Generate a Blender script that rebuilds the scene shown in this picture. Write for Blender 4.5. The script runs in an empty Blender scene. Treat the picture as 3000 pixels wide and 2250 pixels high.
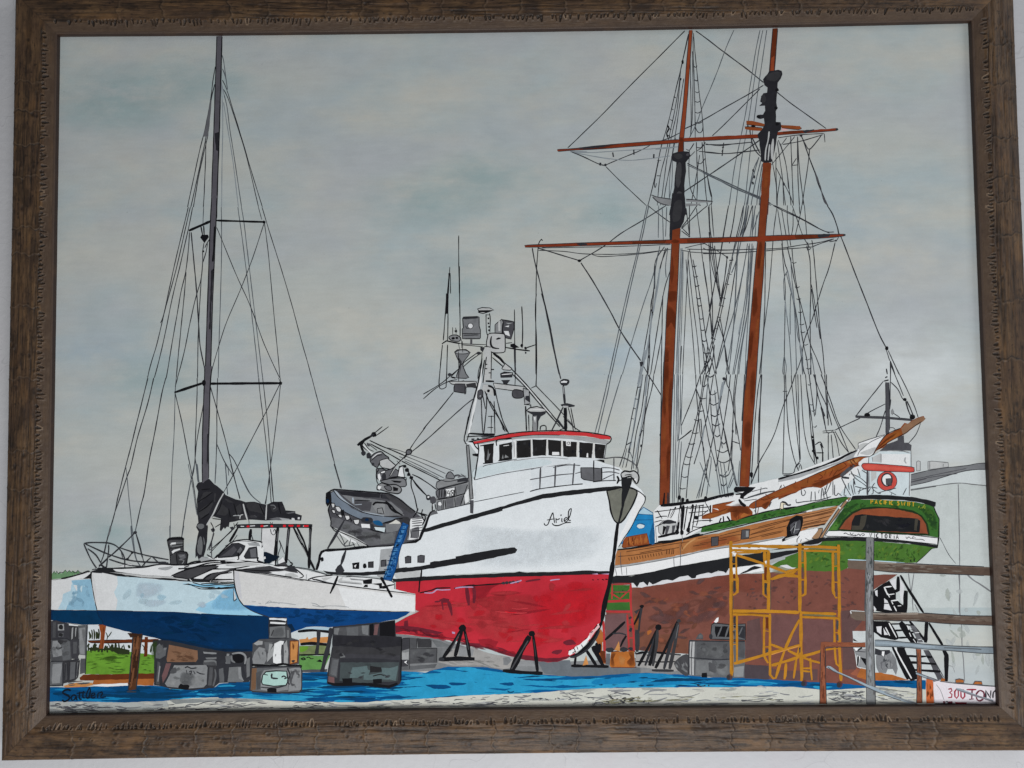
# A framed watercolour of a boatyard hanging on a plastered wall.
# Units: metres; the painting is a 762 x 560 mm sheet, its paint layers are laid
# in millimetres on that sheet (x right, z up from the sheet's centre).
import bpy, math, random
import numpy as np
from mathutils import Vector, Euler
from mathutils.geometry import delaunay_2d_cdt

C = bpy.context.scene.collection
SC = bpy.context.scene
R = math.radians
MM = .001
CENTRE = Vector((0, 0, 1.50))            # centre of the sheet in the room

# ------------------------------------------------------------------ camera, light, exposure
cam = bpy.data.cameras.new('camera'); cam_o = bpy.data.objects.new('camera', cam); C.objects.link(cam_o)
cam.sensor_width = 36; cam.lens = 28.8; cam.clip_start = .01; cam.clip_end = 50
cam_o.location = CENTRE + Vector((-.000411, -.671905, -.051035))
cam_o.rotation_euler = (R(92.84032), R(.685437), R(.360381))
SC.camera = cam_o

w = bpy.data.worlds.new('World'); SC.world = w; w.use_nodes = True
bg = w.node_tree.nodes['Background']; bg.inputs[0].default_value = (.90, .94, 1, 1); bg.inputs[1].default_value = .14

def area(name, loc, aim, sx, sy, power, col):
    l = bpy.data.lights.new(name, 'AREA'); l.shape = 'RECTANGLE'; l.size = sx; l.size_y = sy; l.energy = power; l.color = col
    o = bpy.data.objects.new(name, l); C.objects.link(o); o.location = CENTRE + Vector(loc)
    o.rotation_euler = (Vector(aim) - Vector(loc)).to_track_quat('-Z', 'Y').to_euler(); return o
area('window_light', (.10, -1.0, -.83), (.04, 0, -.15), .95, .6, 15.0, (.99, .988, .985))
area('added_side_light', (1.30, -.85, .55), (.05, 0, 0), .7, 1.1, 5.5, (.97, .985, 1))  # added lamp: brightens the right, shades the sheet beside right and top lips

vs = SC.view_settings; SC.display_settings.display_device = 'sRGB'
vs.view_transform = 'Standard'; vs.look = 'None'; vs.exposure = 0; vs.gamma = 1; vs.use_curve_mapping = False

# ------------------------------------------------------------------ materials
def lin(c):
    return tuple(((v/255+.055)/1.055)**2.4 if v > 10 else v/255/12.92 for v in c)
def new_mat(name):
    m = bpy.data.materials.new(name); m.use_nodes = True; nt = m.node_tree
    b = nt.nodes['Principled BSDF']; return m, nt, b
def nd(nt, t, **kw):
    n = nt.nodes.new(t)
    for k, v in kw.items(): setattr(n, k, v)
    return n
def noise(nt, vec, scale, detail=3, rough=.55, dim='3D'):
    n = nd(nt, 'ShaderNodeTexNoise'); n.inputs['Scale'].default_value = scale; n.inputs['Detail'].default_value = detail; n.inputs['Roughness'].default_value = rough
    nt.links.new(vec, n.inputs['Vector']); return n.outputs['Fac']
def ramp(nt, fac, a, b, ca=0, cb=1):
    n = nd(nt, 'ShaderNodeMapRange'); n.inputs[1].default_value = a; n.inputs[2].default_value = b; n.inputs[3].default_value = ca; n.inputs[4].default_value = cb
    nt.links.new(fac, n.inputs[0]); return n.outputs[0]
def mixc(nt, fac, a, b, mode='MIX'):
    n = nd(nt, 'ShaderNodeMix', data_type='RGBA', blend_type=mode)
    for s, v in ((n.inputs[0], fac), (n.inputs[6], a), (n.inputs[7], b)):
        if hasattr(v, 'is_linked'): nt.links.new(v, s)
        elif isinstance(v, (int, float)): s.default_value = v
        else: s.default_value = (*v[:3], 1)
    return n.outputs[2]
def math_(nt, op, a, b):
    n = nd(nt, 'ShaderNodeMath', operation=op)
    for s, v in ((n.inputs[0], a), (n.inputs[1], b)):
        if hasattr(v, 'is_linked'): nt.links.new(v, s)
        else: s.default_value = v
    return n.outputs[0]
def scaled(nt, vec, sc):
    n = nd(nt, 'ShaderNodeMapping'); n.inputs['Scale'].default_value = sc; nt.links.new(vec, n.inputs['Vector']); return n.outputs[0]

def pigment_group():                      # one shared watercolour: pooling, granulation, paper tooth
    g = bpy.data.node_groups.new('watercolour', 'ShaderNodeTree')
    g.interface.new_socket('Colour', in_out='INPUT', socket_type='NodeSocketColor')
    g.interface.new_socket('Pool', in_out='INPUT', socket_type='NodeSocketFloat')
    g.interface.new_socket('Scale', in_out='INPUT', socket_type='NodeSocketFloat')
    g.interface.new_socket('Colour', in_out='OUTPUT', socket_type='NodeSocketColor')
    g.interface.new_socket('Normal', in_out='OUTPUT', socket_type='NodeSocketVector')
    i = g.nodes.new('NodeGroupInput'); o = g.nodes.new('NodeGroupOutput')
    tc = g.nodes.new('ShaderNodeTexCoord').outputs['Object']
    n1 = nd(g, 'ShaderNodeTexNoise'); n1.inputs['Detail'].default_value = 4; n1.inputs['Roughness'].default_value = .6; n1.inputs['Distortion'].default_value = .7
    g.links.new(tc, n1.inputs['Vector']); g.links.new(i.outputs['Scale'], n1.inputs['Scale'])
    pool = ramp(g, n1.outputs['Fac'], .28, .72, -1, 1)
    gran = ramp(g, noise(g, tc, 900, 2), .3, .7, -1, 1)
    tooth = noise(g, tc, 620, 2, .5)
    k = math_(g, 'MULTIPLY', pool, i.outputs['Pool'])
    k = math_(g, 'ADD', k, math_(g, 'MULTIPLY', gran, .055))
    k = math_(g, 'ADD', k, 1.0)
    v = nd(g, 'ShaderNodeVectorMath', operation='SCALE'); g.links.new(i.outputs['Colour'], v.inputs[0]); g.links.new(k, v.inputs['Scale'])
    g.links.new(v.outputs[0], o.inputs['Colour'])
    bp = nd(g, 'ShaderNodeBump'); bp.inputs['Strength'].default_value = .22; bp.inputs['Distance'].default_value = .0004; g.links.new(tooth, bp.inputs['Height'])
    g.links.new(bp.outputs[0], o.inputs['Normal'])
    return g
WC = pigment_group()
K = .80                                   # how bright the sky wash is seen against its albedo
def pigment(name, srgb, pool=.12, scale=70., rough=.85, spec=.12, wet=False):
    m, nt, b = new_mat(name); g = nt.nodes.new('ShaderNodeGroup'); g.node_tree = WC
    g.inputs['Colour'].default_value = (*[v for v in lin(srgb)], 1); g.inputs['Pool'].default_value = pool; g.inputs['Scale'].default_value = scale
    nt.links.new(g.outputs['Colour'], b.inputs['Base Color']); nt.links.new(g.outputs['Normal'], b.inputs['Normal'])
    b.inputs['Roughness'].default_value = rough; b.inputs['Specular IOR Level'].default_value = spec
    if wet:                                # a wash thins out to bare paper towards its edge
        b.inputs['Specular IOR Level'].default_value = spec
        a = nd(nt, 'ShaderNodeAttribute', attribute_name='wet').outputs['Fac']; tc = nd(nt, 'ShaderNodeTexCoord').outputs['Object']
        a = math_(nt, 'MULTIPLY', a, ramp(nt, noise(nt, tc, 170, 3), .25, .65, .45, 1.0)); nt.links.new(a, b.inputs['Alpha'])
    return m

PAL = {  # pigment: colour of the dry paint, pooling, pool size
 'ink': (18, 18, 22, .10, 110), 'ink2': (48, 49, 54, .15, 110), 'ink3': (71, 74, 78, .15, 110), 'rig': (86, 92, 98, .15, 110), 'rigl': (136, 144, 150, .15, 110), 'black': (31, 32, 35, .18, 110), 'blackb': (29, 30, 39, .2, 110), 'blackw': (27, 29, 32, .2, 110), 'blk2': (39, 39, 44, .22, 110), 'winblack': (33, 32, 33, .2, 110),
 'g45': (54, 54, 57, .2, 110), 'g55': (67, 67, 70, .2, 110), 'g55b': (67, 64, 56, .2, 110), 'g60': (76, 76, 81, .2, 110), 'g75': (99, 100, 104, .18, 110), 'g80': (107, 109, 111, .18, 110), 'g85': (103, 106, 108, .18, 110), 'g95': (120, 122, 125, .16, 110), 'g95b': (114, 115, 106, .18, 110), 'g110': (136, 138, 140, .14, 110), 'g120': (144, 146, 148, .12, 110), 'g130': (161, 164, 166, .12, 110), 'g150': (187, 189, 189, .1, 110), 'g170': (208, 209, 210, .08, 110),
 'b45': (37, 37, 39, .2, 110), 'b55': (55, 55, 58, .2, 110), 'b60': (59, 59, 64, .2, 110), 'b75': (76, 77, 80, .2, 110), 'b80': (81, 82, 85, .2, 110), 'b95': (94, 96, 99, .2, 60), 'b110': (112, 114, 116, .18, 110), 'b130': (134, 136, 138, .18, 60), 'b150': (155, 157, 158, .14, 110), 'b170': (168, 169, 170, .12, 110),
 'white': (228, 229, 230, .03, 110), 'white2': (223, 225, 226, .04, 110), 'white3': (211, 212, 215, .05, 110), 'hullwhite': (220, 225, 228, .04, 110), 'hullgreyl': (214, 220, 224, .06, 110),  'hullw1': (216, 218, 219, .05, 110), 'hullw2': (210, 210, 209, .04, 110), 'hullw3': (198, 199, 203, .06, 110), 'gapwhite': (211, 217, 221, .06, 110), 'cream': (219, 210, 186, .06, 110), 'cream2': (211, 211, 209, .06, 110), 'signw': (218, 212, 218, .04, 110), 'pinkish': (218, 177, 179, .1, 110),
 'treegreen': (106, 143, 105, .2, 110), 'wallgrey': (191, 198, 197, .06, 110), 'wallwhite': (201, 208, 209, .05, 110), 'wallwhite2': (194, 200, 201, .06, 110), 'wallstain': (178, 185, 179, .06, 110), 'sky2': (172, 196, 208, .06, 110), 'skyw': (203, 215, 219, .06, 110),
 'conc': (124, 126, 128, .14, 110), 'conc2': (133, 134, 131, .14, 110), 'concb': (101, 107, 113, .14, 110), 'conclight': (155, 153, 151, .12, 110), 'sand': (194, 195, 186, .08, 40), 'sandg': (165, 169, 167, .12, 40), 'sandg2': (132, 137, 137, .14, 110), 'sandl': (207, 206, 199, .06, 110), 'khaki': (149, 147, 120, .14, 110), 'khakid': (110, 108, 79, .16, 110),
 'water': (0, 84, 137, .22, 45), 'waterl': (39, 145, 188, .14, 110), 'waterl2': (19, 121, 172, .14, 110), 'waterd': (0, 68, 116, .16, 110), 'waterdd': (0, 55, 91, .18, 110),
 'grass': (101, 148, 49, .2, 110), 'grassd': (75, 114, 39, .22, 110), 'grassd2': (58, 85, 28, .25, 110), 'bushd': (42, 51, 29, .25, 110), 'green3': (114, 128, 86, .25, 110), 'green4': (93, 141, 76, .18, 110), 'green': (55, 101, 43, .2, 90), 'greend': (40, 73, 38, .22, 110), 'greendd': (31, 48, 27, .2, 110), 'greenl': (74, 117, 49, .18, 110), 'green2': (71, 110, 44, .2, 110), 'green2d': (55, 89, 38, .22, 110), 'green2l': (93, 134, 65, .18, 110), 'green2y': (108, 140, 52, .18, 110),
 'rust': (141, 73, 37, .2, 110), 'rustd': (97, 46, 22, .22, 110), 'rusto': (162, 96, 47, .18, 110), 'rusto2': (191, 133, 77, .16, 110), 'rusto3': (172, 102, 45, .18, 110), 'rustw': (133, 71, 48, .16, 110), 'rustw2': (141, 75, 47, .16, 110), 'rustp': (136, 80, 57, .16, 110), 'rustpd': (113, 62, 44, .18, 110), 'rustpl': (162, 98, 68, .14, 110), 'rustp2': (187, 96, 53, .18, 110), 'brown': (138, 104, 80, .16, 110), 'wood': (167, 110, 65, .16, 90), 'woodr': (160, 86, 49, .14, 110), 'wood2': (155, 122, 92, .14, 110), 'wood3': (172, 120, 79, .14, 110), 'woodd': (92, 56, 33, .2, 110), 'woodl': (186, 138, 90, .14, 110),
 'mastr': (146, 68, 38, .16, 110), 'mastr2': (123, 58, 31, .18, 110), 'mastd': (99, 43, 20, .18, 110), 'mastl': (151, 80, 41, .16, 110), 'yard': (129, 53, 28, .18, 110), 'mastgrey': (92, 90, 97, .16, 110), 'timber': (84, 52, 32, .2, 110), 'timberd': (56, 34, 21, .2, 110), 'timberl': (113, 73, 48, .2, 110), 'timberb': (115, 86, 64, .2, 110), 'plywood': (125, 93, 72, .14, 110), 'plywoodd': (105, 74, 56, .16, 110), 'plywoodl': (139, 106, 83, .14, 110),
 'maroon': (117, 72, 62, .14, 110), 'maroon2': (140, 78, 64, .14, 110), 'maroon3': (107, 74, 72, .14, 110), 'maroonb': (112, 71, 56, .16, 110), 'maroond': (93, 69, 68, .14, 110), 'maroond2': (72, 63, 68, .14, 110), 'maroonl': (145, 86, 65, .14, 110), 'maroonp': (108, 80, 81, .14, 110),
 'red': (184, 42, 55, .14, 45), 'redl': (191, 60, 66, .12, 110), 'redb': (200, 31, 44, .12, 110), 'redd': (149, 32, 44, .14, 110), 'redd2': (104, 32, 45, .2, 110), 'redm': (172, 49, 55, .12, 110), 'redtop': (199, 54, 58, .1, 110), 'redl2': (212, 30, 42, .1, 110), 'rtower': (173, 53, 54, .12, 110), 'ringred': (194, 76, 68, .12, 110), 'ringred2': (204, 89, 76, .12, 110), 'signred': (151, 48, 65, .15, 110), 'signred2': (103, 46, 60, .2, 110),
 'lblue': (191, 213, 222, .06, 110), 'lblue2': (194, 209, 220, .05, 110), 'lblue3': (152, 201, 226, .08, 110), 'lblue4': (136, 192, 221, .1, 110), 'lblue5': (176, 209, 224, .06, 110), 'lblue6': (141, 183, 206, .08, 110), 'lblue7': (179, 208, 222, .06, 110), 'lblue8': (156, 195, 215, .07, 110), 'navy': (0, 44, 82, .16, 45), 'navy2': (0, 50, 85, .16, 110), 'navy3': (5, 57, 105, .16, 110), 'navyd': (4, 36, 64, .2, 110), 'navyf': (7, 63, 120, .16, 45), 'navyf2': (14, 78, 142, .16, 110), 'navyblk': (10, 24, 39, .15, 110), 'blue': (24, 81, 143, .18, 110), 'bluel': (70, 126, 173, .14, 110), 'bluegrey': (114, 125, 138, .12, 110), 'bluegreyl': (164, 174, 184, .08, 110), 'shedblue': (33, 126, 182, .14, 110), 'shedroof': (167, 196, 211, .08, 110), 'shedd': (23, 87, 134, .16, 110), 'slate': (66, 74, 76, .18, 110), 'slatel': (89, 107, 109, .14, 110), 'mint': (169, 202, 195, .07, 110), 'lilac': (172, 147, 179, .12, 110),
 'yellow': (176, 121, 34, .14, 120), 'yellow2': (184, 128, 36, .12, 110), 'yellowd': (134, 90, 27, .16, 110), 'orangepale': (202, 140, 72, .12, 110), 'gold': (200, 160, 46, .14, 110), 'gold2': (136, 148, 53, .14, 110), 'postg': (121, 123, 124, .14, 110), 'postgl': (143, 147, 151, .12, 110), 'postgd': (99, 96, 96, .16, 110), 'board': (105, 91, 81, .16, 110), 'boardd': (90, 74, 65, .16, 110), 'boardl': (146, 136, 126, .12, 110), 'pipeg': (129, 141, 150, .12, 110), 'pipegl': (146, 160, 170, .1, 110), 'pipeg2': (119, 117, 124, .14, 110),
}
MATS = {}
WASH = {'redl', 'redb', 'redd', 'redm', 'maroon2', 'maroond', 'maroonb', 'maroonl', 'maroon3', 'maroon', 'hullshade', 'hullgreyl', 'lblue', 'lblue2', 'lblue3', 'lblue4', 'lblue5', 'lblue6', 'lblue8', 'navy', 'navy2', 'navy3', 'navyd', 'navyf', 'navyf2', 'mastd', 'mastl', 'greend', 'greenl', 'green2d', 'green2l', 'green2y', 'rusto', 'rustd', 'rusto2', 'rusto3', 'woodr', 'board', 'boardd', 'boardl', 'postgd', 'postgl', 'slate', 'slatel', 'plywoodd', 'plywoodl', 'timberd', 'timberl', 'rustpd', 'rustpl', 'sandg', 'sandl', 'khaki', 'khakid', 'wallstain', 'wallwhite', 'wallwhite2', 'grassd', 'grassd2', 'conc2', 'conclight', 'g130', 'g110', 'g95', 'g75', 'blk2', 'g55', 'g60', 'g80', 'blackb', 'g45', 'hullw3', 'g150', 'b45', 'b55', 'b60', 'b75', 'b80', 'b95', 'b110', 'b130', 'b150', 'redd2'}
BLOCKS = {'g45', 'g55', 'g60', 'g75', 'g80', 'g95', 'g110', 'g130', 'g150', 'blk2', 'blackb', 'b45', 'b55', 'b60', 'b75', 'b80', 'redd2'}   # greys are soft only where they mottle
SC.cycles.transparent_max_bounces = 64
def paint(name):
    if name not in MATS:
        f = PAL[name.strip('~')]; MATS[name] = pigment('paint_' + name.replace('~', '_wash'), f[:3], f[3], f[4], wet='~' in name)
    return MATS[name]

def sky_material():
    m, nt, b = new_mat('paint_sky'); tc = nd(nt, 'ShaderNodeTexCoord').outputs['Object']
    st = scaled(nt, tc, (1, 1, 2.3))
    warp = noise(nt, st, 8, 6, .62); soft = noise(nt, st, 16, 5, .62)
    col = mixc(nt, ramp(nt, warp, .38, .62), lin(SKY['warm']), lin(SKY['cool']))
    col = mixc(nt, ramp(nt, noise(nt, st, 5.5, 3), .46, .68), col, lin(SKY['lav']))
    for x, z, rx, rz, k, cn in BLOBS:      # cloud washes where the painter laid them
        mp = nd(nt, 'ShaderNodeMapping', vector_type='TEXTURE'); mp.inputs['Location'].default_value = (x*MM, 0, z*MM); mp.inputs['Scale'].default_value = (rx*MM, 1, rz*MM)
        nt.links.new(tc, mp.inputs['Vector'])
        gr = nd(nt, 'ShaderNodeTexGradient', gradient_type='SPHERICAL'); nt.links.new(mp.outputs[0], gr.inputs[0])
        f = math_(nt, 'MULTIPLY', gr.outputs['Fac'], ramp(nt, soft, .34, .62, .3, 1.7))
        f = math_(nt, 'MINIMUM', math_(nt, 'MULTIPLY', f, 1.2*k), .88)
        col = mixc(nt, f, col, lin(SKY[cn]))
    stroke = noise(nt, scaled(nt, tc, (1, 1, 7)), 45, 3)
    gran = noise(nt, tc, 900, 2)
    mott = noise(nt, scaled(nt, tc, (1, 1, 1.7)), 38, 5, .65)
    kk = math_(nt, 'ADD', math_(nt, 'ADD', math_(nt, 'MULTIPLY', ramp(nt, stroke, .3, .7, -1, 1), .03), math_(nt, 'MULTIPLY', ramp(nt, mott, .32, .68, -1, 1), .055)), math_(nt, 'MULTIPLY', ramp(nt, gran, .3, .7, -1, 1), .03))
    speck = ramp(nt, noise(nt, tc, 330, 1), .225, .20, 0, -.22)
    kk = math_(nt, 'ADD', math_(nt, 'ADD', kk, speck), 1/K)
    v = nd(nt, 'ShaderNodeVectorMath', operation='SCALE'); nt.links.new(col, v.inputs[0]); nt.links.new(kk, v.inputs['Scale'])
    nt.links.new(v.outputs[0], b.inputs['Base Color'])
    bp = nd(nt, 'ShaderNodeBump'); bp.inputs['Strength'].default_value = .22; bp.inputs['Distance'].default_value = .0004
    nt.links.new(noise(nt, tc, 620, 2, .5), bp.inputs['Height']); nt.links.new(bp.outputs[0], b.inputs['Normal'])
    b.inputs['Roughness'].default_value = .85; b.inputs['Specular IOR Level'].default_value = .12
    return m
SKY = dict(warm=(174, 175, 169), cool=(158, 169, 171), lav=(162, 167, 170), teal=(140, 157, 158), blue=(151, 165, 173), white=(189, 194, 195))
BLOBS = [(-333, 225, 74, 35, 0.90, 'teal'), (-267, 241, 65, 28, 0.50, 'teal'), (-243, 166, 52, 28, 0.50, 'warm'), (-178, 209, 61, 33, 0.35, 'lav'),
         (-70, 137, 74, 33, 0.55, 'teal'), (-23, 155, 69, 28, 0.50, 'teal'), (-51, 70, 52, 28, 0.55, 'teal'), (-135, 176, 87, 28, 0.50, 'lav'),
         (15, 202, 65, 23, 0.50, 'lav'), (52, 84, 74, 33, 0.70, 'warm'), (-158, 56, 87, 37, 0.45, 'warm'), (-328, 89, 74, 28, 0.50, 'warm'),
         (-350, 13, 65, 23, 0.50, 'blue'), (-300, -10, 69, 28, 0.45, 'teal'), (-212, -11, 61, 28, 0.45, 'lav'), (-90, -62, 65, 37, 0.50, 'warm'),
         (-136, -88, 52, 28, 0.50, 'teal'), (81, 7, 61, 37, 0.55, 'blue'), (68, -45, 52, 28, 0.55, 'warm'), (185, 67, 61, 37, 0.35, 'white'),
         (263, 116, 87, 28, 0.40, 'blue'), (303, 182, 74, 33, 0.30, 'warm'), (338, 81, 69, 33, 0.40, 'lav'), (316, -10, 96, 56, 0.60, 'white'),
         (351, -78, 69, 47, 0.50, 'white'), (145, -27, 69, 94, 0.60, 'white'), (219, -66, 69, 47, 0.50, 'white'), (-310, -86, 87, 56, 0.50, 'warm'),
         (-332, -134, 65, 28, 0.45, 'teal'), (-158, -136, 61, 37, 0.50, 'warm'), (-181, 240, 52, 23, 0.40, 'warm'), (104, 224, 74, 37, 0.40, 'lav'),
         (71, 123, 65, 18, 0.45, 'teal'), (49, 186, 48, 14, 0.50, 'lav'), (-281, 58, 43, 33, 0.35, 'warm')]

# ------------------------------------------------------------------ object helpers
def put(name, verts, faces, mats, parent=None, loc=(0, 0, 0), fmats=None, smooth=False):
    me = bpy.data.meshes.new(name); me.from_pydata(verts, [], faces)
    for m in mats: me.materials.append(m)
    if fmats is not None: me.polygons.foreach_set('material_index', fmats)
    if smooth: me.polygons.foreach_set('use_smooth', [True]*len(me.polygons))
    me.update(); o = bpy.data.objects.new(name, me); C.objects.link(o); o.parent = parent; o.location = loc
    return o
def empty(name, loc=(0, 0, 0), parent=None):
    o = bpy.data.objects.new(name, None); o.empty_display_size = .05; C.objects.link(o); o.parent = parent; o.location = loc; return o

# ------------------------------------------------------------------ wall
def wall_material():
    m, nt, b = new_mat('wall_plaster'); tc = nd(nt, 'ShaderNodeTexCoord').outputs['Object']
    col = mixc(nt, ramp(nt, noise(nt, tc, 4, 4), .35, .65), lin((191, 192, 196)), lin((198, 198, 200)))
    col = mixc(nt, ramp(nt, noise(nt, tc, 13, 3), .55, .75, 0, .5), col, lin((192, 185, 189)))
    hair = nd(nt, 'ShaderNodeTexVoronoi', feature='DISTANCE_TO_EDGE'); hair.inputs['Scale'].default_value = 26
    wob = nd(nt, 'ShaderNodeVectorMath', operation='ADD'); nn = nd(nt, 'ShaderNodeTexNoise'); nn.inputs['Scale'].default_value = 22; nt.links.new(tc, nn.inputs['Vector'])
    sc = nd(nt, 'ShaderNodeVectorMath', operation='SCALE'); sc.inputs['Scale'].default_value = .09; nt.links.new(nn.outputs['Color'], sc.inputs[0])
    nt.links.new(tc, wob.inputs[0]); nt.links.new(sc.outputs[0], wob.inputs[1]); nt.links.new(wob.outputs[0], hair.inputs['Vector'])
    line = ramp(nt, hair.outputs['Distance'], .0, .012, 1, 0)
    line = math_(nt, 'MULTIPLY', line, ramp(nt, noise(nt, tc, 30, 2), .5, .6))
    bp = nd(nt, 'ShaderNodeBump'); bp.inputs['Strength'].default_value = .35; bp.inputs['Distance'].default_value = .0015
    h = math_(nt, 'ADD', noise(nt, tc, 150, 3), math_(nt, 'MULTIPLY', line, .35)); nt.links.new(h, bp.inputs['Height'])
    nt.links.new(bp.outputs[0], b.inputs['Normal']); nt.links.new(mixc(nt, math_(nt, 'MULTIPLY', line, .22), col, lin((150, 148, 150))), b.inputs['Base Color'])
    b.inputs['Roughness'].default_value = .7; b.inputs['Specular IOR Level'].default_value = .3
    return m
WALL_Y = 12*MM
wl = put('wall', [(-2, WALL_Y, 0), (2, WALL_Y, 0), (2, WALL_Y, 2.7), (-2, WALL_Y, 2.7), (-2, WALL_Y+.12, 0), (2, WALL_Y+.12, 0), (2, WALL_Y+.12, 2.7), (-2, WALL_Y+.12, 2.7)],
         [(0, 1, 2, 3), (5, 4, 7, 6), (4, 0, 3, 7), (1, 5, 6, 2), (3, 2, 6, 7), (4, 5, 1, 0)], [wall_material()])
wl['kind'] = 'structure'; wl['label'] = 'pale lavender grey plastered wall behind the picture'

# ------------------------------------------------------------------ the framed painting
BASE = CENTRE + Vector((0, WALL_Y, -.316))
pic = empty('framed_painting', BASE)
pic['label'] = 'framed boatyard watercolour in a wide brown bamboo textured wooden frame'; pic['category'] = 'painting'
OFF = CENTRE - BASE                        # sheet centre seen from the thing's base

# frame rails: height above the sheet, u = distance outwards from the sight edge (mm)
HW, HH = 381.0, 279.8
rng = np.random.default_rng(11)
def fbm(x, y, seed, oct=4, per=1.0):
    r = np.random.default_rng(seed); out = 0; a = 1.; tot = 0
    for o in range(oct):
        n = 64; g = r.random((n, n)); X = (x*per) % n; Y = (y*per) % n
        i = np.floor(X).astype(int); j = np.floor(Y).astype(int); fx = X-i; fy = Y-j; fx = fx*fx*(3-2*fx); fy = fy*fy*(3-2*fy)
        i2 = (i+1) % n; j2 = (j+1) % n
        out = out + a*(g[i, j]*(1-fx)*(1-fy)+g[i2, j]*fx*(1-fy)+g[i, j2]*(1-fx)*fy+g[i2, j2]*fx*fy); tot += a; a *= .5; per *= 2.03
    return out/tot
def sag(x, z):                             # the old rails bow slightly inwards
    dz = np.where(z > 0, -2.2*(1-(x/415)**2)*np.clip(z/280, 0, 1), 1.7*(1-(x/415)**2)*np.clip(-z/280, 0, 1))
    dx = np.where(x > 0, -.9*(1-(z/315)**2)*np.clip(x/381, 0, 1), .3*(1-(z/315)**2)*np.clip(-x/381, 0, 1))
    return x+dx, z+dz
def grid_mesh(name, P, mat, parent, attrs):
    nu, ns = P.shape[:2]; me = bpy.data.meshes.new(name); V = P.reshape(-1, 3)*MM
    idx = np.arange(nu*ns).reshape(nu, ns); q = np.stack([idx[:-1, :-1], idx[:-1, 1:], idx[1:, 1:], idx[1:, :-1]], -1).reshape(-1, 4)
    me.vertices.add(len(V)); me.vertices.foreach_set('co', V.ravel().astype(np.float32))
    me.loops.add(q.size); me.polygons.add(len(q)); me.loops.foreach_set('vertex_index', q.ravel().astype(np.int32))
    me.polygons.foreach_set('loop_start', np.arange(0, q.size, 4, dtype=np.int32)); me.polygons.foreach_set('loop_total', np.full(len(q), 4, np.int32))
    me.update(calc_edges=True); me.validate()
    for k, a in attrs.items():
        if a.ndim == 3:
            at = me.attributes.new(k, 'FLOAT_VECTOR', 'POINT'); at.data.foreach_set('vector', a.reshape(-1, 3).ravel().astype(np.float32))
        else:
            at = me.attributes.new(k, 'FLOAT', 'POINT'); at.data.foreach_set('value', a.ravel().astype(np.float32))
    me.polygons.foreach_set('use_smooth', np.ones(len(q), bool)); me.materials.append(mat)
    o = bpy.data.objects.new(name, me); C.objects.link(o); o.parent = parent; return o

def frame_material(name, c1, c2, c3, rough, streak=1.0):
    m, nt, b = new_mat(name); at = nd(nt, 'ShaderNodeAttribute', attribute_name='along').outputs['Vector']
    darken = nd(nt, 'ShaderNodeAttribute', attribute_name='darken').outputs['Fac']; pale = nd(nt, 'ShaderNodeAttribute', attribute_name='pale').outputs['Fac']
    st = scaled(nt, at, (.018, .5, 1)); fine = scaled(nt, at, (.10, .95, 1)); pat = scaled(nt, at, (.045, .07, 1))
    col = mixc(nt, ramp(nt, noise(nt, pat, 1, 5, .62), .38, .64), lin(c1), lin(c2))
    col = mixc(nt, math_(nt, 'MULTIPLY', ramp(nt, noise(nt, st, 1, 5, .6), .45, .68), .75*streak), col, lin(c3))
    col = mixc(nt, math_(nt, 'MULTIPLY', ramp(nt, noise(nt, fine, 1, 5, .75), .50, .66), .75*streak), col, lin((34, 25, 19)))
    spots = ramp(nt, noise(nt, scaled(nt, at, (.22, .34, 1)), 1, 3, .5), .60, .68)
    col = mixc(nt, math_(nt, 'MULTIPLY', spots, .7*streak), col, lin((36, 26, 20)))
    warm = ramp(nt, noise(nt, scaled(nt, at, (.03, .1, 1)), 1.0, 4), .56, .72)
    col = mixc(nt, math_(nt, 'MULTIPLY', warm, .55*streak), col, lin((118, 86, 52)))
    old = ramp(nt, noise(nt, scaled(nt, at, (.028, .10, 1)), 1.0, 6, .7), .56, .66)          # worn dark patches
    col = mixc(nt, math_(nt, 'MULTIPLY', old, .72*streak), col, lin((38, 29, 23)))
    col = mixc(nt, darken, col, lin((24, 18, 15))); col = mixc(nt, pale, col, lin((150, 128, 106)))
    nt.links.new(col, b.inputs['Base Color']); b.inputs['Roughness'].default_value = rough; b.inputs['Specular IOR Level'].default_value = .35
    bp = nd(nt, 'ShaderNodeBump'); bp.inputs['Strength'].default_value = .5; bp.inputs['Distance'].default_value = .0006
    nt.links.new(noise(nt, fine, 1, 4, .7), bp.inputs['Height']); nt.links.new(bp.outputs[0], b.inputs['Normal'])
    return m
FM = frame_material('frame_bamboo_brown', (76, 57, 42), (103, 79, 54), (50, 38, 29), .5)
FB = frame_material('frame_band_grey_brown', (76, 60, 48), (88, 71, 56), (60, 47, 38), .5, .35)
FE = frame_material('frame_sight_edge_dark', (52, 38, 33), (60, 45, 38), (40, 29, 25), .5, .3)

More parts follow.
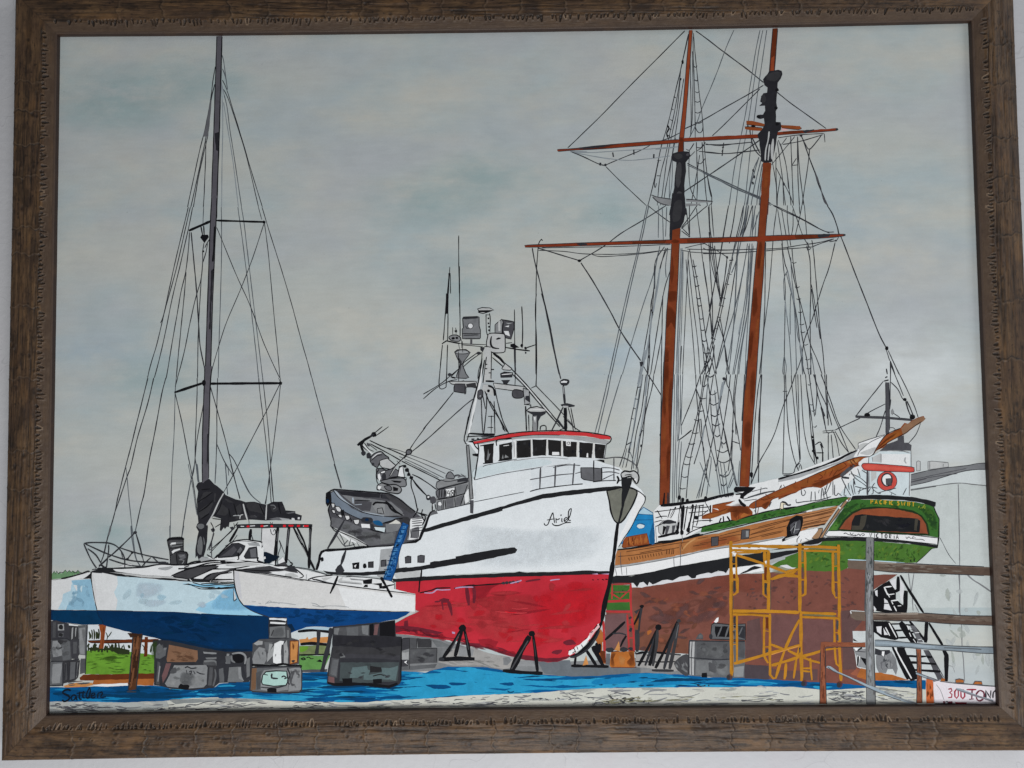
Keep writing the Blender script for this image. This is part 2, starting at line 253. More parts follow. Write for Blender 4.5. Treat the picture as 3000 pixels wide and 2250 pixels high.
def rail(side, label):
    half = HW if side in 'TB' else HH
    U = np.unique(np.concatenate([np.linspace(1.6, 5, 6), np.arange(5, 11.5, .36), np.linspace(11.5, 33, 34), [33.4, 33.8, 34.1, 34.2]]))
    n = int(2*half/.55); T = np.linspace(-1, 1, n)
    s = T[None, :]*(half+U[:, None]); u = np.repeat(U[:, None], n, 1); seed = {'T': 3, 'B': 7, 'L': 13, 'R': 29}[side]; r = np.random.default_rng(seed)
    h = np.interp(u, [0, 1.6, 3, 8.5, 9.5, 16, 24, 31, 33, 34.1, 34.2], [5, 5.4, 5.9, 7.6, 8.2, 9.3, 9.6, 9.0, 8.0, 6.6, 6.2])
    darken = np.zeros_like(h); pale = np.zeros_like(h)
    # carved tooth marks along the inner edge of the panel, coloured darker inside
    x = -half
    while x < half:
        if r.random() < .87:
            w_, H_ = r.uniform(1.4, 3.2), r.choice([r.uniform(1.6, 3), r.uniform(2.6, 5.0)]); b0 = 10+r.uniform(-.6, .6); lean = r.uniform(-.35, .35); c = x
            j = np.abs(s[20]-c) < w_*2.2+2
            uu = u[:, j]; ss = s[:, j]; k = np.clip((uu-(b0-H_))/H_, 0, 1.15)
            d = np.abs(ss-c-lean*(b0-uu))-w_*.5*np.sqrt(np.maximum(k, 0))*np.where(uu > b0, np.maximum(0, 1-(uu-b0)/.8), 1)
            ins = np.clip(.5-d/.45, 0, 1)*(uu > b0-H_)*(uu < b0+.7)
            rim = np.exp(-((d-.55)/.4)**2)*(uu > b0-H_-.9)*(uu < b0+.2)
            h[:, j] += -.9*ins + .42*rim; darken[:, j] = np.maximum(darken[:, j], ins*r.uniform(.6, .95))
            hl = r.random()
            pale[:, j] = np.maximum(pale[:, j], rim*(.02+.17*hl if hl < .965 else .8))
        x += r.choice([r.uniform(2, 3.4), r.uniform(2.6, 5.0), r.uniform(4, 7)], p=[.5, .42, .08])
    # bamboo nodes: a wavering ridge with a dark side running across the panel
    x = -half+r.uniform(15, 60)
    while x < half:
        ph = r.uniform(0, 6); c = x+1.3*np.sin(u*.33+ph)+.7*np.sin(u*.9+ph*2); d = s-c; on = np.clip((u-8.2)/1.5, 0, 1)*np.clip(.35+1.1*fbm(u*.12+seed, u*0+x, seed+3), 0, 1)
        h += .5*np.exp(-(d/.7)**2)*on; darken = np.maximum(darken, .95*np.exp(-((d-1.1)/.75)**2)*on*np.clip(2.2*fbm(u*.3, u*0+x*.7, seed+21)-.3, 0, 1)); pale = np.maximum(pale, .12*np.exp(-(d/.6)**2)*on)
        darken = np.maximum(darken, .35*np.exp(-((d-2.5)/2.6)**2)*on*fbm(s*.4, u*.4, seed+9))
        x += r.uniform(20, 62)
    for _ in range(int(half/6)):            # knots
        c, q, rad = r.uniform(-half, half), r.uniform(12, 31), r.uniform(.8, 2.3)
        j = np.abs(s[30]-c) < 12; d = np.hypot((s[:, j]-c)/1.35, u[:, j]-q)/rad
        darken[:, j] = np.maximum(darken[:, j], r.uniform(.45, .85)*np.exp(-(np.maximum(d-.25, 0)/.55)**2)); h[:, j] += .25*np.exp(-((d-1)/.4)**2)-.2*np.exp(-(d/.6)**2)
    for _ in range(int(half/2.2)):            # long splits with the grain
        c, q, L = r.uniform(-half, half), r.uniform(10.5, 32.5), r.uniform(6, 38)
        along = np.clip(1-np.abs(s-c)/L, 0, 1); d = u-q-.5*np.sin((s-c)*.09)
        f = np.exp(-(d/.32)**2)*np.minimum(1, along*3); darken = np.maximum(darken, r.uniform(.5, .95)*f); h -= .3*f
    h += (fbm(s*.02, u*.5, seed+1, 4)-.5)*.9*np.clip((u-9)/3, 0, 1) + (fbm(s*.25, u*.25, seed+2, 3)-.5)*.35
    darken = np.maximum(darken, .55*np.clip((fbm(s*.05, u*.14, seed+5, 5)-.60)/.1, 0, 1)*(u > 9))
    edge = np.clip((np.abs(T)[None, :]-1)*(half+u)+.5, 0, 1); darken = np.maximum(darken, edge*.85*(u > 4))       # mitre joint
    mit = {'T': (.97, 1.0), 'B': (.0, .0), 'L': (.0, .0), 'R': (.0, .0)}[side]
    vec = np.stack([s+seed*71.3, u+seed*17, np.zeros_like(u)], -1)
    def place(s_, u_, h_):
        if side in 'TB':
            z = (HH+u_)*(1 if side == 'T' else -1); x_ = s_*(1 if side == 'B' else -1)
        else:
            x_ = (HW+u_)*(1 if side == 'R' else -1); z = s_*(1 if side == 'R' else -1)
        x_, z = sag(x_, z); return np.stack([x_, -h_, z], -1)
    kb = np.searchsorted(U, 8.2)
    ro = grid_mesh('frame_rail', place(s, u, h)[kb:], FM, pic, dict(along=vec[kb:], darken=darken[kb:], pale=pale[kb:])); ro.location = OFF; ro['label'] = label
    grid_mesh('carved_band', place(s, u, h)[:kb+1], FB, ro, dict(along=vec[:kb+1], darken=darken[:kb+1], pale=pale[:kb+1]))
    # sight edge: inner wall of the rail down to the sheet
    Us = np.array([0, 0, .25, .8, 1.6]); Hs = np.array([-.6, 4.5, 4.95, 5.2, 5.4]); n2 = n//3; T2 = np.linspace(-1, 1, n2)
    s2 = T2[None, :]*(half+Us[:, None]); u2 = np.repeat(Us[:, None], n2, 1)+.18*(fbm(s2*.05, s2*0, seed+6)-.5); h2 = np.repeat(Hs[:, None], n2, 1)
    z0 = np.zeros_like(h2)
    grid_mesh('sight_edge', place(s2, u2, h2), FE, ro, dict(along=np.stack([s2, u2*3, z0], -1), darken=z0, pale=np.where(u2 > .1, .12, 0.)))
    # outer side down to the wall
    Us = np.array([34.2, 34.25, 34.25]); Hs = np.array([6.2, 5.0, -WALL_Y/MM]); s3 = T2[None, :]*(half+Us[:, None]); u3 = np.repeat(Us[:, None], n2, 1); z3 = np.zeros_like(u3)
    grid_mesh('outer_side', place(s3, u3, np.repeat(Hs[:, None], n2, 1)), FE, ro, dict(along=np.stack([s3, u3, z3], -1), darken=z3+.4, pale=z3))
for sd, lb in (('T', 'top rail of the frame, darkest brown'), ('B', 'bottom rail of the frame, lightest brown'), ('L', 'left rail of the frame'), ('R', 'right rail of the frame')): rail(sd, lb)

# the sheet itself, painted all over with a pale cloudy sky
x1, z1 = HW+3, HH+3
sheet = put('painted_sky', [(-x1*MM, 0, -z1*MM), (x1*MM, 0, -z1*MM), (x1*MM, 0, z1*MM), (-x1*MM, 0, z1*MM)], [(0, 1, 2, 3)], [sky_material()], pic, OFF)
sheet['label'] = 'sheet washed with a pale grey green cloudy sky'
bk, _, bb = new_mat('backing_board'); bb.inputs['Base Color'].default_value = (.2, .15, .1, 1)
y1 = 9*MM
put('backing_board', [(sx*x1*MM, y, sz*z1*MM) for y in (.0006, y1) for sx, sz in ((-1, -1), (1, -1), (1, 1), (-1, 1))], [(0, 1, 2, 3), (7, 6, 5, 4), (0, 4, 5, 1), (1, 5, 6, 2), (2, 6, 7, 3), (3, 7, 4, 0)], [bk], pic, OFF)

# ------------------------------------------------------------------ paint layers
PART_LABELS = {
    'painted_warehouse': 'pale grey warehouse at the right behind the stern',
    'painted_yard': 'ground of the yard with grass, concrete, blue strip and pale shore',
    'painted_schooner': 'two masted wooden schooner with a maroon bottom and green stern',
    'painted_shed': 'small blue shed between the two ships',
    'painted_tower': 'red steel trestle tower with green panels at the red bow',
    'painted_fishing_boat': 'white fishing boat with a red bottom and dark wheelhouse windows',
    'painted_trimaran': 'white three hulled yacht with navy bottoms and a tall grey mast',
    'painted_railing': 'weathered post and board railing in front of the stern',
}
LABELS = {
    ('painted_treeline', None): 'green strip of distant trees left of the trimaran',
    ('painted_warehouse', 'wall'): 'pale grey warehouse wall behind the schooner stern',
    ('painted_warehouse', 'roof'): 'dark grey curved roof edge of the warehouse',
    ('painted_yard', 'lawn'): 'bright green grass seen under the trimaran',
    ('painted_yard', 'timber_beam'): 'rust brown beams lying behind the keel blocks',
    ('painted_yard', 'post_fence'): 'dark timber posts and rails between the blocks',
    ('painted_yard', 'ground'): 'grey concrete ground under the keels',
    ('painted_yard', 'stone_block'): 'grey stone blocks behind the red keel',
    ('painted_yard', 'water'): 'bright blue strip of paint along the foot of the yard',
    ('painted_yard', 'sand'): 'pale dry shore along the bottom edge of the painting',
    ('painted_schooner', 'rigging'): 'fine dark shrouds, stays and ratlines of the schooner',
    ('painted_schooner', 'sternpole'): 'thin black pole with a crossbar and stays above the schooner stern',
    ('painted_schooner', 'topmast'): 'slim red brown fore topmast',
    ('painted_schooner', 'lower_mast'): 'red brown lower foremast',
    ('painted_schooner', 'topmast#2'): 'dark red brown main topmast',
    ('painted_schooner', 'lower_mast#2'): 'red brown lower mainmast',
    ('painted_schooner', 'yard'): 'long red brown upper yard',
    ('painted_schooner', 'yard#2'): 'long red brown lower yard',
    ('painted_schooner', 'doubling'): 'black cap and doubling on the foremast',
    ('painted_schooner', 'doubling#2'): 'tall black carved looking doubling on the mainmast',
    ('painted_schooner', 'hull'): 'long wooden hull of the schooner, white and black strakes over maroon bottom',
    ('painted_schooner', 'boom_sail'): 'orange brown sail rolled along the schooner boom',
    ('painted_schooner', 'deckhouse'): 'white wheelhouse and stern rail clutter with an orange life ring',
    ('painted_schooner', 'stern'): 'green rounded stern with arched window and a lettered white name board',
    ('painted_schooner', 'lettering'): 'yellow ship name and black port name lettered on the stern',
    ('painted_shed', 'wall'): 'small bright blue shed with a round window between the two ships',
    ('painted_tower', None): 'red steel trestle tower with green panels at the red bow',
    ('painted_tower', 'log'): 'orange brown log section standing under the trestle',
    ('painted_keel_timber', None): 'black timbers propping the red bow keel',
    ('painted_jack_stand#4', None): 'dark leaning stand against the red trestle tower',
    ('painted_jack_stand#5', None): 'black stand with a round head propping the maroon hull',
    ('painted_jack_stand#6', None): 'tall grey black stand leaning on the maroon hull beside the block stack',
    ('painted_fishing_boat', 'hull'): 'white hull with black strakes and a red bottom',
    ('painted_fishing_boat', 'lettering'): 'flowing black handwritten name on the white bow',
    ('painted_fishing_boat', 'anchor'): 'black and grey anchor pocket at the bow',
    ('painted_fishing_boat', 'bow_railing'): 'thin grey pipe railing around the foredeck',
    ('painted_fishing_boat', 'wheelhouse'): 'white wheelhouse with a red roof edge and dark windows',
    ('painted_fishing_boat', 'gantry'): 'tangled grey mast gantry with aerials, lamps and radar above the wheelhouse',
    ('painted_fishing_boat', 'crane'): 'folded deck crane with hoses and a reel marked 148',
    ('painted_fishing_boat', 'skiff'): 'dark grey work skiff with fenders on the after deck',
    ('painted_ladder', None): 'blue ladder leaning against the white fishing boat',
    ('painted_trimaran', 'rigging'): 'thin dark stays and shrouds of the trimaran',
    ('painted_trimaran', 'mast'): 'tall dark grey trimaran mast',
    ('painted_trimaran', 'spreader'): 'shorter upper black spreader bar',
    ('painted_trimaran', 'spreader#2'): 'longer lower black spreader bar',
    ('painted_trimaran', 'sail_cover'): 'black furled sail cover lumped along the boom',
    ('painted_trimaran', 'arch'): 'black tubular stern arch with red lights and dark awning frame',
    ('painted_trimaran', 'deck'): 'white cabin top and striped dark deck of the trimaran',
    ('painted_trimaran', 'main_hull'): 'central hull, white and pale blue above a navy bottom',
    ('painted_trimaran', 'far_float'): 'far left float, white and blue wash',
    ('painted_trimaran', 'near_float'): 'near white float with a navy bottom',
    ('painted_trimaran', 'pulpit'): 'thin black pulpit rails on the trimaran bow',
    ('painted_trimaran', 'deck_drum'): 'black ribbed drums standing on the trimaran deck',
    ('painted_keel_block', None): 'grey concrete blocks at the left edge under the far float',
    ('painted_keel_block#1', None): 'brown timber post propping the navy hull',
    ('painted_keel_block#2', None): 'large pale concrete block beside the brown plywood sheet',
    ('painted_keel_block#3', None): 'stack of grey concrete blocks with a pale mint patch in front',
    ('painted_keel_block#4', None): 'big dark concrete block under the near float',
    ('painted_keel_block#5', None): 'grey block stack with a small wheelhouse shaped block beside the yellow scaffold',
    ('painted_jack_stand#2', None): 'black three legged jack stand under the middle of the red hull',
    ('painted_jack_stand#3', None): 'black two legged jack stand standing on the blue strip',
    ('painted_staircase', None): 'black metal boarding stairs at the schooner stern',
    ('painted_cart', None): 'sketchy grey machine parked behind the railing post',
    ('painted_scaffold', None): 'yellow steel scaffold tower on castors in front of the schooner',
    ('painted_railing', 'post'): 'round grey timber post',
    ('painted_railing', 'board'): 'weathered brown horizontal board',
    ('painted_railing', 'pipe'): 'bent grey and rust coloured pipe rail',
    ('painted_sign', None): 'cropped white sign board with red lettering in the corner',
    ('signature', None): 'black handwritten artist signature in the lower left corner',
}

ART = """
@ painted_treeline -
F0 treegreen -3808,-1683 14,24 10,-18 10,18 13,-21 15,17 11,-14 21,10 14,17 14,-19 17,15 18,-14 17,10 21,-10 14,11 17,-11 14,-3 -45,-21 -62,-13 -56,-13 -83,-5 -1,33
L00 ink2 56 -3800,-1676 9,20 11,-22 10,21 14,-23 17,13 21,-3 18,21 16,-20 16,17 17,-18 10,13 14,-16 18,5 11,16 14,-16 16,-3
@ painted_warehouse wall
F0 wallgrey 2932,-1103 174,18 76,6 216,29 180,19 131,-16 110,-15 166,-2 -40,-969 -1237,13 25,753
F0 wallwhite 2880,-992 194,-23 223,46 209,39 167,5 222,11 -6,-131 -179,2 -132,12 -180,-19 -216,-29 -76,-6 -230,-31
@ painted_warehouse roof
F0 g95 3071,-998 157,50 210,39 216,22 83,15 104,4 56,3 -3,-63 -159,6 -90,-10 -140,-33 -168,-50 -154,-32 -118,-25
L10 ink2 56 3071,-998 157,50 210,39 216,22 83,15 104,4
L10 g60 56 3122,-1009 105,16 111,23 133,26 175,33
L10 g60 56 3142,-1026 112,26 112,23 209,25
L10 g60 56 3087,-1029 111,12 126,27
L10 ink2 56 3065,-1072 118,25 154,32 168,50 147,37 187,11
L10 g80 72 3092,-1086 90,9 216,29 181,19 131,-13 124,-13
L10 ink3 50 3106,-1091 76,7 216,31
@ painted_warehouse roof_vent
F0 g150 3244,-927 3,76 13,7 17,-6 -3,-74
L00 g80 56 3244,-927 3,76 13,7 17,-6 -3,-74 -30,-3
F0 g150 3337,-918 2,66 32,4 131,-13 2,-35 -66,-9
L00 g80 56 3337,-918 2,66 32,4 131,-13 2,-35 -66,-9 -101,-13
L10 g80 56 3353,-852 -2,-63
L10 g80 56 3463,-871 -3,-24
@ painted_warehouse panel_line
L10 g95 74 3578,-1038 -3,-169 -5,-316
L10 g95 74 3578,-1055 -7,-359 -8,-274 -8,-205 -10,-176
L10 ink3 50 3413,-1467 23,-48 44,-90 53,-72
L10 g95 74 3553,-1766 5,-154 -7,-163 10,-96 -3,-162 6,-109 4,-165
L10 g95 116 3622,-1767 50,-45 60,-38 81,-59
L10 g95 74 3148,-1752 10,-102 5,-48 29,150
L10 g95 74 3172,-1943 3,-109
L10 g95 74 3190,-1998 32,-68
L10 g120 56 3433,-2489 41,-7 18,-48
S1 wallstain/wallwhite2 26 421 1403 175 491 1.4 0.7 3330,-1767 515,-20 -33,-800 -376,3
@ painted_yard lawn
F0 gapwhite -3531,-2084 140,-12 257,-54 216,-57 1,-136 -610,6
F0 grass -3528,-2296 181,2 194,-19 209,-30 -9,-156 -572,13
S1 grassd/grassd/grassd2 30 281 1052 49 154 0 0.15 -3527,-2303 360,-10 -12,-170 -339,3
S1 grassd/grassd2 12 210 631 42 126 0 0.15 -3090,-2328 132,-42 -6,-109 -132,9
F1 grassd2 -3388,-2359 83,20 49,-14 -35,-20 -62,-10
F0 bushd -3507,-2276 62,7 56,-15 56,7 55,6 111,-28 1,-35 -97,5 -56,31 -70,1 -97,-3
L11 bushd 67 -2990,-2311 -1,31 11,31
L11 bushd 119 -3250,-2288 -5,24 -2,23
L11 bushd 79 -3353,-2315 3,28 -13,28
L11 bushd 148 -3168,-2284 -4,14 -4,13
L11 bushd 156 -2968,-2317 0,19 4,19
L11 bushd 157 -3394,-2315 4,26 -10,27
L11 bushd 70 -3309,-2284 -2,16 4,16
L11 bushd 94 -3505,-2303 3,20 -4,20
L11 bushd 69 -3334,-2297 5,27 -17,27
L11 bushd 156 -3502,-2277 -4,17 10,17
L11 bushd 98 -2997,-2319 0,20 6,20
L11 bushd 146 -3447,-2307 -6,29 16,28
L11 bushd 152 -3457,-2290 -2,25 12,25
L11 bushd 81 -3208,-2291 -5,19 -4,20
L11 bushd 103 -3480,-2316 -3,23 5,24
L11 bushd 69 -3054,-2299 5,22 -17,21
L11 bushd 134 -3236,-2313 5,16 -2,17
L11 bushd 107 -3425,-2311 6,19 3,19
L11 bushd 134 -2972,-2300 0,23 -6,23
L11 bushd 159 -3286,-2284 5,21 -2,21
L11 bushd 90 -3233,-2292 3,15 6,15
L11 bushd 131 -3309,-2310 2,28 4,29
L11 bushd 111 -3307,-2306 2,18 2,19
L11 bushd 120 -3345,-2316 -6,26 6,26
L11 bushd 142 -3369,-2304 1,22 6,22
L11 bushd 143 -3316,-2304 -2,28 10,27
L11 bushd 156 -3030,-2309 0,32 0,32
L11 bushd 110 -3415,-2311 1,31 3,32
L11 bushd 112 -3494,-2207 2,30 -7,31
L11 bushd 112 -3473,-2208 1,38 -6,38
L11 bushd 112 -3456,-2211 2,41 -7,41
L11 bushd 112 -3439,-2208 2,31 -6,31
L11 bushd 112 -3418,-2208 2,41 -7,41
L11 bushd 112 -3487,-2201 2,21 -7,20
L11 bushd 112 -3428,-2205 2,28 -7,27
L11 bushd 80 -3355,-2216 7,28 -15,34
L11 bushd 80 -3348,-2195 17,20 15,25
@ painted_yard timber_beam
F0 rustd -3508,-2218 188,2 111,4 277,0 -6,-25 -216,-5 -166,2 -181,5
L10 ink 56 -3501,-2220 181,4 83,0
L10 ink 56 -3487,-2236 167,-5 153,2
F0 rust -3419,-2089 62,-7 -13,-65 -9,-123 -34,1 9,122
L10 rustd 64 -3426,-2099 35,10 52,-7
L10 rustd 56 -3381,-2113 -8,-164
F0 rustd -3046,-2192 29,-3 -7,-154 -28,-3
F0 rustd -3573,-2513 34,23 194,0 180,3 208,2 -6,-44 -201,-9 -277,0 -125,4
F0 rusto -3455,-2535 111,3 173,1 208,4 -10,-57 -198,12 -242,0 -55,3
F0 white -3468,-2572 124,6 166,5 1,-21 -166,-5 -70,1
F0 rusto2 -3704,-2580 104,26 131,-1 8,-17 -69,-16 -146,-6
S1 rustd/ink3 9 491 1193 56 126 -0.12 0.08 -3676,-2553 76,20 138,-12 -48,-27 -159,-8
F0 wallwhite -1858,-2177 104,54 208,-6 7,-119 -318,17
F0 sky2 -1851,-2184 104,54 201,-2 0,-24 -208,4
F0 wallwhite -1858,-2183 56,16 256,-13 -7,-48 -249,3
F0 rusto2 -1788,-2228 48,6 14,13 14,-17 41,13 118,3 -3,-45 -232,-1
F0 green3 -1788,-2280 242,5 7,-82 -249,3
F1 grass -1781,-2286 62,2 -14,-30 -48,-13
F0 green4 -1795,-2358 256,1 -42,-88 -34,-27 -173,2
L10 ink 96 -1778,-2382 24,7 14,-11 -24,-4 -10,8
L10 ink 72 -1733,-2375 21,6 17,-14 21,4
F0 ink -1653,-2403 31,16 24,-24 -31,1
F0 g60 -1798,-2470 238,4 -7,-27 -228,6
@ painted_yard post_fence
L10 ink 208 -1802,-2164 118,9 145,-15
L10 ink 240 -1781,-2266 97,6 138,-14
L10 ink 128 -1795,-2351 256,2
L10 ink2 288 -1632,-2152 -4,-95 -15,-102
L10 ink2 352 -1529,-2139 -24,-136 -35,-136 -17,-81
L10 ink2 176 -1605,-2492 -14,-81
@ painted_yard ground
F0 conc -1006,-2190 331,-40 441,-131 459,-68 459,13 286,15 265,-2 182,-38 -2,-91 -449,-31 -560,5 -550,42 -275,39 -258,-7 -331,-23
F0 conclight -417,-2296 183,-65 275,-48 -46,-45 -138,-26 -166,29 -239,2 -119,29 28,90
S1 conc2/conclight 14 561 1309 94 187 0.1 0.1 -667,-2402 433,23 91,-101 -368,31
F0 g95 -142,-2389 46,8 27,-27 -37,-41 -32,1
F0 g110 -23,-2418 119,8 27,-54 -138,10
F0 g110 -500,-2300 83,-5 41,-19 -10,-49 -115,-4
F0 concb 142,-2428 257,15 9,-45 330,-17 230,-7 -1,-63 -561,-4 -219,30
L10 g80 56 426,-2477 9,-22 18,-14
L10 g80 56 499,-2477 9,-23 18,-14
L10 g80 56 582,-2478 9,-23 18,-14
L10 g80 56 665,-2479 8,-23 18,-13
L10 g80 56 738,-2480 9,-22 18,-14
@ painted_yard stone_block
F0 b60 -960,-2227 64,4 0,-86 -65,-18
F0 b75 -896,-2223 60,-5 -5,-77 -55,-4
F0 b55 -836,-2228 111,-6 4,-68 -111,-3
F0 g85 -721,-2238 83,-19 92,-38 -129,-7
F0 b80 -896,-2314 221,7 -1,-118 -221,-6
F0 b110 -675,-2307 115,13 13,-37 -73,-35 -47,-54
F0 b150 -966,-2340 65,4 -5,-59 -60,-4
F0 b60 -966,-2399 65,-1 -5,-54 -56,-4
F0 b95 -962,-2453 286,19 -19,-31 -202,-16 -65,0
S1 b110/b95/b60 10 374 1029 140 374 0 0.3 -887,-2318 202,2 0,-104 -203,-7
L10 b45 56 -896,-2227 -1,-245
L10 b45 56 -836,-2230 -3,-75
L10 b45 56 -721,-2238 0,-64
L10 b45 56 -896,-2311 221,4
L10 b45 56 -675,-2307 -1,-118
L10 b45 56 -951,-2227 55,3
F0 white -943,-2417 28,13 -10,-18 14,-18
@ painted_yard water
F0 water -3856,-2588 194,-2 249,4 229,-6 214,10 83,-9 63,-25 173,-8 172,18 42,34 131,11 124,3 152,9 207,45 63,13 186,2 373,-7 221,2 55,4 110,-28 120,39 111,22 165,-2 147,-6 128,-24 184,-29 137,-10 230,-16 275,2 -92,-4 207,17 206,8 172,-13 103,-1 205,-26 275,-7 350,-16 122,-4 171,-14 97,31 110,-1 170,-32 76,3 240,1 88,2 76,4 -3,-82 -75,11 -328,21 0,-11 -76,-3 -308,-16 -164,17 -110,12 -411,7 -96,-6 -274,5 -481,-1 -344,-1 184,3 -367,-12 -275,-22 -276,-8 -275,-5 -367,-25 -276,-11 -207,-12 -275,6 -276,3 -380,29 -242,8 0,5 -207,-2 -207,-21 -346,-10 -346,10 -304,1
S1 waterl/waterl/waterl2/waterd 110 1403 6454 140 365 0.02 0.05 -3856,-2589 194,-2 249,6 227,-5 216,8 83,-9 61,-25 175,-7 174,17 38,35 133,10 124,4 152,9 207,44 64,13 185,1 373,-6 221,3 55,2 110,-28 119,39 111,24 165,-2 149,-7 127,-23 184,-29 137,-12 229,-16 275,3 -91,-5 207,20 206,6 170,-13 105,-1 205,-26 275,-8 350,-15 124,-4 169,-15 97,32 110,-2 171,-31 75,2 241,3 87,2 74,2 -3,-81 -73,11 -328,20 0,-11 -74,-2 -310,-16 -164,18 -110,12 -411,7 -96,-7 -274,5 -481,-1 -344,-2 185,4 -369,-13 -275,-21 -276,-8 -275,-6 -366,-23 -276,-11 -207,-14 -275,8 -276,3 -379,28 -243,8 0,5 -207,0 -207,-23 -346,-10 -346,9 -304,3
S1 waterd/waterdd/waterd 40 1684 6173 140 337 0.02 0.05 -3856,-2589 194,-2 249,6 227,-5 216,8 83,-9 61,-25 175,-7 174,17 38,35 133,10 124,4 152,9 207,44 -378,-191 -243,8 0,5 -207,0 -207,-23 -346,-10 -346,9 -304,3
S1 waterd/waterdd/water 120 1122 4770 112 253 0.02 0.05 -3856,-2589 194,-2 249,6 227,-5 216,8 83,-9 61,-25 175,-7 174,17 38,35 133,10 124,4 152,9 207,44 64,13 185,1 373,-6 221,3 55,2 110,-28 119,39 111,24 165,-2 149,-7 127,-23 184,-29 137,-12 229,-16 275,3 -91,-5 207,20 206,6 170,-13 105,-1 205,-26 275,-8 350,-15 124,-4 169,-15 97,32 110,-2 171,-31 75,2 241,3 87,2 74,2 -3,-81 -73,11 -328,20 0,-11 -74,-2 -310,-16 -164,18 -110,12 -411,7 -96,-7 -274,5 -481,-1 -344,-2 185,4 -369,-13 -275,-21 -276,-8 -275,-6 -366,-23 -276,-11 -207,-14 -275,8 -276,3 -379,28 -243,8 0,5 -207,0 -207,-23 -346,-10 -346,9 -304,3
S1 waterl 64 1684 6734 140 337 0.02 0.05 -980,-2493 55,2 110,-28 119,39 111,24 165,-2 149,-7 127,-23 184,-29 137,-12 229,-16 275,3 1102,-95 -96,-7 -274,5 -481,-1 -344,-2 185,4 -369,-13 -275,-21 -276,-8 -275,-6 -366,-23 -276,-11
F1 waterl -925,-2562 165,25 129,17 83,-19 73,-37 -111,-17 -202,2 -110,6
F1 waterl -677,-2547 92,35 73,-55 37,-27 -147,-8
F1 waterl -466,-2594 101,8 220,-11 119,-20 -73,-17 -230,11 -92,-17 -165,-7 111,35
F1 waterl -972,-2625 184,7 294,-21 73,-19 -275,-24 -258,-6
F1 waterl 21,-2572 201,-11 147,-19 -147,-17 -183,20
F1 waterl 452,-2567 229,2 257,11 9,-18 -266,-20 -184,-3
F1 waterl -1009,-2652 184,7 -18,-22 -147,-8
F1 waterd -576,-2584 137,-6 -73,-17 -55,5
F1 waterd -769,-2600 165,-2 37,-23 -111,-8
F1 waterd -172,-2592 110,3 -10,-23 -73,6
L10 waterdd 85 -109,-2652 23,-14 32,9
F1 waterl2 589,-2575 111,16 96,5 152,16 164,-12 96,-8 -137,-22 -111,-16 -165,-8 -206,-5
F1 waterl2 974,-2599 138,5 164,5 138,-5 27,-17 -165,-2 -206,-14 -97,-3
F1 waterl2 1619,-2606 206,-9 178,5 0,-20 -247,9
F1 ink2 1413,-2611 17,-7 21,-12 31,9 3,-11 -38,-3 -24,5
F1 ink2 1519,-2627 -1,-4 -4,-3 -4,0 -3,3 -1,4 1,4 3,2 5,0 3,-2
S1 waterdd 16 351 1052 56 126 0 0.05 590,-2541 1030,-31 -1,-61 -1030,10
@ painted_yard sand
F0 sand -3854,-2704 304,-1 346,-10 346,10 207,21 207,2 0,-5 242,-8 380,-29 276,-3 275,-6 207,12 276,11 367,25 275,5 276,8 275,22 367,12 -184,-3 344,1 481,1 274,-5 96,6 411,-7 110,-12 164,-17 308,16 76,3 0,11 328,-21 75,-11 7,0 -7,-175 -1682,16 -2638,-15 -2787,-6
F0 sandg -3854,-2706 304,0 346,-10 346,10 14,-45 -221,-18 -345,-24 -442,-16
F0 sandg2 -2844,-2697 193,5 353,3 20,-20 -304,-11 -207,-11
F0 sandg2 -2444,-2691 242,-7 118,-13 -152,-9 -208,16
S0 g110/g130/g95 150 393 1964 45 112 0 0.12 -3854,-2703 304,-3 346,-9 346,10 207,23 207,0 0,-5 243,-8 379,-28 276,-3 275,-8 207,14 276,11 366,23 275,6 276,8 275,21 369,13 -185,-4 344,2 481,1 274,-5 96,7 411,-7 110,-12 164,-18 310,16 74,2 0,11 328,-20 73,-11 9,0 -7,-175 -1682,16 -2638,-15 -2787,-5
S1 sandl/sandg 90 702 2525 140 337 0 0.08 -3854,-2703 304,-3 346,-9 346,10 207,23 207,0 0,-5 243,-8 379,-28 276,-3 275,-8 207,14 276,11 366,23 275,6 276,8 275,21 369,13 -185,-4 344,2 481,1 274,-5 96,7 411,-7 110,-12 164,-18 310,16 74,2 0,11 328,-20 73,-11 9,0 -7,-175 -1682,16 -2638,-15 -2787,-5
S0 ink3/g60/g75 30 421 1263 35 98 0.05 0.12 -3812,-2721 470,-5 208,-36 -207,-25 -470,-2
S0 g80/g60 22 281 1403 35 98 -0.05 0.1 -3065,-2742 760,40 0,-81 -691,3
S0 g60/g75 36 281 1122 28 63 0 0.12 -2443,-2721 621,-6 689,-14 207,12 -1,-54 -1516,8
S0 g60/g75/ink3 70 131 842 28 75 0 0.15 -1064,-2728 643,30 550,12 835,24 -2,-113 -2026,6
S0 ink3/ink2 26 75 337 28 84 0 0.2 129,-2708 835,1 -2,-68 -834,4
S1 khaki/khakid/khaki 30 421 1684 56 154 -0.03 0.06 587,-2731 481,22 343,-3 68,-28 -412,-9 -412,-16
S1 ink2/khakid 26 98 421 56 140 0 0.3 656,-2691 275,-9 205,-36 -138,-33 -322,4
S1 khaki/g110 18 421 1543 42 112 -0.03 0.06 1480,-2713 617,8 -2,-54 -410,17
S0 khakid/g75/ink3 12 281 982 35 70 -0.05 0.1 1643,-2748 412,16 205,-22 -275,-11
S0 g75/ink3/g95 40 210 842 28 70 0.08 0.12 2468,-2675 615,-27 5,-74 -623,6
S0 g75/ink3 26 140 631 28 70 0.05 0.12 2509,-2676 267,-2 -3,-95 -267,3
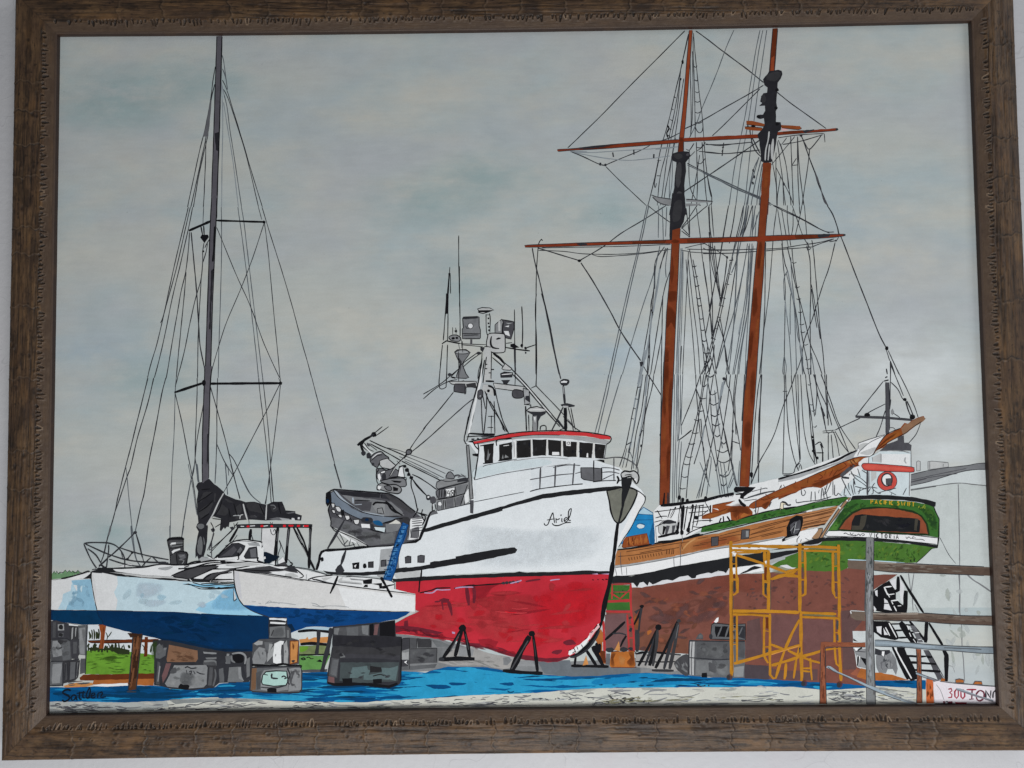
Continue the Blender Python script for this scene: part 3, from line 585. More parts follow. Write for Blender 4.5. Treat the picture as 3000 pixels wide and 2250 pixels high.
S0 g110/khaki/g130 20 281 912 28 70 0.05 0.12 2858,-2666 308,-16 58,-95 -369,4
L10 g75 56 2879,-2666 109,-14 136,-15
L10 g75 56 2864,-2693 82,-21 109,-1
@ painted_schooner rigging
L10 ink 75 1442,2769 -155,-153 -291,-288 -291,-295 -260,-247
L10 ink2 96 1533,2766 89,-68 139,-114 187,-148 139,-119
L10 rig 66 1852,2768 -61,-131 -71,-183 -60,-145 -90,-202 -51,-134 -59,-115
L10 rig 66 2070,2765 -43,-190 -44,-242 -55,-289 -54,-240 -53,-239 -46,-283
L10 rig 66 2094,2764 -38,-170 -45,-261 -45,-270 -76,-384 -34,-211 -26,-187
L10 rig 66 2127,2764 -33,-190 -57,-338 -45,-289 -35,-240 -36,-287 -20,-140
L10 ink2 75 1470,2739 -42,-174 -26,-116 -47,-184 -42,-174 -41,-153 -50,-154 -53,-239 -51,-200 -17,-54
L10 ink2 64 1470,2720 -53,-213
L10 ink2 64 1402,2458 -23,-174 -37,-193 -42,-183 -42,-192 -51,-191 -28,-235
L10 ink2 64 1395,2361 -34,-270 -42,-183 -53,-240 -43,-287 -17,-91
L10 ink2 64 1424,2361 -38,-213 -39,-240 -43,-240 -52,-239 -23,-139
L10 rig 55 1346,1859 -53,-287 -14,-283
L10 rig 55 1315,1716 -10,-240 -36,-187
F1 ink 1427,2502 -2,-11 -5,-6 -6,0 -5,7 -1,10 2,10 5,6 6,0 4,-6
F1 ink 1405,2356 -2,-5 -4,-4 -5,0 -3,4 -2,6 2,5 4,4 4,0 4,-4
L00 ink 96 1335,2207 19,-10
L00 ink 96 1314,2106 18,-10
L00 ink 96 1302,2014 19,-10
L00 ink 96 1291,1937 19,-10
L00 ink 96 1280,1880 19,-10
L10 ink 128 1277,1966 14,-29 -20,-38 9,-39
L10 ink2 64 1513,2749 7,-117 11,-166 18,-223 19,-194 10,-193 10,-192 19,-192 20,-115
L10 ink2 64 1508,2719 0,-185 3,-291 -2,-289 -2,-97
L10 ink2 64 1481,2593 -1,-252 -2,-291 -9,-183
L10 ink2 64 1500,2593 -1,-253 -11,-290 -18,-173
L10 ink2 75 1511,2464 14,-10 13,14
L10 ink2 75 1514,2348 14,-10 14,13
L10 ink2 75 1516,2248 18,-10 18,13
L10 ink2 75 1512,2166 22,-10 22,13
L10 ink2 75 1510,2074 24,-10 25,13
L10 ink2 75 1512,1987 28,-10 29,13
L10 ink2 75 1509,1954 14,-39 23,-18 21,17 8,39
L10 ink2 85 2086,2293 -144,-85 -192,-104 -192,-108 -134,-61
L10 ink2 75 2057,2264 -165,-162 -146,-142 -97,-90
L10 ink2 75 1385,1902 -86,-42 -86,-28
L10 ink2 75 1127,1795 -95,-47 -172,-69 -95,-40
L10 rigl 66 1363,1782 -236,-16 -237,-11 -246,-11 -171,8
L10 rigl 66 473,1752 170,-37 151,-26 142,-16 189,12 171,21
L10 rigl 66 483,1747 103,-21 208,-41
L10 rigl 132 1335,1778 -161,-12
L10 rigl 132 464,1755 142,-8
L10 ink2 85 473,1752 94,-40 132,-65 61,-15
F1 ink2 722,1645 -2,-8 -4,-5 -6,1 -5,5 -2,7 2,8 5,5 6,0 5,-5
F1 ink2 769,1637 -3,-7 -6,-4 -7,0 -5,4 -2,7 2,7 6,4 7,0 5,-4
L10 ink 64 760,1623 125,-132 139,-136 66,-64
L01 ink2 117 819,1742 6,-39
L01 ink2 117 994,1763 1,-43
L01 ink2 117 1161,1723 -3,-34
L10 ink2 75 1591,1803 113,-16 133,13 142,12
L10 ink2 75 1533,1741 113,-11 94,-11 142,8 161,19
L10 ink2 75 1591,1818 -29,-43 -48,-33
L10 ink2 75 1429,1762 28,-10 39,57
L10 ink2 75 1519,1775 33,-5 20,29
L10 ink2 64 1742,1811 -6,-44 -6,-67
F1 ink 1744,1772 -1,-4 -4,-3 -5,0 -4,3 -1,4 2,5 3,3 5,-1 4,-2
F1 ink 1739,1740 -2,-4 -4,-3 -4,0 -4,3 -1,5 1,4 4,3 5,0 3,-3
L10 ink2 75 1516,1819 1,-154 0,-192 -11,-187
L10 ink2 75 1563,1818 6,-154 13,-240 13,-139
L10 ink2 75 1521,1646 28,-10 39,47
L10 ink2 64 1457,1752 -9,-182 11,-144 45,-96
L10 ink2 64 1541,1712 -21,-124 -43,-210 -19,-92
L10 ink2 64 1504,1742 -67,-66
L10 ink2 96 2045,1830 -163,-113 -240,-159 -235,-155
L10 ink2 75 1436,1642 158,-84 233,-118 290,-143
L10 rig 66 1436,1628 205,-104 186,-103 214,-89 75,-44
L10 ink2 75 1603,1520 17,-96 12,-67 -4,-73
L10 ink2 75 1200,1669 -41,-191 8,-38 10,38
L00 ink2 75 1187,1669 33,0
L00 ink2 75 1182,1540 33,-1
L10 rig 77 2032,1686 -73,-233 -42,-173
L10 rig 77 2050,1667 -60,-224 -34,-163
L10 rig 77 2032,1677 -38,-72 -23,-71
L10 rig 77 1982,1572 -35,-148 -20,-144
L10 rig 77 2059,1628 -39,-204 -17,-145
L10 rig 77 2068,1619 -32,-201 -12,-139
F1 ink2 1990,1572 -2,-8 -4,-5 -5,0 -4,5 -2,8 2,8 4,5 6,0 4,-5
F1 ink2 1998,1519 -2,-8 -4,-5 -5,0 -4,5 -2,8 2,8 4,5 6,0 4,-5
F1 ink2 1985,1467 -2,-8 -5,-5 -5,0 -4,5 -1,8 1,8 5,4 5,0 4,-5
F0 g110 1138,1383 65,-30 94,-16 -1,-52 -75,10 -56,44
F0 g110 1420,1340 122,-13 94,-4 0,-9 -94,-4 -123,11
F0 g110 1419,1302 113,-1 9,-15 -123,-8
L10 ink2 75 1133,1378 61,-20 103,-16
L10 ink2 75 1142,1363 51,-48 81,-26
L10 ink2 75 1420,1339 122,-10 99,-11
L10 ink2 75 1529,1285 12,1
L10 ink2 75 1636,1309 -28,-25
L10 ink2 85 2198,2233 102,-88 130,-99 166,-127
L10 ink2 75 2197,1847 189,22 190,7
L10 ink2 75 2233,1789 152,27 181,50
L10 ink2 75 2580,1876 3,-73
L10 ink2 85 2386,1864 36,-77 36,-39 98,114
F1 ink2 2398,1862 -3,-6 -5,-3 -7,0 -6,3 -2,6 2,6 6,3 7,0 6,-3
L10 ink2 96 2404,1825 43,-144 43,-126 26,-96 43,-115 29,-73
F1 g60 2491,1565 16,-96 18,-19 33,-144 37,-39 -36,77 -25,96 -26,86
L10 ink2 75 2454,1748 -19,-144 -34,-191 -23,-139
L10 ink2 75 2454,1748 -7,-77
L10 ink2 75 2358,1855 3,-202 14,-192 19,-187
L10 ink2 75 2301,1856 2,-250 3,-331
L10 ink2 75 2357,1845 -4,-144 -2,-240 5,-187
L10 ink2 64 2303,1611 40,61
L10 ink2 64 2303,1611 48,4
L10 ink2 64 2196,1828 52,-173 30,-269 9,-111
L10 ink2 64 2214,1799 42,-193 14,-191
L10 ink2 64 2175,1723 -5,-163 4,-283
L10 ink2 64 2136,1685 31,-221 2,-187
L10 ink2 64 2187,1819 30,-260 23,-283
L10 ink2 64 2171,1598 53,-116 54,-115 31,-92
L10 ink2 64 2224,1482 2,-206
L10 ink2 64 2207,1521 -28,-153 -7,-91
L10 ink2 64 2334,1855 -103,-123 -97,-114
L10 ink2 64 2268,1846 -44,-57
F1 ink2 2241,1453 -1,-7 -5,-5 -5,0 -4,5 -1,8 1,8 5,4 5,0 4,-5
L10 rig 77 1566,1568 150,-69 158,-79 177,-79
L10 rig 77 2101,1288 20,-11
L10 rig 77 1566,1557 149,-72 159,-79 167,-79
L10 rig 77 2102,1301 44,-24
L10 ink2 96 1963,1918 7,-67 26,-97 55,-68
L10 ink2 96 1980,1850 35,-77 27,-58
L10 ink2 96 1953,1918 -8,49
L10 ink2 75 1591,1798 170,-2 218,16
L10 ink2 75 1589,1731 170,-12 265,25
L10 ink2 64 1745,1811 -20,-111
L10 ink2 85 1253,1289 -186,-116 -190,-111 -153,-112 -194,-112
L10 ink2 75 1102,1291 15,-13 102,-83 65,-48
L10 ink2 96 188,947 150,-49 178,-58
F1 ink 543,836 -3,-7 -8,-4 -10,0 -8,4 -3,8 3,7 8,4 10,0 8,-5
L10 ink2 107 539,819 96,-153 136,-247 91,-180 154,-237
L10 ink2 75 1030,-26 45,-86
L10 ink2 64 192,928 212,-12 150,-21 226,-8 235,6 169,17 99,13
L10 ink2 64 216,947 188,2 283,1 339,5 258,8
L10 ink2 64 629,889 75,-20 170,7 169,12 160,22
L10 rig 77 1095,1291 -38,-165 -62,-266 -70,-264 -82,-338 -87,-366
L10 rig 77 1109,1291 -43,-194 -62,-256 -61,-245 -81,-339 -87,-365
L10 rig 66 1192,1290 -10,-270
L10 rig 66 1220,1276 3,-114 1,-162
L10 rig 66 1258,1276 -15,-248
L10 rig 66 1195,953 -52,-218 -99,-282 -90,-272 -89,-291
L10 ink2 75 1232,943 -78,-123 -13,-189 -21,-132 -33,-207 -52,-262 -30,-141
L10 ink2 75 1255,933 -54,-132 -36,-170 -38,-226 -32,-188 -28,-329
L10 ink2 75 1275,743 -50,-151 -53,-263 -53,-300 -24,-141
L10 ink2 75 1209,536 -9,-226 -11,-282 -5,-142
L10 ink2 75 1154,782 -25,-283 -23,-235
L10 ink2 75 1241,933 -51,-189 -42,-245
L10 rigl 132 1191,763 -27,-170 -37,-188
L10 rigl 132 1118,405 -23,-188 -41,-206
L10 rig 66 1179,896 -26,-151 -8,-152
L10 rig 66 1260,933 -22,-152 3,-94
L10 ink2 75 1120,518 -11,-75 18,-67
L10 ink2 75 1054,48 -29,-93 -18,-66
L10 ink2 75 1095,217 -4,-188 -17,-141
L10 ink2 75 1198,234 -41,-206 -33,-141
F0 rigl 1046,95 14,-9 -17,-131 -40,-150 -19,1 31,130
F1 ink 1038,-22 -3,-8 -6,-4 -8,0 -7,5 -2,7 3,8 6,5 8,0 7,-5
F1 ink2 1094,34 -1,-7 -4,-4 -5,0 -3,4 -2,7 2,6 4,5 4,-1 4,-4
L10 rigl 99 1378,931 -22,-340 -27,-377 -14,-329
L10 rig 55 1368,931 -15,-246 -29,-471 -21,-329
L10 rig 55 1382,903 -17,-313 -28,-423 -13,-282
L10 rig 55 1386,903 -11,-313 -24,-423 -13,-282
L10 ink2 64 1429,902 -28,-407 -27,-376 -15,-235
L10 ink2 64 1408,836 14,-246 28,-415 14,-292
L10 ink2 64 1427,836 22,-294 38,-377 14,-282
L10 ink2 75 1438,921 33,-237 31,-284 29,-320 14,-198
L10 ink2 75 1465,835 33,-190 32,-227 31,-254 43,-188 20,-95
L10 ink2 85 1455,786 15,-13 24,9
L10 ink2 85 1465,701 14,-14 25,9
L10 ink2 85 1473,623 15,-13 24,9
L10 ink2 85 1485,519 14,-13 25,9
L10 ink2 85 1491,459 15,-13 25,9
L10 ink2 85 1503,351 15,-14 24,10
L10 ink2 85 1514,257 14,-14 25,9
L10 ink2 85 1524,167 14,-13 25,9
L10 ink2 85 1535,64 15,-13 24,9
L10 ink2 85 1543,-7 14,-13 25,9
L10 ink2 64 1503,1263 23,-201 15,-190 23,-209 24,-170 22,-255 8,-65
L10 ink2 64 1602,1271 8,-248 4,-209 51,-228 17,-94
L10 ink2 64 1627,1284 16,-261
L10 ink2 64 1602,1061 23,-209 32,-218
L10 ink2 64 1650,341 52,-179 31,-216 10,-66
L10 ink2 64 1678,332 24,-151 14,-197
L10 ink2 75 1770,1282 -46,-222 -44,-247 -42,-188 -43,-226 -42,-188
L10 ink2 75 1828,1281 -28,-165 -31,-123
L10 ink2 75 1747,851 -35,-246 -42,-207 -62,-235 -60,-186 -39,-95
L10 ink2 75 1794,850 -53,-227 -52,-226 -62,-225 -61,-196 -29,-94
L10 ink2 75 1774,812 -63,-254 -62,-235 -50,-150
L10 ink2 85 1749,714 32,-10
L10 ink2 85 1727,631 31,-10
L10 ink2 85 1696,516 31,-10
L10 ink2 85 1678,450 32,-9
L10 ink2 85 1653,356 31,-9
L10 ink2 85 1628,263 31,-10
L10 ink2 85 1605,178 32,-9
L10 ink2 64 1562,967 83,-49 102,-67
L10 ink2 64 1401,931 95,23 75,13
L10 ink2 64 1420,921 206,-7 188,-3 178,3
L10 ink2 64 1438,897 188,-12 187,-2 179,12
L10 ink2 64 1372,912 66,-10
F1 ink2 1757,848 -2,-6 -5,-3 -7,0 -5,4 -2,6 2,6 6,4 6,-1 5,-3
L10 ink2 75 1894,1280 -26,-108 -53,-208 -31,-133
L10 ink2 75 1918,1280 -23,-127 -52,-190 -33,-227 -76,-414 -84,-337 -26,-104
L10 ink2 75 1936,1280 -22,-128 -32,-132
L10 ink2 75 1967,1279 -54,-174 -40,-85
L10 rig 66 1991,1279 -34,-270
L10 rig 66 2000,1199 -19,-190
L10 rig 66 2020,1227 -51,-151
L10 rig 66 1843,963 -19,-208 -21,-265 -25,-263 -54,-281 -13,-66
L10 rig 66 1919,962 -34,-189 -53,-264 -54,-282
L10 rig 66 1937,962 -24,-227 -25,-227 -65,-347 -55,-282
L10 rig 66 1956,962 -15,-228 -37,-339 -55,-300 -31,-216
L10 rig 66 1965,943 -39,-407 -39,-423 -16,-235
L10 rigl 88 1938,810 -28,-189
L10 rigl 88 1924,621 -39,-226
L10 rigl 88 1856,348 -32,-140
L10 ink2 128 1765,822 33,4
L10 ink2 75 1418,1264 23,-229
L10 ink2 75 1447,1287 -6,-252
L10 ink2 75 1509,1286 -74,-108 -58,-75
L10 ink2 75 1597,1285 -96,-79 -125,-113
L10 ink2 75 1377,1103 64,-68
L10 ink2 75 1376,1074 56,-44
F1 ink2 1447,1027 -2,-4 -4,-3 -4,0 -4,3 -2,5 2,4 4,3 4,0 4,-3
L10 ink2 64 1355,120 -14,-188
L10 ink2 75 1516,-118 79,141
L10 ink2 75 1533,136 48,-254
L10 ink2 75 1570,117 -23,-187 -8,-48
L10 ink2 75 1626,126 -22,-141 -50,-103
L10 ink2 75 1604,-15 -31,-103
F1 ink2 1708,-156 -3,-9 -5,-6 -7,1 -6,5 -2,9 3,9 5,5 7,0 6,-6
L10 ink 75 217,1023 -24,-38 -11,-95 -11,-132 -8,-247 -4,-282 -4,-282 1,-48
L10 ink 117 212,1021 14,-12
L10 ink2 96 139,948 19,-114 44,-191 44,-227 52,-283 48,-236
L10 ink2 96 2585,1271 45,-81 34,-105 8,-47 22,-39 47,-133 69,-200 68,-190 94,-264 57,-123
F1 ink 3051,78 -3,-10 -7,-6 -8,0 -7,6 -3,10 3,10 8,6 8,0 7,-6
L10 ink2 75 2139,1277 78,-43 139,-68 139,-79 102,-48
L10 ink2 75 2148,1277 70,-33 185,-98 147,-88 85,-10
L10 ink2 75 1551,929 56,-20 226,2 159,3
L10 ink2 75 1550,882 235,1 207,12
L10 ink2 75 2067,913 141,7 142,22 141,17 142,32
L10 ink2 75 2067,898 160,13 122,7 104,9
L10 ink2 75 2453,927 85,32 76,22
L10 ink2 75 2651,976 -56,-9
F1 ink2 2655,976 -2,-5 -4,-3 -5,0 -5,3 -1,5 2,5 4,3 5,0 4,-3
L10 ink2 75 2671,1004 -20,-33
L10 ink2 75 2641,962 -53,-198 -71,-189 -82,-244 -71,-177 -33,-159 -49,-122
L10 ink2 64 2172,1277 -12,-71 -23,-152 -19,-189 -31,-284 -35,-235 -22,-141 -31,-329
L10 ink2 64 2175,1244 27,-229 4,-190 13,-208 -5,-170 -14,-338 -10,-235
L10 ink2 64 2208,1244 24,-172 23,-152
L10 ink2 64 2256,1276 -3,-109 14,-162 8,-67
L10 ink2 64 2296,1275 41,-128 43,-134 54,-96
L10 ink2 64 2302,1242 -4,-142 -22,-105
L10 ink2 64 2355,1274 3,-70
L10 ink2 64 2376,1274 -19,-89 -53,-200
L10 ink2 64 2398,1274 5,-128 6,-124
L10 ink2 75 2416,965 3,-76 11,-85 -2,-227 -13,-283 -4,-281 -1,-142
L10 ink2 75 2450,984 11,-105 12,-209 12,-236 12,-216 14,-141 9,-159 5,-48
L10 ink2 75 2406,937 8,-38 29,18
L10 ink2 75 2200,958 23,-171 18,-57 40,-218 31,-207 14,-179 22,-206 13,-48
L10 ink2 75 2246,929 25,-123 24,-152 41,-171 42,-188 32,-170 52,-132 39,-123
L10 ink2 75 2284,919 6,-114 22,-189 23,-189 4,-179 15,-122 24,-132 12,-122
L10 ink2 75 2434,614 23,-151 23,-170 15,-131
L10 ink2 75 2433,577 14,-152 23,-169
L10 rig 66 2272,844 4,-171 14,-189 19,-283 34,-141 0,-188
L10 rig 66 2241,730 -31,-75 0,-170
L10 rig 66 2215,485 14,-170 14,-160 7,-234 0,-48
L10 rig 66 2263,541 -9,-151 -5,-188
L10 rig 66 2231,711 33,-151 24,-133 3,-225 1,-329
L10 rig 66 2325,107 14,-187 1,-48
L10 rig 66 2193,34 16,-94 -6,-66
L10 rig 66 2184,-126 -4,29 12,112
L10 rig 66 2417,50 21,-179
L10 rig 66 2416,13 -13,-131 2,-11
L10 rigl 77 2245,730 44,-265
L10 rigl 77 2214,466 11,-113
L10 rigl 77 2326,135 15,-122
L10 ink2 64 2279,800 19,-8 21,9
L10 ink2 64 2298,596 19,-8 21,10
L10 ink2 64 2308,497 18,-8 21,9
L10 ink2 64 2318,388 19,-7 20,9
L10 ink2 64 2328,288 18,-8 21,9
L10 ink2 64 2334,224 18,-8 21,9
L10 ink2 64 2355,120 18,-8 21,10
L10 ink2 64 2366,-2 19,-8 20,10
L10 ink2 64 2373,-77 19,-8 20,10
L10 ink2 75 2069,970 -13,-294 -12,-283 -26,-282 -30,-234
L10 ink2 75 1549,815 23,-189 23,-227 13,-226 28,-292
L10 ink2 75 1608,1284 4,-185 15,-133 23,-228 32,-246
L10 ink2 75 1627,1284 12,-223
L10 ink2 75 1599,966 5,-189 12,-284 -2,-283
L10 ink2 75 1646,947 14,-171 23,-246
L10 ink2 75 1678,341 24,-160 22,-235 10,-66
L10 ink2 75 1770,1282 -25,-127 -44,-237 -63,-293 -52,-226
L10 ink2 75 1828,1281 -28,-165 -32,-152
L10 ink2 75 1746,841 -22,-161 -53,-235
L10 rig 77 1896,1280 -19,-127 -52,-190 -41,-132
L10 rig 77 1919,1280 -25,-175 -63,-256 -50,-132
L10 rig 77 1934,1280 -30,-146 -40,-105
L10 rig 77 1971,1279 -10,-127 -23,-152
L10 rig 77 1993,1279 -22,-127 -13,-133
L10 rig 77 1831,849 -15,-227 -27,-320 -35,-281 -20,-141
L10 rig 77 1907,886 -43,-208 -72,-282 -61,-187 -91,-280
L10 rig 77 1927,943 -5,-209 -37,-339 -75,-375 -31,-141
L10 rig 77 1945,914 -17,-293 -24,-226 -75,-375 -20,-141
L10 ink2 75 3032,66 25,-90
L10 ink2 75 3046,61 56,-132 27,-67
L10 ink2 75 3062,-24 -4,-113
L10 ink2 75 3062,-24 35,-113
L10 rig 77 754,-108 -32,-139 -50,-195 -40,-144
L10 rig 77 773,-108 -32,-149 -50,-195 -35,-139
L10 rig 77 860,-110 -25,-73 -59,-186 -69,-232
L10 ink2 75 1008,-111 -25,-130 -51,-232 -50,-223 -55,-166
L10 ink2 75 1032,-112 -21,-129 -41,-214 -41,-204 -51,-213
L10 ink2 75 1062,-112 -12,-64 -32,-224 -51,-204 -43,-287
L10 ink2 75 1090,-112 -12,-83 -43,-280 -41,-185 -33,-231
L10 ink2 75 1122,-113 -17,-111 -60,-223 -28,-232 -46,-185
L10 rigl 132 1007,-111 -14,-102
L10 rigl 132 1072,-112 -24,-176
L10 rigl 132 973,-288 -20,-93
L10 rigl 88 1028,-120 -47,-242 -63,-353
L10 rigl 88 1057,-289 -52,-278 -61,-278
L10 rig 66 1002,-232 -22,-168 -41,-204 -40,-148
L10 rig 66 909,-733 26,-66 8,-83
L10 rig 66 890,-715 -40,-157
L10 ink2 85 984,-222 28,9
L10 ink2 85 963,-311 28,-5
L10 ink2 85 948,-385 23,-10
L10 ink2 85 928,-469 23,-9
L10 ink2 85 886,-687 43,23
L10 ink2 85 995,-614 28,46
L10 ink2 85 1072,-112 43,-65 68,-113
F0 ink2 1007,-7 32,-1 -10,-37 -14,0
L10 ink2 85 1185,-114 -5,-176 -12,-279 -11,-278
F1 ink 1177,-611 -2,-8 -5,-4 -5,0 -5,4 -2,8 2,8 5,4 6,0 4,-5
F1 ink2 1015,-696 -1,-6 -5,-4 -5,0 -4,4 -1,7 1,6 5,4 5,0 4,-4
L10 rig 66 1292,-115 -9,-270 -11,-278 -18,-499
L10 rig 66 1311,-115 -7,-177 -13,-372 -25,-499
L10 rig 66 1325,-115 -5,-177 -8,-242 -7,-130
L10 rig 66 1340,-115 -4,-177 -10,-242 -16,-121
L10 rig 66 1360,-116 -16,-269 -8,-149
L10 rig 66 1319,-655 -23,-194 -10,-277
L10 rig 66 1337,-664 -24,-278 -13,-166
L10 rig 66 1334,-385 5,-223
L10 rigl 110 1316,-115 -10,-270 -7,-149
L10 ink 96 1314,-655 52,37 57,46
L10 ink2 75 1505,-117 -56,-158 -109,-259
L10 ink2 75 1466,-117 2,-121 13,-242 15,-149 25,-112
L10 ink2 75 1504,-117 2,-84
L10 ink2 75 1532,-118 -28,-176 -42,-186 -60,-203 -60,-185 -33,-258
L10 ink2 75 1551,-118 -17,-83 -52,-260 -32,-167 -52,-222 -34,-277
L10 ink2 75 1553,-118 26,-177 12,-242 39,-316
L10 ink2 75 1626,-119 11,-83 30,-262 50,-260 49,-269 17,-37
L10 ink2 75 1612,-119 -33,-176 -23,-149 -61,-222 -60,-185
L10 ink2 75 1500,-480 13,-242 30,-278
L10 ink2 75 1468,-238 52,-168 40,-261 51,-204 31,-231
L10 ink2 75 1494,-309 23,-9 31,7
L10 ink2 75 1473,-411 23,-10 31,7
L10 ink2 75 1444,-485 23,-10 31,7
L10 ink2 75 1423,-592 23,-9 31,7
L10 ink2 75 1393,-680 23,-9 31,7
L10 ink2 75 1372,-786 23,-10 31,7
L10 ink2 75 1352,-846 23,-9 31,7
L10 ink2 75 1331,-947 23,-10 31,7
L10 ink2 75 1311,-1041 23,-10 30,7
L10 ink2 85 1555,-123 29,-19 36,20
L10 ink2 85 1516,-202 16,-19 21,21
L10 ink2 85 1570,-268 29,-19 36,20
L10 ink2 85 1572,-352 34,-19 41,20
L10 ink2 85 1580,-445 33,-19 41,20
L10 ink2 85 1592,-524 28,-19 37,20
L10 ink2 85 1608,-613 21,-18 26,20
L10 ink2 85 1662,-669 21,-21 21,24
L10 ink2 85 1624,-738 48,-21 49,24
L10 ink2 85 1626,-821 51,-21 51,23
L10 ink2 85 1637,-937 41,-21 43,24
L10 ink2 85 1649,-1011 23,-21 24,24
L10 ink2 75 1718,-120 2,-83 27,-66 32,-215 39,-260
L10 ink2 75 1718,-120 -6,-37 -50,-139 -31,-158
L10 ink2 75 1794,-121 -19,-139 -16,-279 -14,-149 -33,-221
L10 ink2 75 1807,-121 -24,-176 -3,-112 4,-205
L10 ink2 75 1698,-166 -26,-130 -53,-242 -31,-129 -41,-185 -62,-267
L10 ink2 75 1751,-121 -24,-176 -43,-241 -32,-167 -42,-203
L10 ink2 75 1676,-501 24,-167 33,-149 21,-93
L10 ink2 75 1755,-669 55,-19
L10 rigl 110 1698,-166 -26,-130
L10 rigl 110 1505,-666 21,130
L10 rigl 110 1684,-184 -43,-224
L10 rig 66 1617,-249 22,-252 31,-223
L10 rig 66 1573,-118 -25,-270 50,-242
L10 rig 66 1548,-815 -41,-129 -41,-184
L10 rig 66 1537,-852 -50,-166 -39,-110
L10 rig 66 1612,-853 30,-249
L10 rig 66 1622,-816 39,-277
L10 rig 66 1649,-835 31,-268
L10 rig 66 1677,-835 30,-264
L10 rig 66 1567,-787 8,-47 -44,-276
L10 rig 66 1742,-836 12,-74 -55,-156
L10 rig 66 1711,-946 29,55
L10 rig 66 1718,-1048 39,83
L10 rig 66 1758,-910 25,-120
L10 rig 66 1807,-827 -19,-203
L10 rig 66 1482,-833 79,-204
L10 rig 66 1703,-909 -29,-37 -27,10
F1 ink2 1709,-156 -2,-7 -5,-4 -7,0 -6,4 -2,7 2,6 6,4 7,0 6,-4
F1 ink2 1766,-586 -2,-10 -4,-6 -6,1 -4,6 -1,9 2,10 4,6 5,0 4,-6
L10 ink2 85 1759,-521 -9,-167 -9,-166
L10 ink2 75 1866,-122 -13,-176 -19,-205
L10 ink2 75 2007,-124 -9,-129 -24,-233 -20,-371
L10 ink2 75 1999,-124 -29,-138 -36,-316 -40,-444
L10 ink2 75 2003,-124 -20,-343 -28,-547
L10 ink2 75 2278,-127 -27,-83 -80,-185 -81,-232 -126,-221 -60,-147
L10 ink2 75 1964,-857 -70,-165
F1 ink 1914,-941 -3,-13 -6,-8 -8,0 -7,8 -2,13 3,13 7,8 8,0 6,-8
L10 ink2 75 2190,-126 -1,-139 -14,-316 -19,-361
L10 ink2 75 2201,-126 1,-177 10,-279 32,-204 42,-130
L10 ink2 75 2175,-265 37,0
L10 ink2 75 2156,-938 83,4 20,46 38,37
L10 ink2 75 2160,-951 79,3
L10 ink2 85 2302,-833 -43,-46
L10 ink2 64 2249,-127 2,-83 20,-280 20,-260 7,-92
L10 ink2 64 2285,-127 0,-177 11,-279 7,-241
L10 ink2 64 2302,-127 -1,-270 -3,-427
L10 ink2 64 2324,-128 5,-269 13,-205 32,-167 52,-102
L10 ink2 64 2287,-898 15,37 12,-55
L10 ink2 75 2364,-128 7,-121 14,-149 12,-223 21,-223
L10 ink2 75 2395,-128 5,-65 29,-280
L10 ink2 75 2371,-249 30,-224 14,-167 21,-222
L10 ink2 75 2436,-129 17,-158 -19,-177
L10 ink2 75 2444,-129 18,-177 51,-168
L10 ink2 75 2495,-130 17,-55 51,-159
L10 ink2 75 2521,-130 6,-176 4,-187
L10 ink2 75 2479,-362 31,-186
L10 ink2 75 2496,-409 22,-176
F1 ink 2418,-642 -3,-6 -6,-4 -8,0 -5,4 -3,7 3,6 6,4 7,0 6,-4
F1 ink 2422,-755 -3,-6 -6,-4 -8,0 -5,4 -3,6 3,7 6,4 8,0 5,-4
F1 ink 2452,-812 -2,-6 -6,-4 -8,0 -6,4 -2,7 3,6 6,4 7,0 6,-4
L10 ink 128 2410,-658 6,-102 21,-65
L10 ink 107 2469,-696 16,-65 -3,-111
L10 ink2 85 2427,-705 42,23 22,-51
L10 ink 85 2434,-770 60,0
L10 ink3 66 2381,-211 14,-6 12,15
L10 ink3 66 2395,-375 14,-5 12,14
L10 ink3 66 2407,-426 14,-6 13,15
L10 ink3 66 2417,-556 14,-6 13,15
L10 ink2 75 2491,-130 21,-55 51,-159 68,-206 123,-196
L10 ink2 75 2535,-130 0,-83 3,-187 0,-148
L10 ink2 75 2430,-129 43,-130 60,-141 33,-149
L10 ink2 75 2536,-325 51,-150 43,-112 68,-186
L10 ink2 75 2482,-399 21,-93 15,-93
L10 ink2 75 2574,-595 26,-66 23,-148
L10 ink2 75 2536,-613 -7,-232
L10 ink2 75 2559,-623 12,-204
L10 ink2 75 2592,-596 53,-102 53,-75
L10 ink2 56 2490,-594 103,8
L10 ink2 56 2490,-608 102,5
L10 ink2 56 2518,-585 18,-28 38,22
L10 ink2 75 2593,-586 94,45 113,50
@ painted_schooner sternpole
F0 g60 3017,-201 28,0 -13,-428 -26,1
L10 ink2 64 3017,-201 -11,-427
L10 ink2 64 3045,-201 -9,-391
L10 ink2 107 3027,-89 6,-46
L10 ink2 149 3015,-163 19,9
L10 ink 149 3005,-191 37,9
F0 g60 2759,-472 245,-12 222,-22 -1,-14 -221,22 -241,12
L10 ink2 64 2759,-472 245,-12 222,-22
L10 ink2 64 2763,-486 241,-12 221,-20
L10 ink2 75 3000,-191 -101,-120 -136,-166
L10 ink2 75 3008,-378 -95,-45 -66,-36
L10 ink2 75 3066,-33 -10,-168 -12,-205
L10 ink2 75 3060,-201 54,-57 35,-75 27,-19
L10 ink2 75 3085,-33 52,-113 60,-131 51,-131 25,-84
L10 ink2 75 3065,-61 43,-113 51,-140
L10 ink2 75 3006,-433 -41,-121 -41,-92
L10 ink2 75 3055,-341 -12,-83
F1 ink 2882,-466 -5,-10 -12,-6 -15,0 -12,6 -4,10 5,10 12,6 15,0 12,-6
F1 ink 3184,-344 -3,-8 -8,-5 -10,0 -7,5 -3,8 3,8 8,5 10,0 8,-5
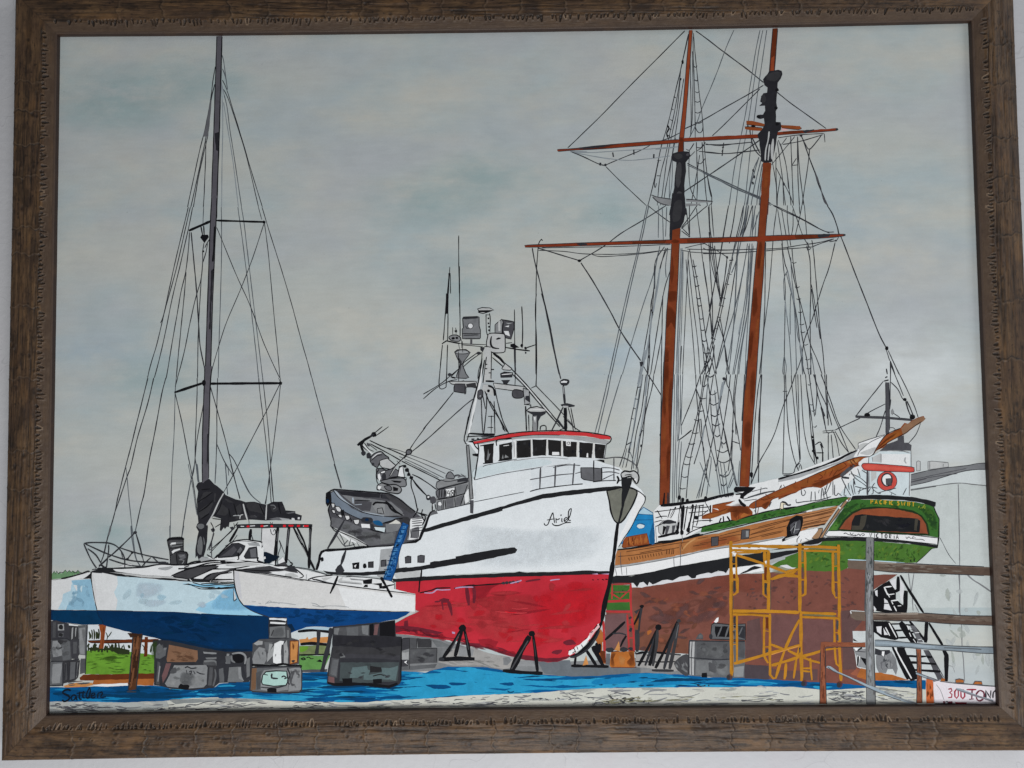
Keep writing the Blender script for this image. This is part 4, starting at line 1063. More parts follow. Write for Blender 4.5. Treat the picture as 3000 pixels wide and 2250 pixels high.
F1 ink 3247,-486 -5,-12 -11,-8 -14,1 -11,7 -3,12 4,12 12,7 13,0 11,-7
L10 ink2 107 3176,-356 16,-70 21,-56
L10 ink2 107 3185,-356 26,-61 21,-61
F0 g110 3052,-434 15,19 13,-29 -15,-27 -14,14
L10 ink2 64 3070,-453 54,-38
L10 ink2 64 3290,-539 -41,-92 -67,-74
L10 ink2 64 3038,-573 28,0 18,-19
L10 ink2 64 3124,-769 -57,-45 -103,-41
@ painted_schooner topmast
F0 mastr 1477,2773 28,0 -32,-335 -37,-387 -22,-192 -7,-135 -49,1 18,134 32,241 36,338
F0 mastd 1376,1859 41,-1 -9,-134 -50,1
L10 ink2 56 1477,2769 -33,-331 -36,-338 -32,-241 -16,-125
L10 ink2 56 1505,2768 -32,-330 -37,-387 -22,-192 -7,-125
@ painted_schooner lower_mast
F0 mastr2 1297,1123 71,-1 -14,-200 -21,-331 -21,-283 -20,-281 -15,-262 -83,1 25,355 20,282 30,283 19,237
F1 mastd 1257,573 70,-1 -6,-75 -52,-19 -18,19
F1 mastd 1240,450 74,-48 -5,-150 -34,57 -48,-47
F0 mastd 1297,875 11,-132 -22,-114 -12,57
F1 mastl 1314,837 25,38 -8,-152 -18,-37
F1 mastl 1246,262 37,-29 -22,-112 -27,19
F1 mastd 1209,74 43,19 -16,-290 -37,0
F1 mastl 1250,27 27,-38 -13,-168 -12,56
F0 mastr2 1205,-10 84,-1 -24,-373 -18,-372 -20,-432 -82,1 21,525 23,372
F1 mastd 1207,-10 42,0 -15,-281 -27,-186 -22,75 8,158
F1 mastl 1213,-178 33,27 -10,-252 -24,-37
F1 mastl 1182,-532 38,36 -14,-222 -23,19
F1 mastd 1245,-197 29,46 -18,-419 -16,-93 -4,260
F1 mastd 1215,-737 30,74 -11,-278 -24,-36
F1 mastl 1171,-829 29,27 -8,-138 -26,-18
F0 ink 1185,-1079 9,0 -7,-108 -18,0
F0 ink2 1213,-1079 12,0 -3,-109 -12,0
L10 ink2 56 1205,-10 -16,-280 -23,-372 -19,-518
L10 ink2 56 1289,-11 -24,-373 -18,-372 -19,-415
L10 ink2 56 1296,1085 -8,-162 -19,-237 -30,-283 -20,-282 -24,-355
L10 ink2 56 1367,1093 -13,-171 -21,-331 -21,-283 -35,-543
@ painted_schooner topmast#2
F0 mastd 2177,2778 42,-1 -37,-374 -45,1
F0 mastr 2159,2525 24,19 -8,-131 -29,0
L10 ink2 64 2177,2773 -40,-364
L10 ink2 64 2218,2772 -36,-364
@ painted_schooner lower_mast#2
F0 mastr2 2063,1638 70,-1 -19,-220 -20,-219 -70,1 18,171
F1 mastl 2077,1599 38,9 -26,-239 -27,20
F1 mastd 2041,1332 61,-20 -7,-76 -66,1
F0 mastr2 2037,1361 68,-1 -34,-305 -27,-332 -33,-330 -26,-281 -33,-365 -82,1 43,458 31,282 31,284 29,236
F1 mastd 2013,970 28,-9 -25,-209 -27,19
F1 mastl 2029,866 19,18 -26,-264 -18,38
F1 mastd 1955,564 29,37 4,-189 -39,-74 -7,94
F1 mastl 1977,337 24,19 -30,-225 -16,75
F1 mastd 1917,206 34,19 -30,-225 -22,19
F1 mastl 1927,19 33,18 -21,-243 -31,38
F0 mastr2 1889,-9 84,-1 -21,-243 -25,-232 -26,-279 -22,-275 -79,1 29,368 29,372
F1 mastd 1918,-112 38,18 -26,-298 -27,37
F1 mastl 1880,-168 28,18 -27,-335 -27,38
F1 mastd 1851,-540 57,36 -15,-222 -46,19
F1 mastl 1831,-781 42,18 -24,-240 -37,0
L10 ink2 56 1889,-9 -31,-289 -29,-372 -27,-360
L10 ink2 56 1973,-10 -21,-243 -25,-232 -26,-279 -21,-263
L10 ink2 56 2037,1342 -33,-334 -29,-236 -31,-284 -31,-282 -43,-458
L10 ink2 56 2103,1341 -32,-286 -27,-332 -33,-330 -26,-281 -33,-365
@ painted_schooner yard
F0 yard 358,1772 135,8 208,21 285,20 379,23 49,11 623,24 -1,-31 -622,-24 -50,-9 -379,-25 -284,-18 -228,-8 -109,-8
F0 mastd 607,1793 284,25 -171,-48 -152,-3
F1 ink2 512,1780 189,19 95,1 -152,-22
L10 ink2 56 358,1774 135,6 208,21 285,20 379,23
L10 ink2 56 364,1756 109,8 228,8 284,18 379,25
L10 ink2 56 1414,1824 622,24
F1 rustd 1418,1834 -5,-9 -13,-5 -15,0 -12,6 -5,9 5,9 13,5 15,0 12,-5
F0 yard 2179,1894 199,10 142,8 161,7 11,-16 -173,-14 -142,-8 -189,-12
F0 mastd 2236,1900 189,7 -38,-22 -151,-4
F1 ink2 2406,1906 95,4 -76,-23
F1 ink2 2697,1910 -3,-7 -6,-4 -7,0 -5,4 -2,7 2,7 6,4 7,0 6,-5
L10 ink2 56 2188,1869 189,12 142,8 161,11
F0 rust 1936,1991 47,2 104,-28 -1,-20 -104,11 -42,6
F0 rust 1921,1943 52,-1 94,-11 -1,-24 -94,6 -47,10
F0 rust 2219,1955 160,-14 14,-15 -24,-14 -141,17
F0 pinkish 2228,1929 65,-16 -66,-8
L10 ink2 56 1935,1962 47,-6 104,-13
L10 ink2 56 1921,1943 52,-1 94,-11
L10 ink2 56 2228,1929 141,-17 24,17
F1 ink 2009,1946 -4,-6 -8,-4 -11,0 -8,4 -3,7 3,7 9,4 10,0 9,-5
@ painted_schooner yard#2
F0 yard 75,970 113,6 499,12 339,7 264,6 75,11 649,6 -1,-36 -649,-14 -338,1 -339,-6 -377,-8 -230,0
F1 ink2 508,979 76,3 9,-16 -66,-2
F0 mastd 970,989 282,9 -19,-27 -264,-1
F0 mastd 1421,1002 302,8 -39,-30 -263,-6
L10 ink2 56 75,970 113,6 499,12 339,7 264,6
L10 ink2 56 80,955 230,0 377,8 339,6 254,0
L10 ink2 56 1365,1012 649,6
L10 ink2 56 1364,968 649,14
F1 rustd 1360,987 -7,-10 -19,-6 -24,0 -18,7 -7,10 7,10 19,6 23,-1 19,-6
F0 yard 1995,1016 76,8 281,4 245,3 122,-2 7,-11 -130,-17 -245,-11 -282,-13 -75,-1
F0 mastd 2305,1023 235,5 -20,-31 -197,-4
F1 ink2 2503,1028 94,3 -10,-21 -76,-8
L10 ink2 56 2071,1024 281,4 245,1 122,0
L10 ink2 56 2069,977 282,13 245,11 127,14
F1 ink2 2730,1022 -2,-6 -5,-3 -6,0 -5,3 -1,6 2,5 5,4 5,0 5,-4
@ painted_schooner doubling
F0 blk2 1305,1697 15,28 33,14 57,4 47,-5 9,-34 -20,-29 -24,-23 3,-82 -17,-115 2,-114 7,-134 -142,2 26,114 22,114 12,134 11,82 -32,15
F1 g55 1356,1638 32,-10 -12,-153 -25,-38 -13,58
F1 g45 1324,1716 57,8 18,-29 -47,-18
F1 g60 1455,1714 -2,-7 -7,-4 -8,0 -7,4 -2,7 3,7 6,4 9,0 6,-5
F1 g55 1336,1380 47,18 7,-134 -67,-18
F0 blk2 1303,1390 104,-2 10,-153 -20,-85 -30,-52 -66,-13 -7,-86 -18,0 5,238 15,57
F1 g45 1325,1313 57,9 -13,-143 -66,-18
@ painted_schooner doubling#2
F0 blk2 2122,2389 15,24 38,5 38,7 28,-13 6,-29 -17,-34 -25,-34 -6,-43 10,-10 -11,-29 -7,-87 3,-48 -10,-29 -2,-87 37,-5 7,-34 -8,-33 -24,-10 -12,-72 -17,-96 -30,-90 -57,-6 -28,12 -7,105 -3,68 -17,53 43,43 20,38 -3,58 -33,-5 -23,6 0,24 24,6 24,-2 20,38 -4,39 -47,-1 29,25 -19,15 11,39 19,28 29,5 6,43 -23,20 -9,48 15,24
F1 g45 2131,2389 82,18 18,-29 -40,-48 -75,11
F1 g45 2065,2197 29,18 7,-58 -28,-9
L10 g150 110 2123,1901 -12,-81 -21,-77 -7,-86
L10 g150 110 2154,1838 -16,-86 2,-86 12,105 2,67
L10 g150 110 2124,1791 -17,-134
F1 ink 2214,2252 -3,-7 -8,-5 -9,0 -8,5 -2,8 3,8 7,5 10,-1 7,-5
F1 ink 2200,2098 -3,-8 -8,-5 -9,0 -7,5 -3,8 3,8 8,5 9,0 7,-5
F1 ink 2052,2028 -4,-8 -7,-5 -10,0 -7,5 -3,8 3,8 8,5 9,0 8,-5
F1 ink 2206,1963 -3,-8 -8,-5 -9,0 -8,5 -2,8 3,8 7,5 10,0 7,-5
@ painted_schooner hull
F0 white2 1098,-1227 43,47 97,-1 111,13 160,12 245,59 55,-7 113,68 343,93 131,-16 -12,-386 -128,98 -355,-38 -348,-65 -70,-27 -140,-81 -222,-21 -28,-17
F0 white2 1781,-1132 113,110 280,61 131,54 412,143 165,-39 140,45 185,-21 -22,-359 -480,5 -353,-60 -576,-123
F0 maroon 705,-1848 201,8 83,2 139,19 242,35 340,41 269,4 284,38 552,-6 60,-247 -23,-95 -13,-176 -59,-122 -7,-216 80,-69 -1,-20 -273,30 -821,55 -410,86 9,105 -241,19 -192,16 -234,2
F0 maroon 1833,-1765 249,18 552,1 207,-16 220,4 -77,-47 -120,-73 -5,-171 -171,-175 -4,-108 26,-48 -4,-122 68,-28 81,-21 239,-43 -240,-4 -246,29 -795,22
F1 maroon2 1599,-1762 359,16 24,-130 -111,-26 -151,29 -125,-26
F0 maroond 1831,-2120 104,26 32,-326 -157,8
F0 maroond 1808,-2466 185,-8 68,-35 178,-8 152,12 -3,-92 -583,23
F0 maroond 2597,-2046 124,12 39,-95 -72,-81 -4,-122 19,-68 -4,-115 -103,1
F0 maroon3 2018,-2067 234,-9 7,-225 -124,-33 -109,36
F0 maroon3 2286,-2104 247,-16 -7,-224 -242,-39
F0 maroonl 2706,-2502 68,-28 81,-21 239,-36 0,-13 -240,2 -109,28 -95,21
F1 maroon2 906,-1844 222,25 582,73 -3,-120 -208,-39 -140,-53 -207,-18 -235,-25
S1 maroon3/maroon 26 1122 2385 491 982 -0.35 0.25 985,-2056 443,97 196,87 81,-8 -6,-238 -206,-25 -510,5
F0 maroond 702,-2053 159,-2 2,-259 -173,2
F0 maroonb 927,-2178 178,-43 180,12 68,-42 4,-122 -241,16 -178,15
S1 maroon2/maroonl/maroond 30 421 1122 210 491 -0.1 0.4 913,-1844 790,94 -9,-327 -786,-33
S1 maroond/maroonb 16 421 1122 210 421 -0.1 0.5 922,-2110 600,21 -171,-257 -413,11
S1 maroon/maroond/maroon3 30 210 631 98 281 -0.1 0.5 1840,-1765 414,-18 -7,-246 -413,5
S1 maroon/maroond/maroon3 30 210 631 98 281 -0.1 0.5 2296,-1756 476,-12 -9,-266 -73,-122 -403,86
F1 rusto 923,-2056 34,-27 5,-82 -42,-6
F0 rusto 1023,-2193 28,17 14,-17 -28,-27 -11,3
F1 maroonl 1112,-2235 48,-14 6,-27 -48,-6
F0 white3 907,-1803 83,20 152,-2 229,39 340,37 -1,-34 -340,-41 -242,-35 -139,-22 -83,1
F0 white 1697,-1695 263,32 20,-55 -201,-26 -83,1
F0 g130 1961,-1643 287,93 34,13 -1,-41 -252,-86 -55,-20
F0 black 749,-1750 159,2 153,26 208,46 236,38 194,29 264,28 298,31 -13,14 -216,-18 278,51 -1,-55 -279,-72 -70,-33 -166,-19 -97,-13 -25,-41 -17,14 -41,8 -56,-20 -28,7 -97,-20 -7,-24 -31,-3 -31,25 -69,-10 -56,-30 -41,11 -42,-7 -56,-27 -21,-6 -27,21 -14,-28 -34,28 -28,-6 -25,-38 -30,38 -180,-1
F0 black 1779,-1744 126,67 62,-14 -77,-20 -56,-20
F0 white 756,-1743 11,65 240,46 264,45 236,42 195,28 -3,-89 -194,-32 -236,-35 -208,-46 -181,-25
F0 white 1722,-1524 118,13 306,62 105,23 132,33 -2,-69 -132,-40 -237,-25 -292,-62
F0 black 1699,-1606 264,35 63,20 -3,-82 -270,-45 -56,-10
F0 wood 791,-1544 128,19 188,36 236,38 278,39 237,59 251,52 147,33 145,26 -3,-117 -147,-67 -105,-20 -250,-38 -194,-26 -195,-32 -195,-42 -236,-39 -194,-29 -107,-9
F1 woodr 1412,-1486 209,53 124,12 55,-42 -181,-53 -209,-32
F0 g130 775,-1661 107,9 194,29 236,39 195,42 195,34 194,27 250,39 14,-7 -264,-46 -195,-28 -194,-29 -195,-43 -236,-42 -194,-28 -108,-16
L10 g75 56 774,-1681 108,14 194,30 236,42 195,42 194,28 195,30 250,42
L10 ink 56 773,-1748 107,3 181,23 208,47
L10 woodd 64 870,-1552 69,10 167,25 167,26 125,16
L10 woodd 64 919,-1528 160,22 180,29
L10 woodd 64 800,-1589 125,9 180,25 195,33
L10 woodd 64 981,-1564 97,17 83,12
L10 woodd 64 1454,-1452 83,13
L10 woodd 64 1467,-1493 111,16 111,16
L10 woodd 64 1411,-1513 125,19
L10 woodd 64 1627,-1433 175,39 55,6
L10 woodd 64 1634,-1454 125,26 42,3
L10 woodd 64 1857,-1394 181,39 125,33 92,23
L10 woodd 64 1842,-1436 195,46 139,33
L10 woodd 64 1869,-1457 167,40 112,19
L10 woodd 64 1688,-1496 112,27
L10 woodd 64 1941,-1368 139,36 133,30
L10 woodd 64 1884,-1422 195,59
L10 woodd 64 1966,-1444 167,36
L10 woodd 88 893,-1624 -5,24
L10 woodd 88 915,-1621 -5,24
L10 woodd 88 937,-1617 -5,24
L10 woodd 88 960,-1614 -5,24
L10 woodd 88 982,-1610 -5,24
L10 woodd 88 1004,-1607 -5,24
L10 woodd 88 1026,-1603 -5,24
L10 woodd 88 1048,-1600 -5,24
L10 woodd 88 1071,-1596 -5,24
L10 woodd 88 1093,-1593 -5,24
L10 woodd 88 1115,-1589 -5,24
L10 woodd 88 1137,-1586 -5,24
L10 woodd 88 1160,-1582 -5,24
L10 woodd 104 1195,-1576 5,41
L10 woodd 104 1216,-1576 5,41
L10 woodd 104 1237,-1577 5,42
L10 woodd 104 1250,-1577 5,41
L10 ink3 50 822,-1555 1,-89 9,-96
L10 ink3 50 1307,-1498 2,-90 -5,-82
L10 ink3 50 1253,-1601 2,-75
L10 ink3 50 778,-1685 12,-62
L10 ink3 50 868,-1679 2,-62
L10 woodl 128 1320,-1547 50,55 63,40
L00 woodd 56 1327,-1540 -12,48 28,14
F0 g60 1561,-1443 59,6 -5,-72 -55,-6
L00 ink 56 1561,-1443 59,6 -5,-72 -55,-6 1,72
F0 g60 1809,-1387 66,6 -9,-75 -66,-7
L00 ink 56 1809,-1387 66,6 -9,-75 -66,-7 9,76
F0 g110 1843,-1394 21,-1 -1,-48 -21,1
L00 ink 128 791,-1537 128,12 188,36 236,38 153,30
L10 ink 80 1496,-1421 126,29 181,39 236,53 217,39 83,14
F0 green 1491,-1363 132,33 181,33 237,59 217,32 83,20 -2,-55 -83,-13 -216,-39 -237,-53 -181,-39 -146,-19
S1 greend/greenl 40 210 561 84 182 -0.2 0.3 1504,-1370 300,66 515,104 -1,-34 -515,-105 -299,-58
L10 ink 96 1491,-1359 132,30 181,34 237,60 217,30
F0 g150 1131,-1345 42,41 104,-15 11,-97 -125,-12 -27,28
L00 g60 56 1131,-1345 42,41 104,-15 11,-97 -125,-12 -27,28 -5,55
F1 ink2 1166,-1318 42,20 69,-14 -7,-14 -91,-6
F0 ink 1172,-1346 28,-7 -22,-61 -14,-4
F0 g60 1200,-1346 28,0 -23,-69 -21,-6
F0 g60 1248,-1346 28,6 -15,-62 -24,-13
L10 ink 176 1129,-1438 76,16 91,23
L00 ink 176 1279,-1195 -47,-89
L00 ink 80 1238,-1208 -26,-76
L00 ink 192 1321,-1182 -32,-206
L00 ink 240 1342,-1182 -22,-206
L00 ink 208 1419,-1176 -43,-206
L00 ink 96 1446,-1176 -39,-207
L00 ink 96 1373,-1189 -32,-193
F1 ink 1302,-1399 -3,-12 -9,-7 -10,0 -8,8 -3,12 3,12 9,7 10,0 8,-7
F1 ink 1340,-1402 -3,-13 -9,-7 -10,0 -8,8 -3,12 3,12 9,7 10,0 8,-7
F1 ink 1392,-1382 -3,-13 -8,-7 -11,0 -8,8 -3,12 4,12 8,7 10,0 9,-7
L00 white 64 1272,-1209 -47,-82
L10 white 80 1317,-1209 -16,-110
L10 white 72 1408,-1203 -27,-117
L10 ink 72 1105,-1234 104,12 140,19 160,19
L10 ink 72 1111,-1283 56,13 41,0
L10 ink 72 1100,-1317 66,16
L10 ink 72 1110,-1352 98,41
L10 ink 72 1382,-1244 160,12
L10 ink 72 1376,-1210 181,12
L10 ink 72 1408,-1321 77,13 90,-1
L10 ink 72 1415,-1355 55,-8 49,14
L10 ink 72 1444,-1273 42,7 56,44
L10 ink 72 1358,-1423 56,33 98,34
L10 ink 72 1126,-1221 40,-69
L10 ink 72 1523,-1170 33,-70 -15,-55
L10 ink 72 1474,-1183 -16,-111 -16,-55
L10 ink 72 1502,-1177 -10,-117
F1 ink 1463,-1283 -4,-9 -9,-6 -12,1 -10,5 -3,9 3,9 10,5 12,0 10,-5
L00 ink 112 1561,-1184 -7,-138
L00 ink 208 1128,-1479 104,5 111,20 126,36
L10 g95 50 1110,-1345 7,-138
L10 g95 50 1323,-1416 6,-62
F0 rust 1496,-1266 74,26 8,55 174,33 -28,-20 -42,-14 48,-7 132,-2 40,-48 0,-21 -140,-47 -34,8 -6,62 -167,-54 -63,-2
F1 rusto 1500,-1260 125,27 98,19 -15,-34 -153,-47 -59,1
F0 white 1626,-1226 -49,14 42,-4
F1 rustd 1702,-1207 92,41 68,-29 34,-48 -1,-21 -90,8 -43,-41 -27,14 -6,48 -35,-13
F0 rusto 1805,-1270 28,20 41,-14 -70,-30
L10 rustd 56 1500,-1273 56,20 69,13 70,27
L10 rustd 56 1578,-1185 105,20 76,13
L10 rustd 56 1764,-1242 5,-62
L10 rustd 56 1791,-1256 -8,-41
L10 ink 144 1630,-1323 15,34
L10 ink 144 1665,-1317 -2,42
L10 ink 144 1694,-1276 26,-41
L00 ink 240 1155,-1183 83,6 112,12 160,19 118,30 126,23
F0 ink 1755,-1055 14,17 139,-2 27,-3 -42,-35 -57,-40 -7,-21 -28,7 8,42 -48,7 -7,14
F0 white 1782,-1080 55,3 -14,-10
L10 ink 240 1794,-1139 20,-34 34,-22
L10 ink 128 1767,-1100 70,6
F1 ink 1323,-1119 -3,-11 -7,-6 -9,0 -7,6 -2,11 3,10 7,7 9,0 6,-7
F1 ink 1350,-1141 -3,-10 -7,-6 -8,0 -7,6 -3,11 3,10 7,7 9,0 7,-7
F1 ink 1388,-1148 -3,-10 -7,-7 -8,0 -7,7 -3,10 3,11 7,6 9,0 7,-6
F1 ink 1538,-1129 -3,-10 -7,-7 -9,0 -7,7 -2,10 3,11 7,6 9,0 6,-6
L10 ink 72 1302,-1112 -5,-56
L10 ink 72 1316,-1106 2,-55
L10 ink 72 1524,-1122 -5,-48
L10 ink3 66 1829,-1139 77,20 125,33 70,6
L10 ink3 66 1864,-1126 112,34 111,19
L10 ink3 66 1835,-1153 105,13
L10 ink3 66 1900,-1078 112,27 13,-7
L10 ink3 66 1977,-1044 -8,-48
S0 ink2 12 112 281 42 84 1.3 0.3 1594,-1116 153,19 -1,-20 -153,-19
@ painted_schooner boom_sail
F0 g130 2118,-976 174,39 176,50 140,43 106,62 64,54 1,28 42,24 148,33 28,10 -88,-124 -57,-55 -175,-25 -140,-47 -210,-74 -211,-67
F0 white 2779,-700 113,41 98,23 -66,-93 -30,-55 -35,-21 -125,-5 36,55
F1 g150 2786,-707 70,13 -37,-48 -35,-13
F1 g150 2790,-776 127,47 -44,-62
L10 ink3 50 2769,-797 22,42 86,68 113,51
L10 ink3 50 2776,-696 88,30 133,37
L10 ink3 50 2776,-696 2,-45
F0 white 2117,-1004 209,39 141,47 13,-21 -225,-87 -140,-40
L00 ink 136 2118,-980 175,47 175,53 140,50 106,55 49,20
L10 ink 72 2468,-880 140,61 113,54
F0 rust 2115,-1080 105,54 176,74 113,47 112,47 127,48 111,5 -42,-13 -43,-34 -1,-28 -42,-13 -14,-14 -71,-55 -71,-27 -42,-27 -71,-40 -69,11 -69,-10 -120,-54 -91,-33
F1 rusto 2115,-1087 140,67 155,61 41,-14 -57,-55 -105,-20 -105,-47 -70,-27
F1 rusto3 2424,-952 84,40 113,48 56,13 -44,-55 -83,-13 -57,-41
F1 rusto2 2677,-844 112,30 -22,-38 -63,-13
F1 rustd 2380,-1028 112,40 112,34 57,41 -15,-42 -85,-40 -84,-48 -63,-13
F1 g60 2697,-886 48,6 -99,-82 -28,8
L10 rustd 72 2113,-1142 84,33 127,54 69,10
L10 rustd 72 2361,-972 -8,-42
L10 rustd 72 2452,-946 27,-21 -35,-20
L10 rustd 72 2508,-919 -15,-34
L10 rustd 72 2564,-905 -29,-55
L10 rustd 72 2649,-851 27,-28 -71,-41
L10 rustd 72 2606,-906 -44,-55
L10 rustd 72 2719,-824 41,-42
L10 rustd 72 2255,-1020 27,-27 42,-1
L10 rustd 72 2409,-1001 97,13 84,34
L10 rustd 72 2394,-1028 83,13
L10 rustd 72 2733,-824 13,-28 34,-28
L10 ink 56 2115,-1087 105,58 176,76 113,47 112,47 127,47
L10 ink 56 2725,-880 -22,-13
L10 ink 56 2705,-831 20,-35 48,-14
F1 rustd 2729,-880 -3,-7 -8,-4 -9,0 -7,4 -3,8 3,7 8,4 9,0 8,-4
L10 rustd 72 2259,-999 -7,-27 30,-21
L10 rustd 72 2143,-1067 3,-27
F0 rust 2894,-798 52,96 58,69 56,27 71,34 -14,-7 43,42 28,-4 28,24 85,37 21,0 9,-25 -18,-17 -28,-10 -114,-89 -43,-20 -35,-14 -64,-34 -43,-41 -63,-27
F0 brown 3131,-579 29,38 28,0 56,30 64,31 24,-21 -26,-28 -92,-51 -65,-55 -13,21
F1 rusto3 3067,-606 50,24 26,-32 -43,-34 -70,-34 -71,-48 29,56
F1 rustd 2945,-716 79,69 71,34 -15,-21 -92,-61 -65,-55
L10 ink 64 2894,-795 52,93 58,69 56,31 64,23
L10 ink 56 2923,-757 92,61 85,45 71,37 43,34 85,55
L10 ink 56 2677,-837 98,30 98,2 21,21
F0 rust 1869,-1209 21,35 85,47 140,61 70,27 78,33 35,14 -2,-76 -35,-21 -113,-33 -83,-20 -51,-75 -14,-7 -27,21 -70,-13
F1 rusto 1904,-1174 141,60 218,94 -1,-34 -148,-61 -140,-33
F1 rustd 1973,-1189 70,34 -29,-55 -21,-7
L10 rustd 64 1869,-1202 35,34 113,54 168,75 78,33
L10 rustd 64 1903,-1216 70,17 34,-21 36,44 22,34 118,33 78,20
L10 rustd 64 1968,-1134 27,-14 91,27
L10 rustd 64 1933,-1154 -7,-103
L10 rustd 64 1952,-1203 -12,-62
L10 rustd 64 2010,-1100 34,-35
L10 ink3 74 1929,-1154 -3,-103
L10 ink3 74 1917,-1230 20,-34
L10 ink3 74 2035,-1204 22,42
L10 ink3 74 2122,-1066 15,34
L10 ink3 74 2171,-1053 -13,28
F0 cream 2125,-1211 8,41 38,3 10,-24 -27,7 -1,-35 -29,-13
L00 ink2 64 2125,-1211 8,41 38,3 10,-24 -27,7 -1,-35 -29,-13 1,21
L10 ink2 144 2140,-1163 31,-8 17,-20 28,3
L10 ink 112 2121,-1218 18,-7
@ painted_schooner deckhouse
F0 skyw 2857,-867 2,55 91,48 250,-3 -16,-367 -585,7 115,137
F0 white2 2960,-785 233,-3 -4,-97 -232,17
F0 g60 2951,-757 57,48 70,27 21,6 1,28 49,13 2,-62 31,3 27,-21 -5,-45
L10 g95 58 2951,-761 145,2 104,-22
L10 g80 64 3204,-760 -6,-167
L10 g110 99 3188,-926 -11,-201
F0 g150 2886,-812 74,34 -2,-77 -69,8
F0 g150 2872,-923 45,-7 -2,-49 -42,-34
L10 g75 56 2960,-785 -2,-70
L10 g75 56 2859,-812 -6,-55
L10 g75 56 2886,-812 3,-35
L10 g130 116 3157,-815 -8,-28 13,-21
L10 g60 176 2845,-916 -7,-200
L10 g110 50 2859,-916 -2,-145
F1 ringred 2797,-880 11,17 35,4 145,-11 215,-23 20,-17 1,-17 -23,-9 -180,8 -173,9 -34,11
L10 ink2 56 2797,-880 11,17 35,4 145,-11 215,-23 20,-17 1,-17 -23,-9 -180,8 -173,9 -34,11 -17,28
F1 ringred2 2815,-881 69,7 277,-31 41,-15 -180,6 -173,12
F1 ringred 3081,-1007 -6,-26 -15,-23 -21,-17 -27,-9 -27,0 -26,9 -21,18 -13,23 -4,27 6,26 15,24 22,17 26,8 28,0 25,-9 21,-18 13,-23
L10 ink2 56 3081,-1007 -6,-26 -15,-23 -21,-17 -27,-9 -27,0 -26,9 -21,18 -13,23 -4,27 6,26 15,24 22,17 26,8 28,0 25,-9 21,-18 13,-23 4,-27
F1 white 3043,-995 -4,-19 -10,-16 -14,-11 -17,-4 -16,4 -13,11 -9,17 -3,19 4,19 10,16 14,10 17,4 16,-4 14,-11 8,-16
L10 ink2 112 3043,-995 -4,-19 -10,-16 -14,-11 -17,-4 -16,4 -13,11 -9,17 -3,19 4,19 10,16 14,10 17,4 16,-4 14,-11 8,-16 3,-19
F0 g60 2991,-986 49,2 -5,-58 -42,7
L00 ink2 56 2991,-986 49,2 -5,-58 -42,7 -2,49
L10 ink3 74 2631,-975 62,-8
L10 ink3 74 2702,-942 -8,-13
L10 ink3 74 2709,-921 33,-56 75,-56 33,-35
L10 ink3 74 2709,-942 75,-35 60,-56
L10 ink3 74 2765,-901 19,-69
L10 ink3 74 2800,-915 40,-28
L10 ink3 74 2735,-977 -8,-55 11,-76
L10 ink3 74 2631,-975 39,-84 33,-62
L10 ink3 74 2547,-1009 -22,-48 -22,-41 -29,-14
L10 ink3 74 2561,-1002 -3,-111
L10 ink3 74 2574,-1030 -3,-83 21,0 8,14 27,-22
L10 ink3 74 2519,-1016 -30,-82
L10 ink3 74 2469,-1057 -9,-89
L10 ink3 74 2476,-1057 11,-90
L10 ink3 74 2448,-1070 -8,-28
L10 ink3 74 2490,-1050 25,-97
L10 ink3 74 2664,-1031 -16,-83 20,0
L10 ink3 74 2685,-1018 6,-55
L10 ink3 74 2706,-1032 18,-83
L10 ink3 74 2740,-1046 89,-22
L10 ink3 74 2759,-1088 92,34 69,-8
L10 ink3 74 2781,-1060 -15,-48
L10 ink3 74 2900,-1020 -22,-41 47,-42 21,0
L10 ink3 74 2864,-1061 -29,-48
L10 ink3 74 2885,-1061 -1,-42 -15,-6
L10 ink3 74 2918,-1103 70,20 84,20
L10 ink3 74 3016,-1090 54,-29
L10 ink3 74 3155,-1064 -30,-55
L10 ink3 74 3036,-1104 -8,-14
L10 ink3 74 2259,-1144 2,-28 59,7 126,12 97,27
L10 ink3 74 2385,-1083 -9,-83
L10 ink3 74 2413,-1084 1,-76
L10 ink3 74 2302,-1068 3,-42 17,-4 15,24 -14,21
L10 ink3 74 2144,-1025 -8,-28
L10 ink2 128 2631,-968 63,-8
L10 ink2 128 2728,-983 12,-49
@ painted_schooner stern
F0 green2 2442,-1511 21,27 138,6 249,-10 275,-24 179,-15 82,-22 -42,-6 -57,-54 -71,-58 -269,3 -285,27 1,-61 -56,-27 -27,-7 -255,10 -172,36 2,75 112,40 98,33
F0 green2 2029,-1685 70,41 147,46 62,6 -4,-137 -68,35 -103,15 -84,-20
F1 khaki 2049,-1706 77,27 117,-22 -1,-34 -180,-5
F1 white3 2112,-1679 55,6 55,-21 21,0 -35,-10 -55,11
S1 green2d/green2l/green2y 120 210 631 98 253 -0.6 0.6 2455,-1511 160,26 235,-10 440,-39 -2,-55 -99,-67 -303,10 -221,9 -71,-81 -262,3 4,150
S1 green2d 26 140 421 70 140 1.3 0.3 2888,-1571 386,-11 -57,-75 -331,11
L10 ink 56 3344,-1552 -57,-54 -74,-63
L00 ink 112 3169,-1642 3,-18
L00 ink 112 3197,-1636 2,-20
F0 black 2428,-1504 15,34 62,17 346,-4 275,-34 179,-23 85,-11 -1,-27 -58,11 -206,33 -275,20 -249,6 -138,-5
F0 white 2485,-1439 26,37 93,1 248,-15 276,-20 268,-34 -6,-51 -264,33 -275,27 -207,11 -138,4
L00 ink 56 2485,-1439 26,37 93,1 248,-15 276,-20 268,-34 -6,-51 -264,33 -275,27 -207,11 -138,4 -21,7
F0 green 2507,-1402 101,137 58,82 50,34 145,-5 207,-10 138,-11 138,-30 27,-14 12,-41 26,-56 -10,-151 -71,15 -200,19 -276,19 -276,15
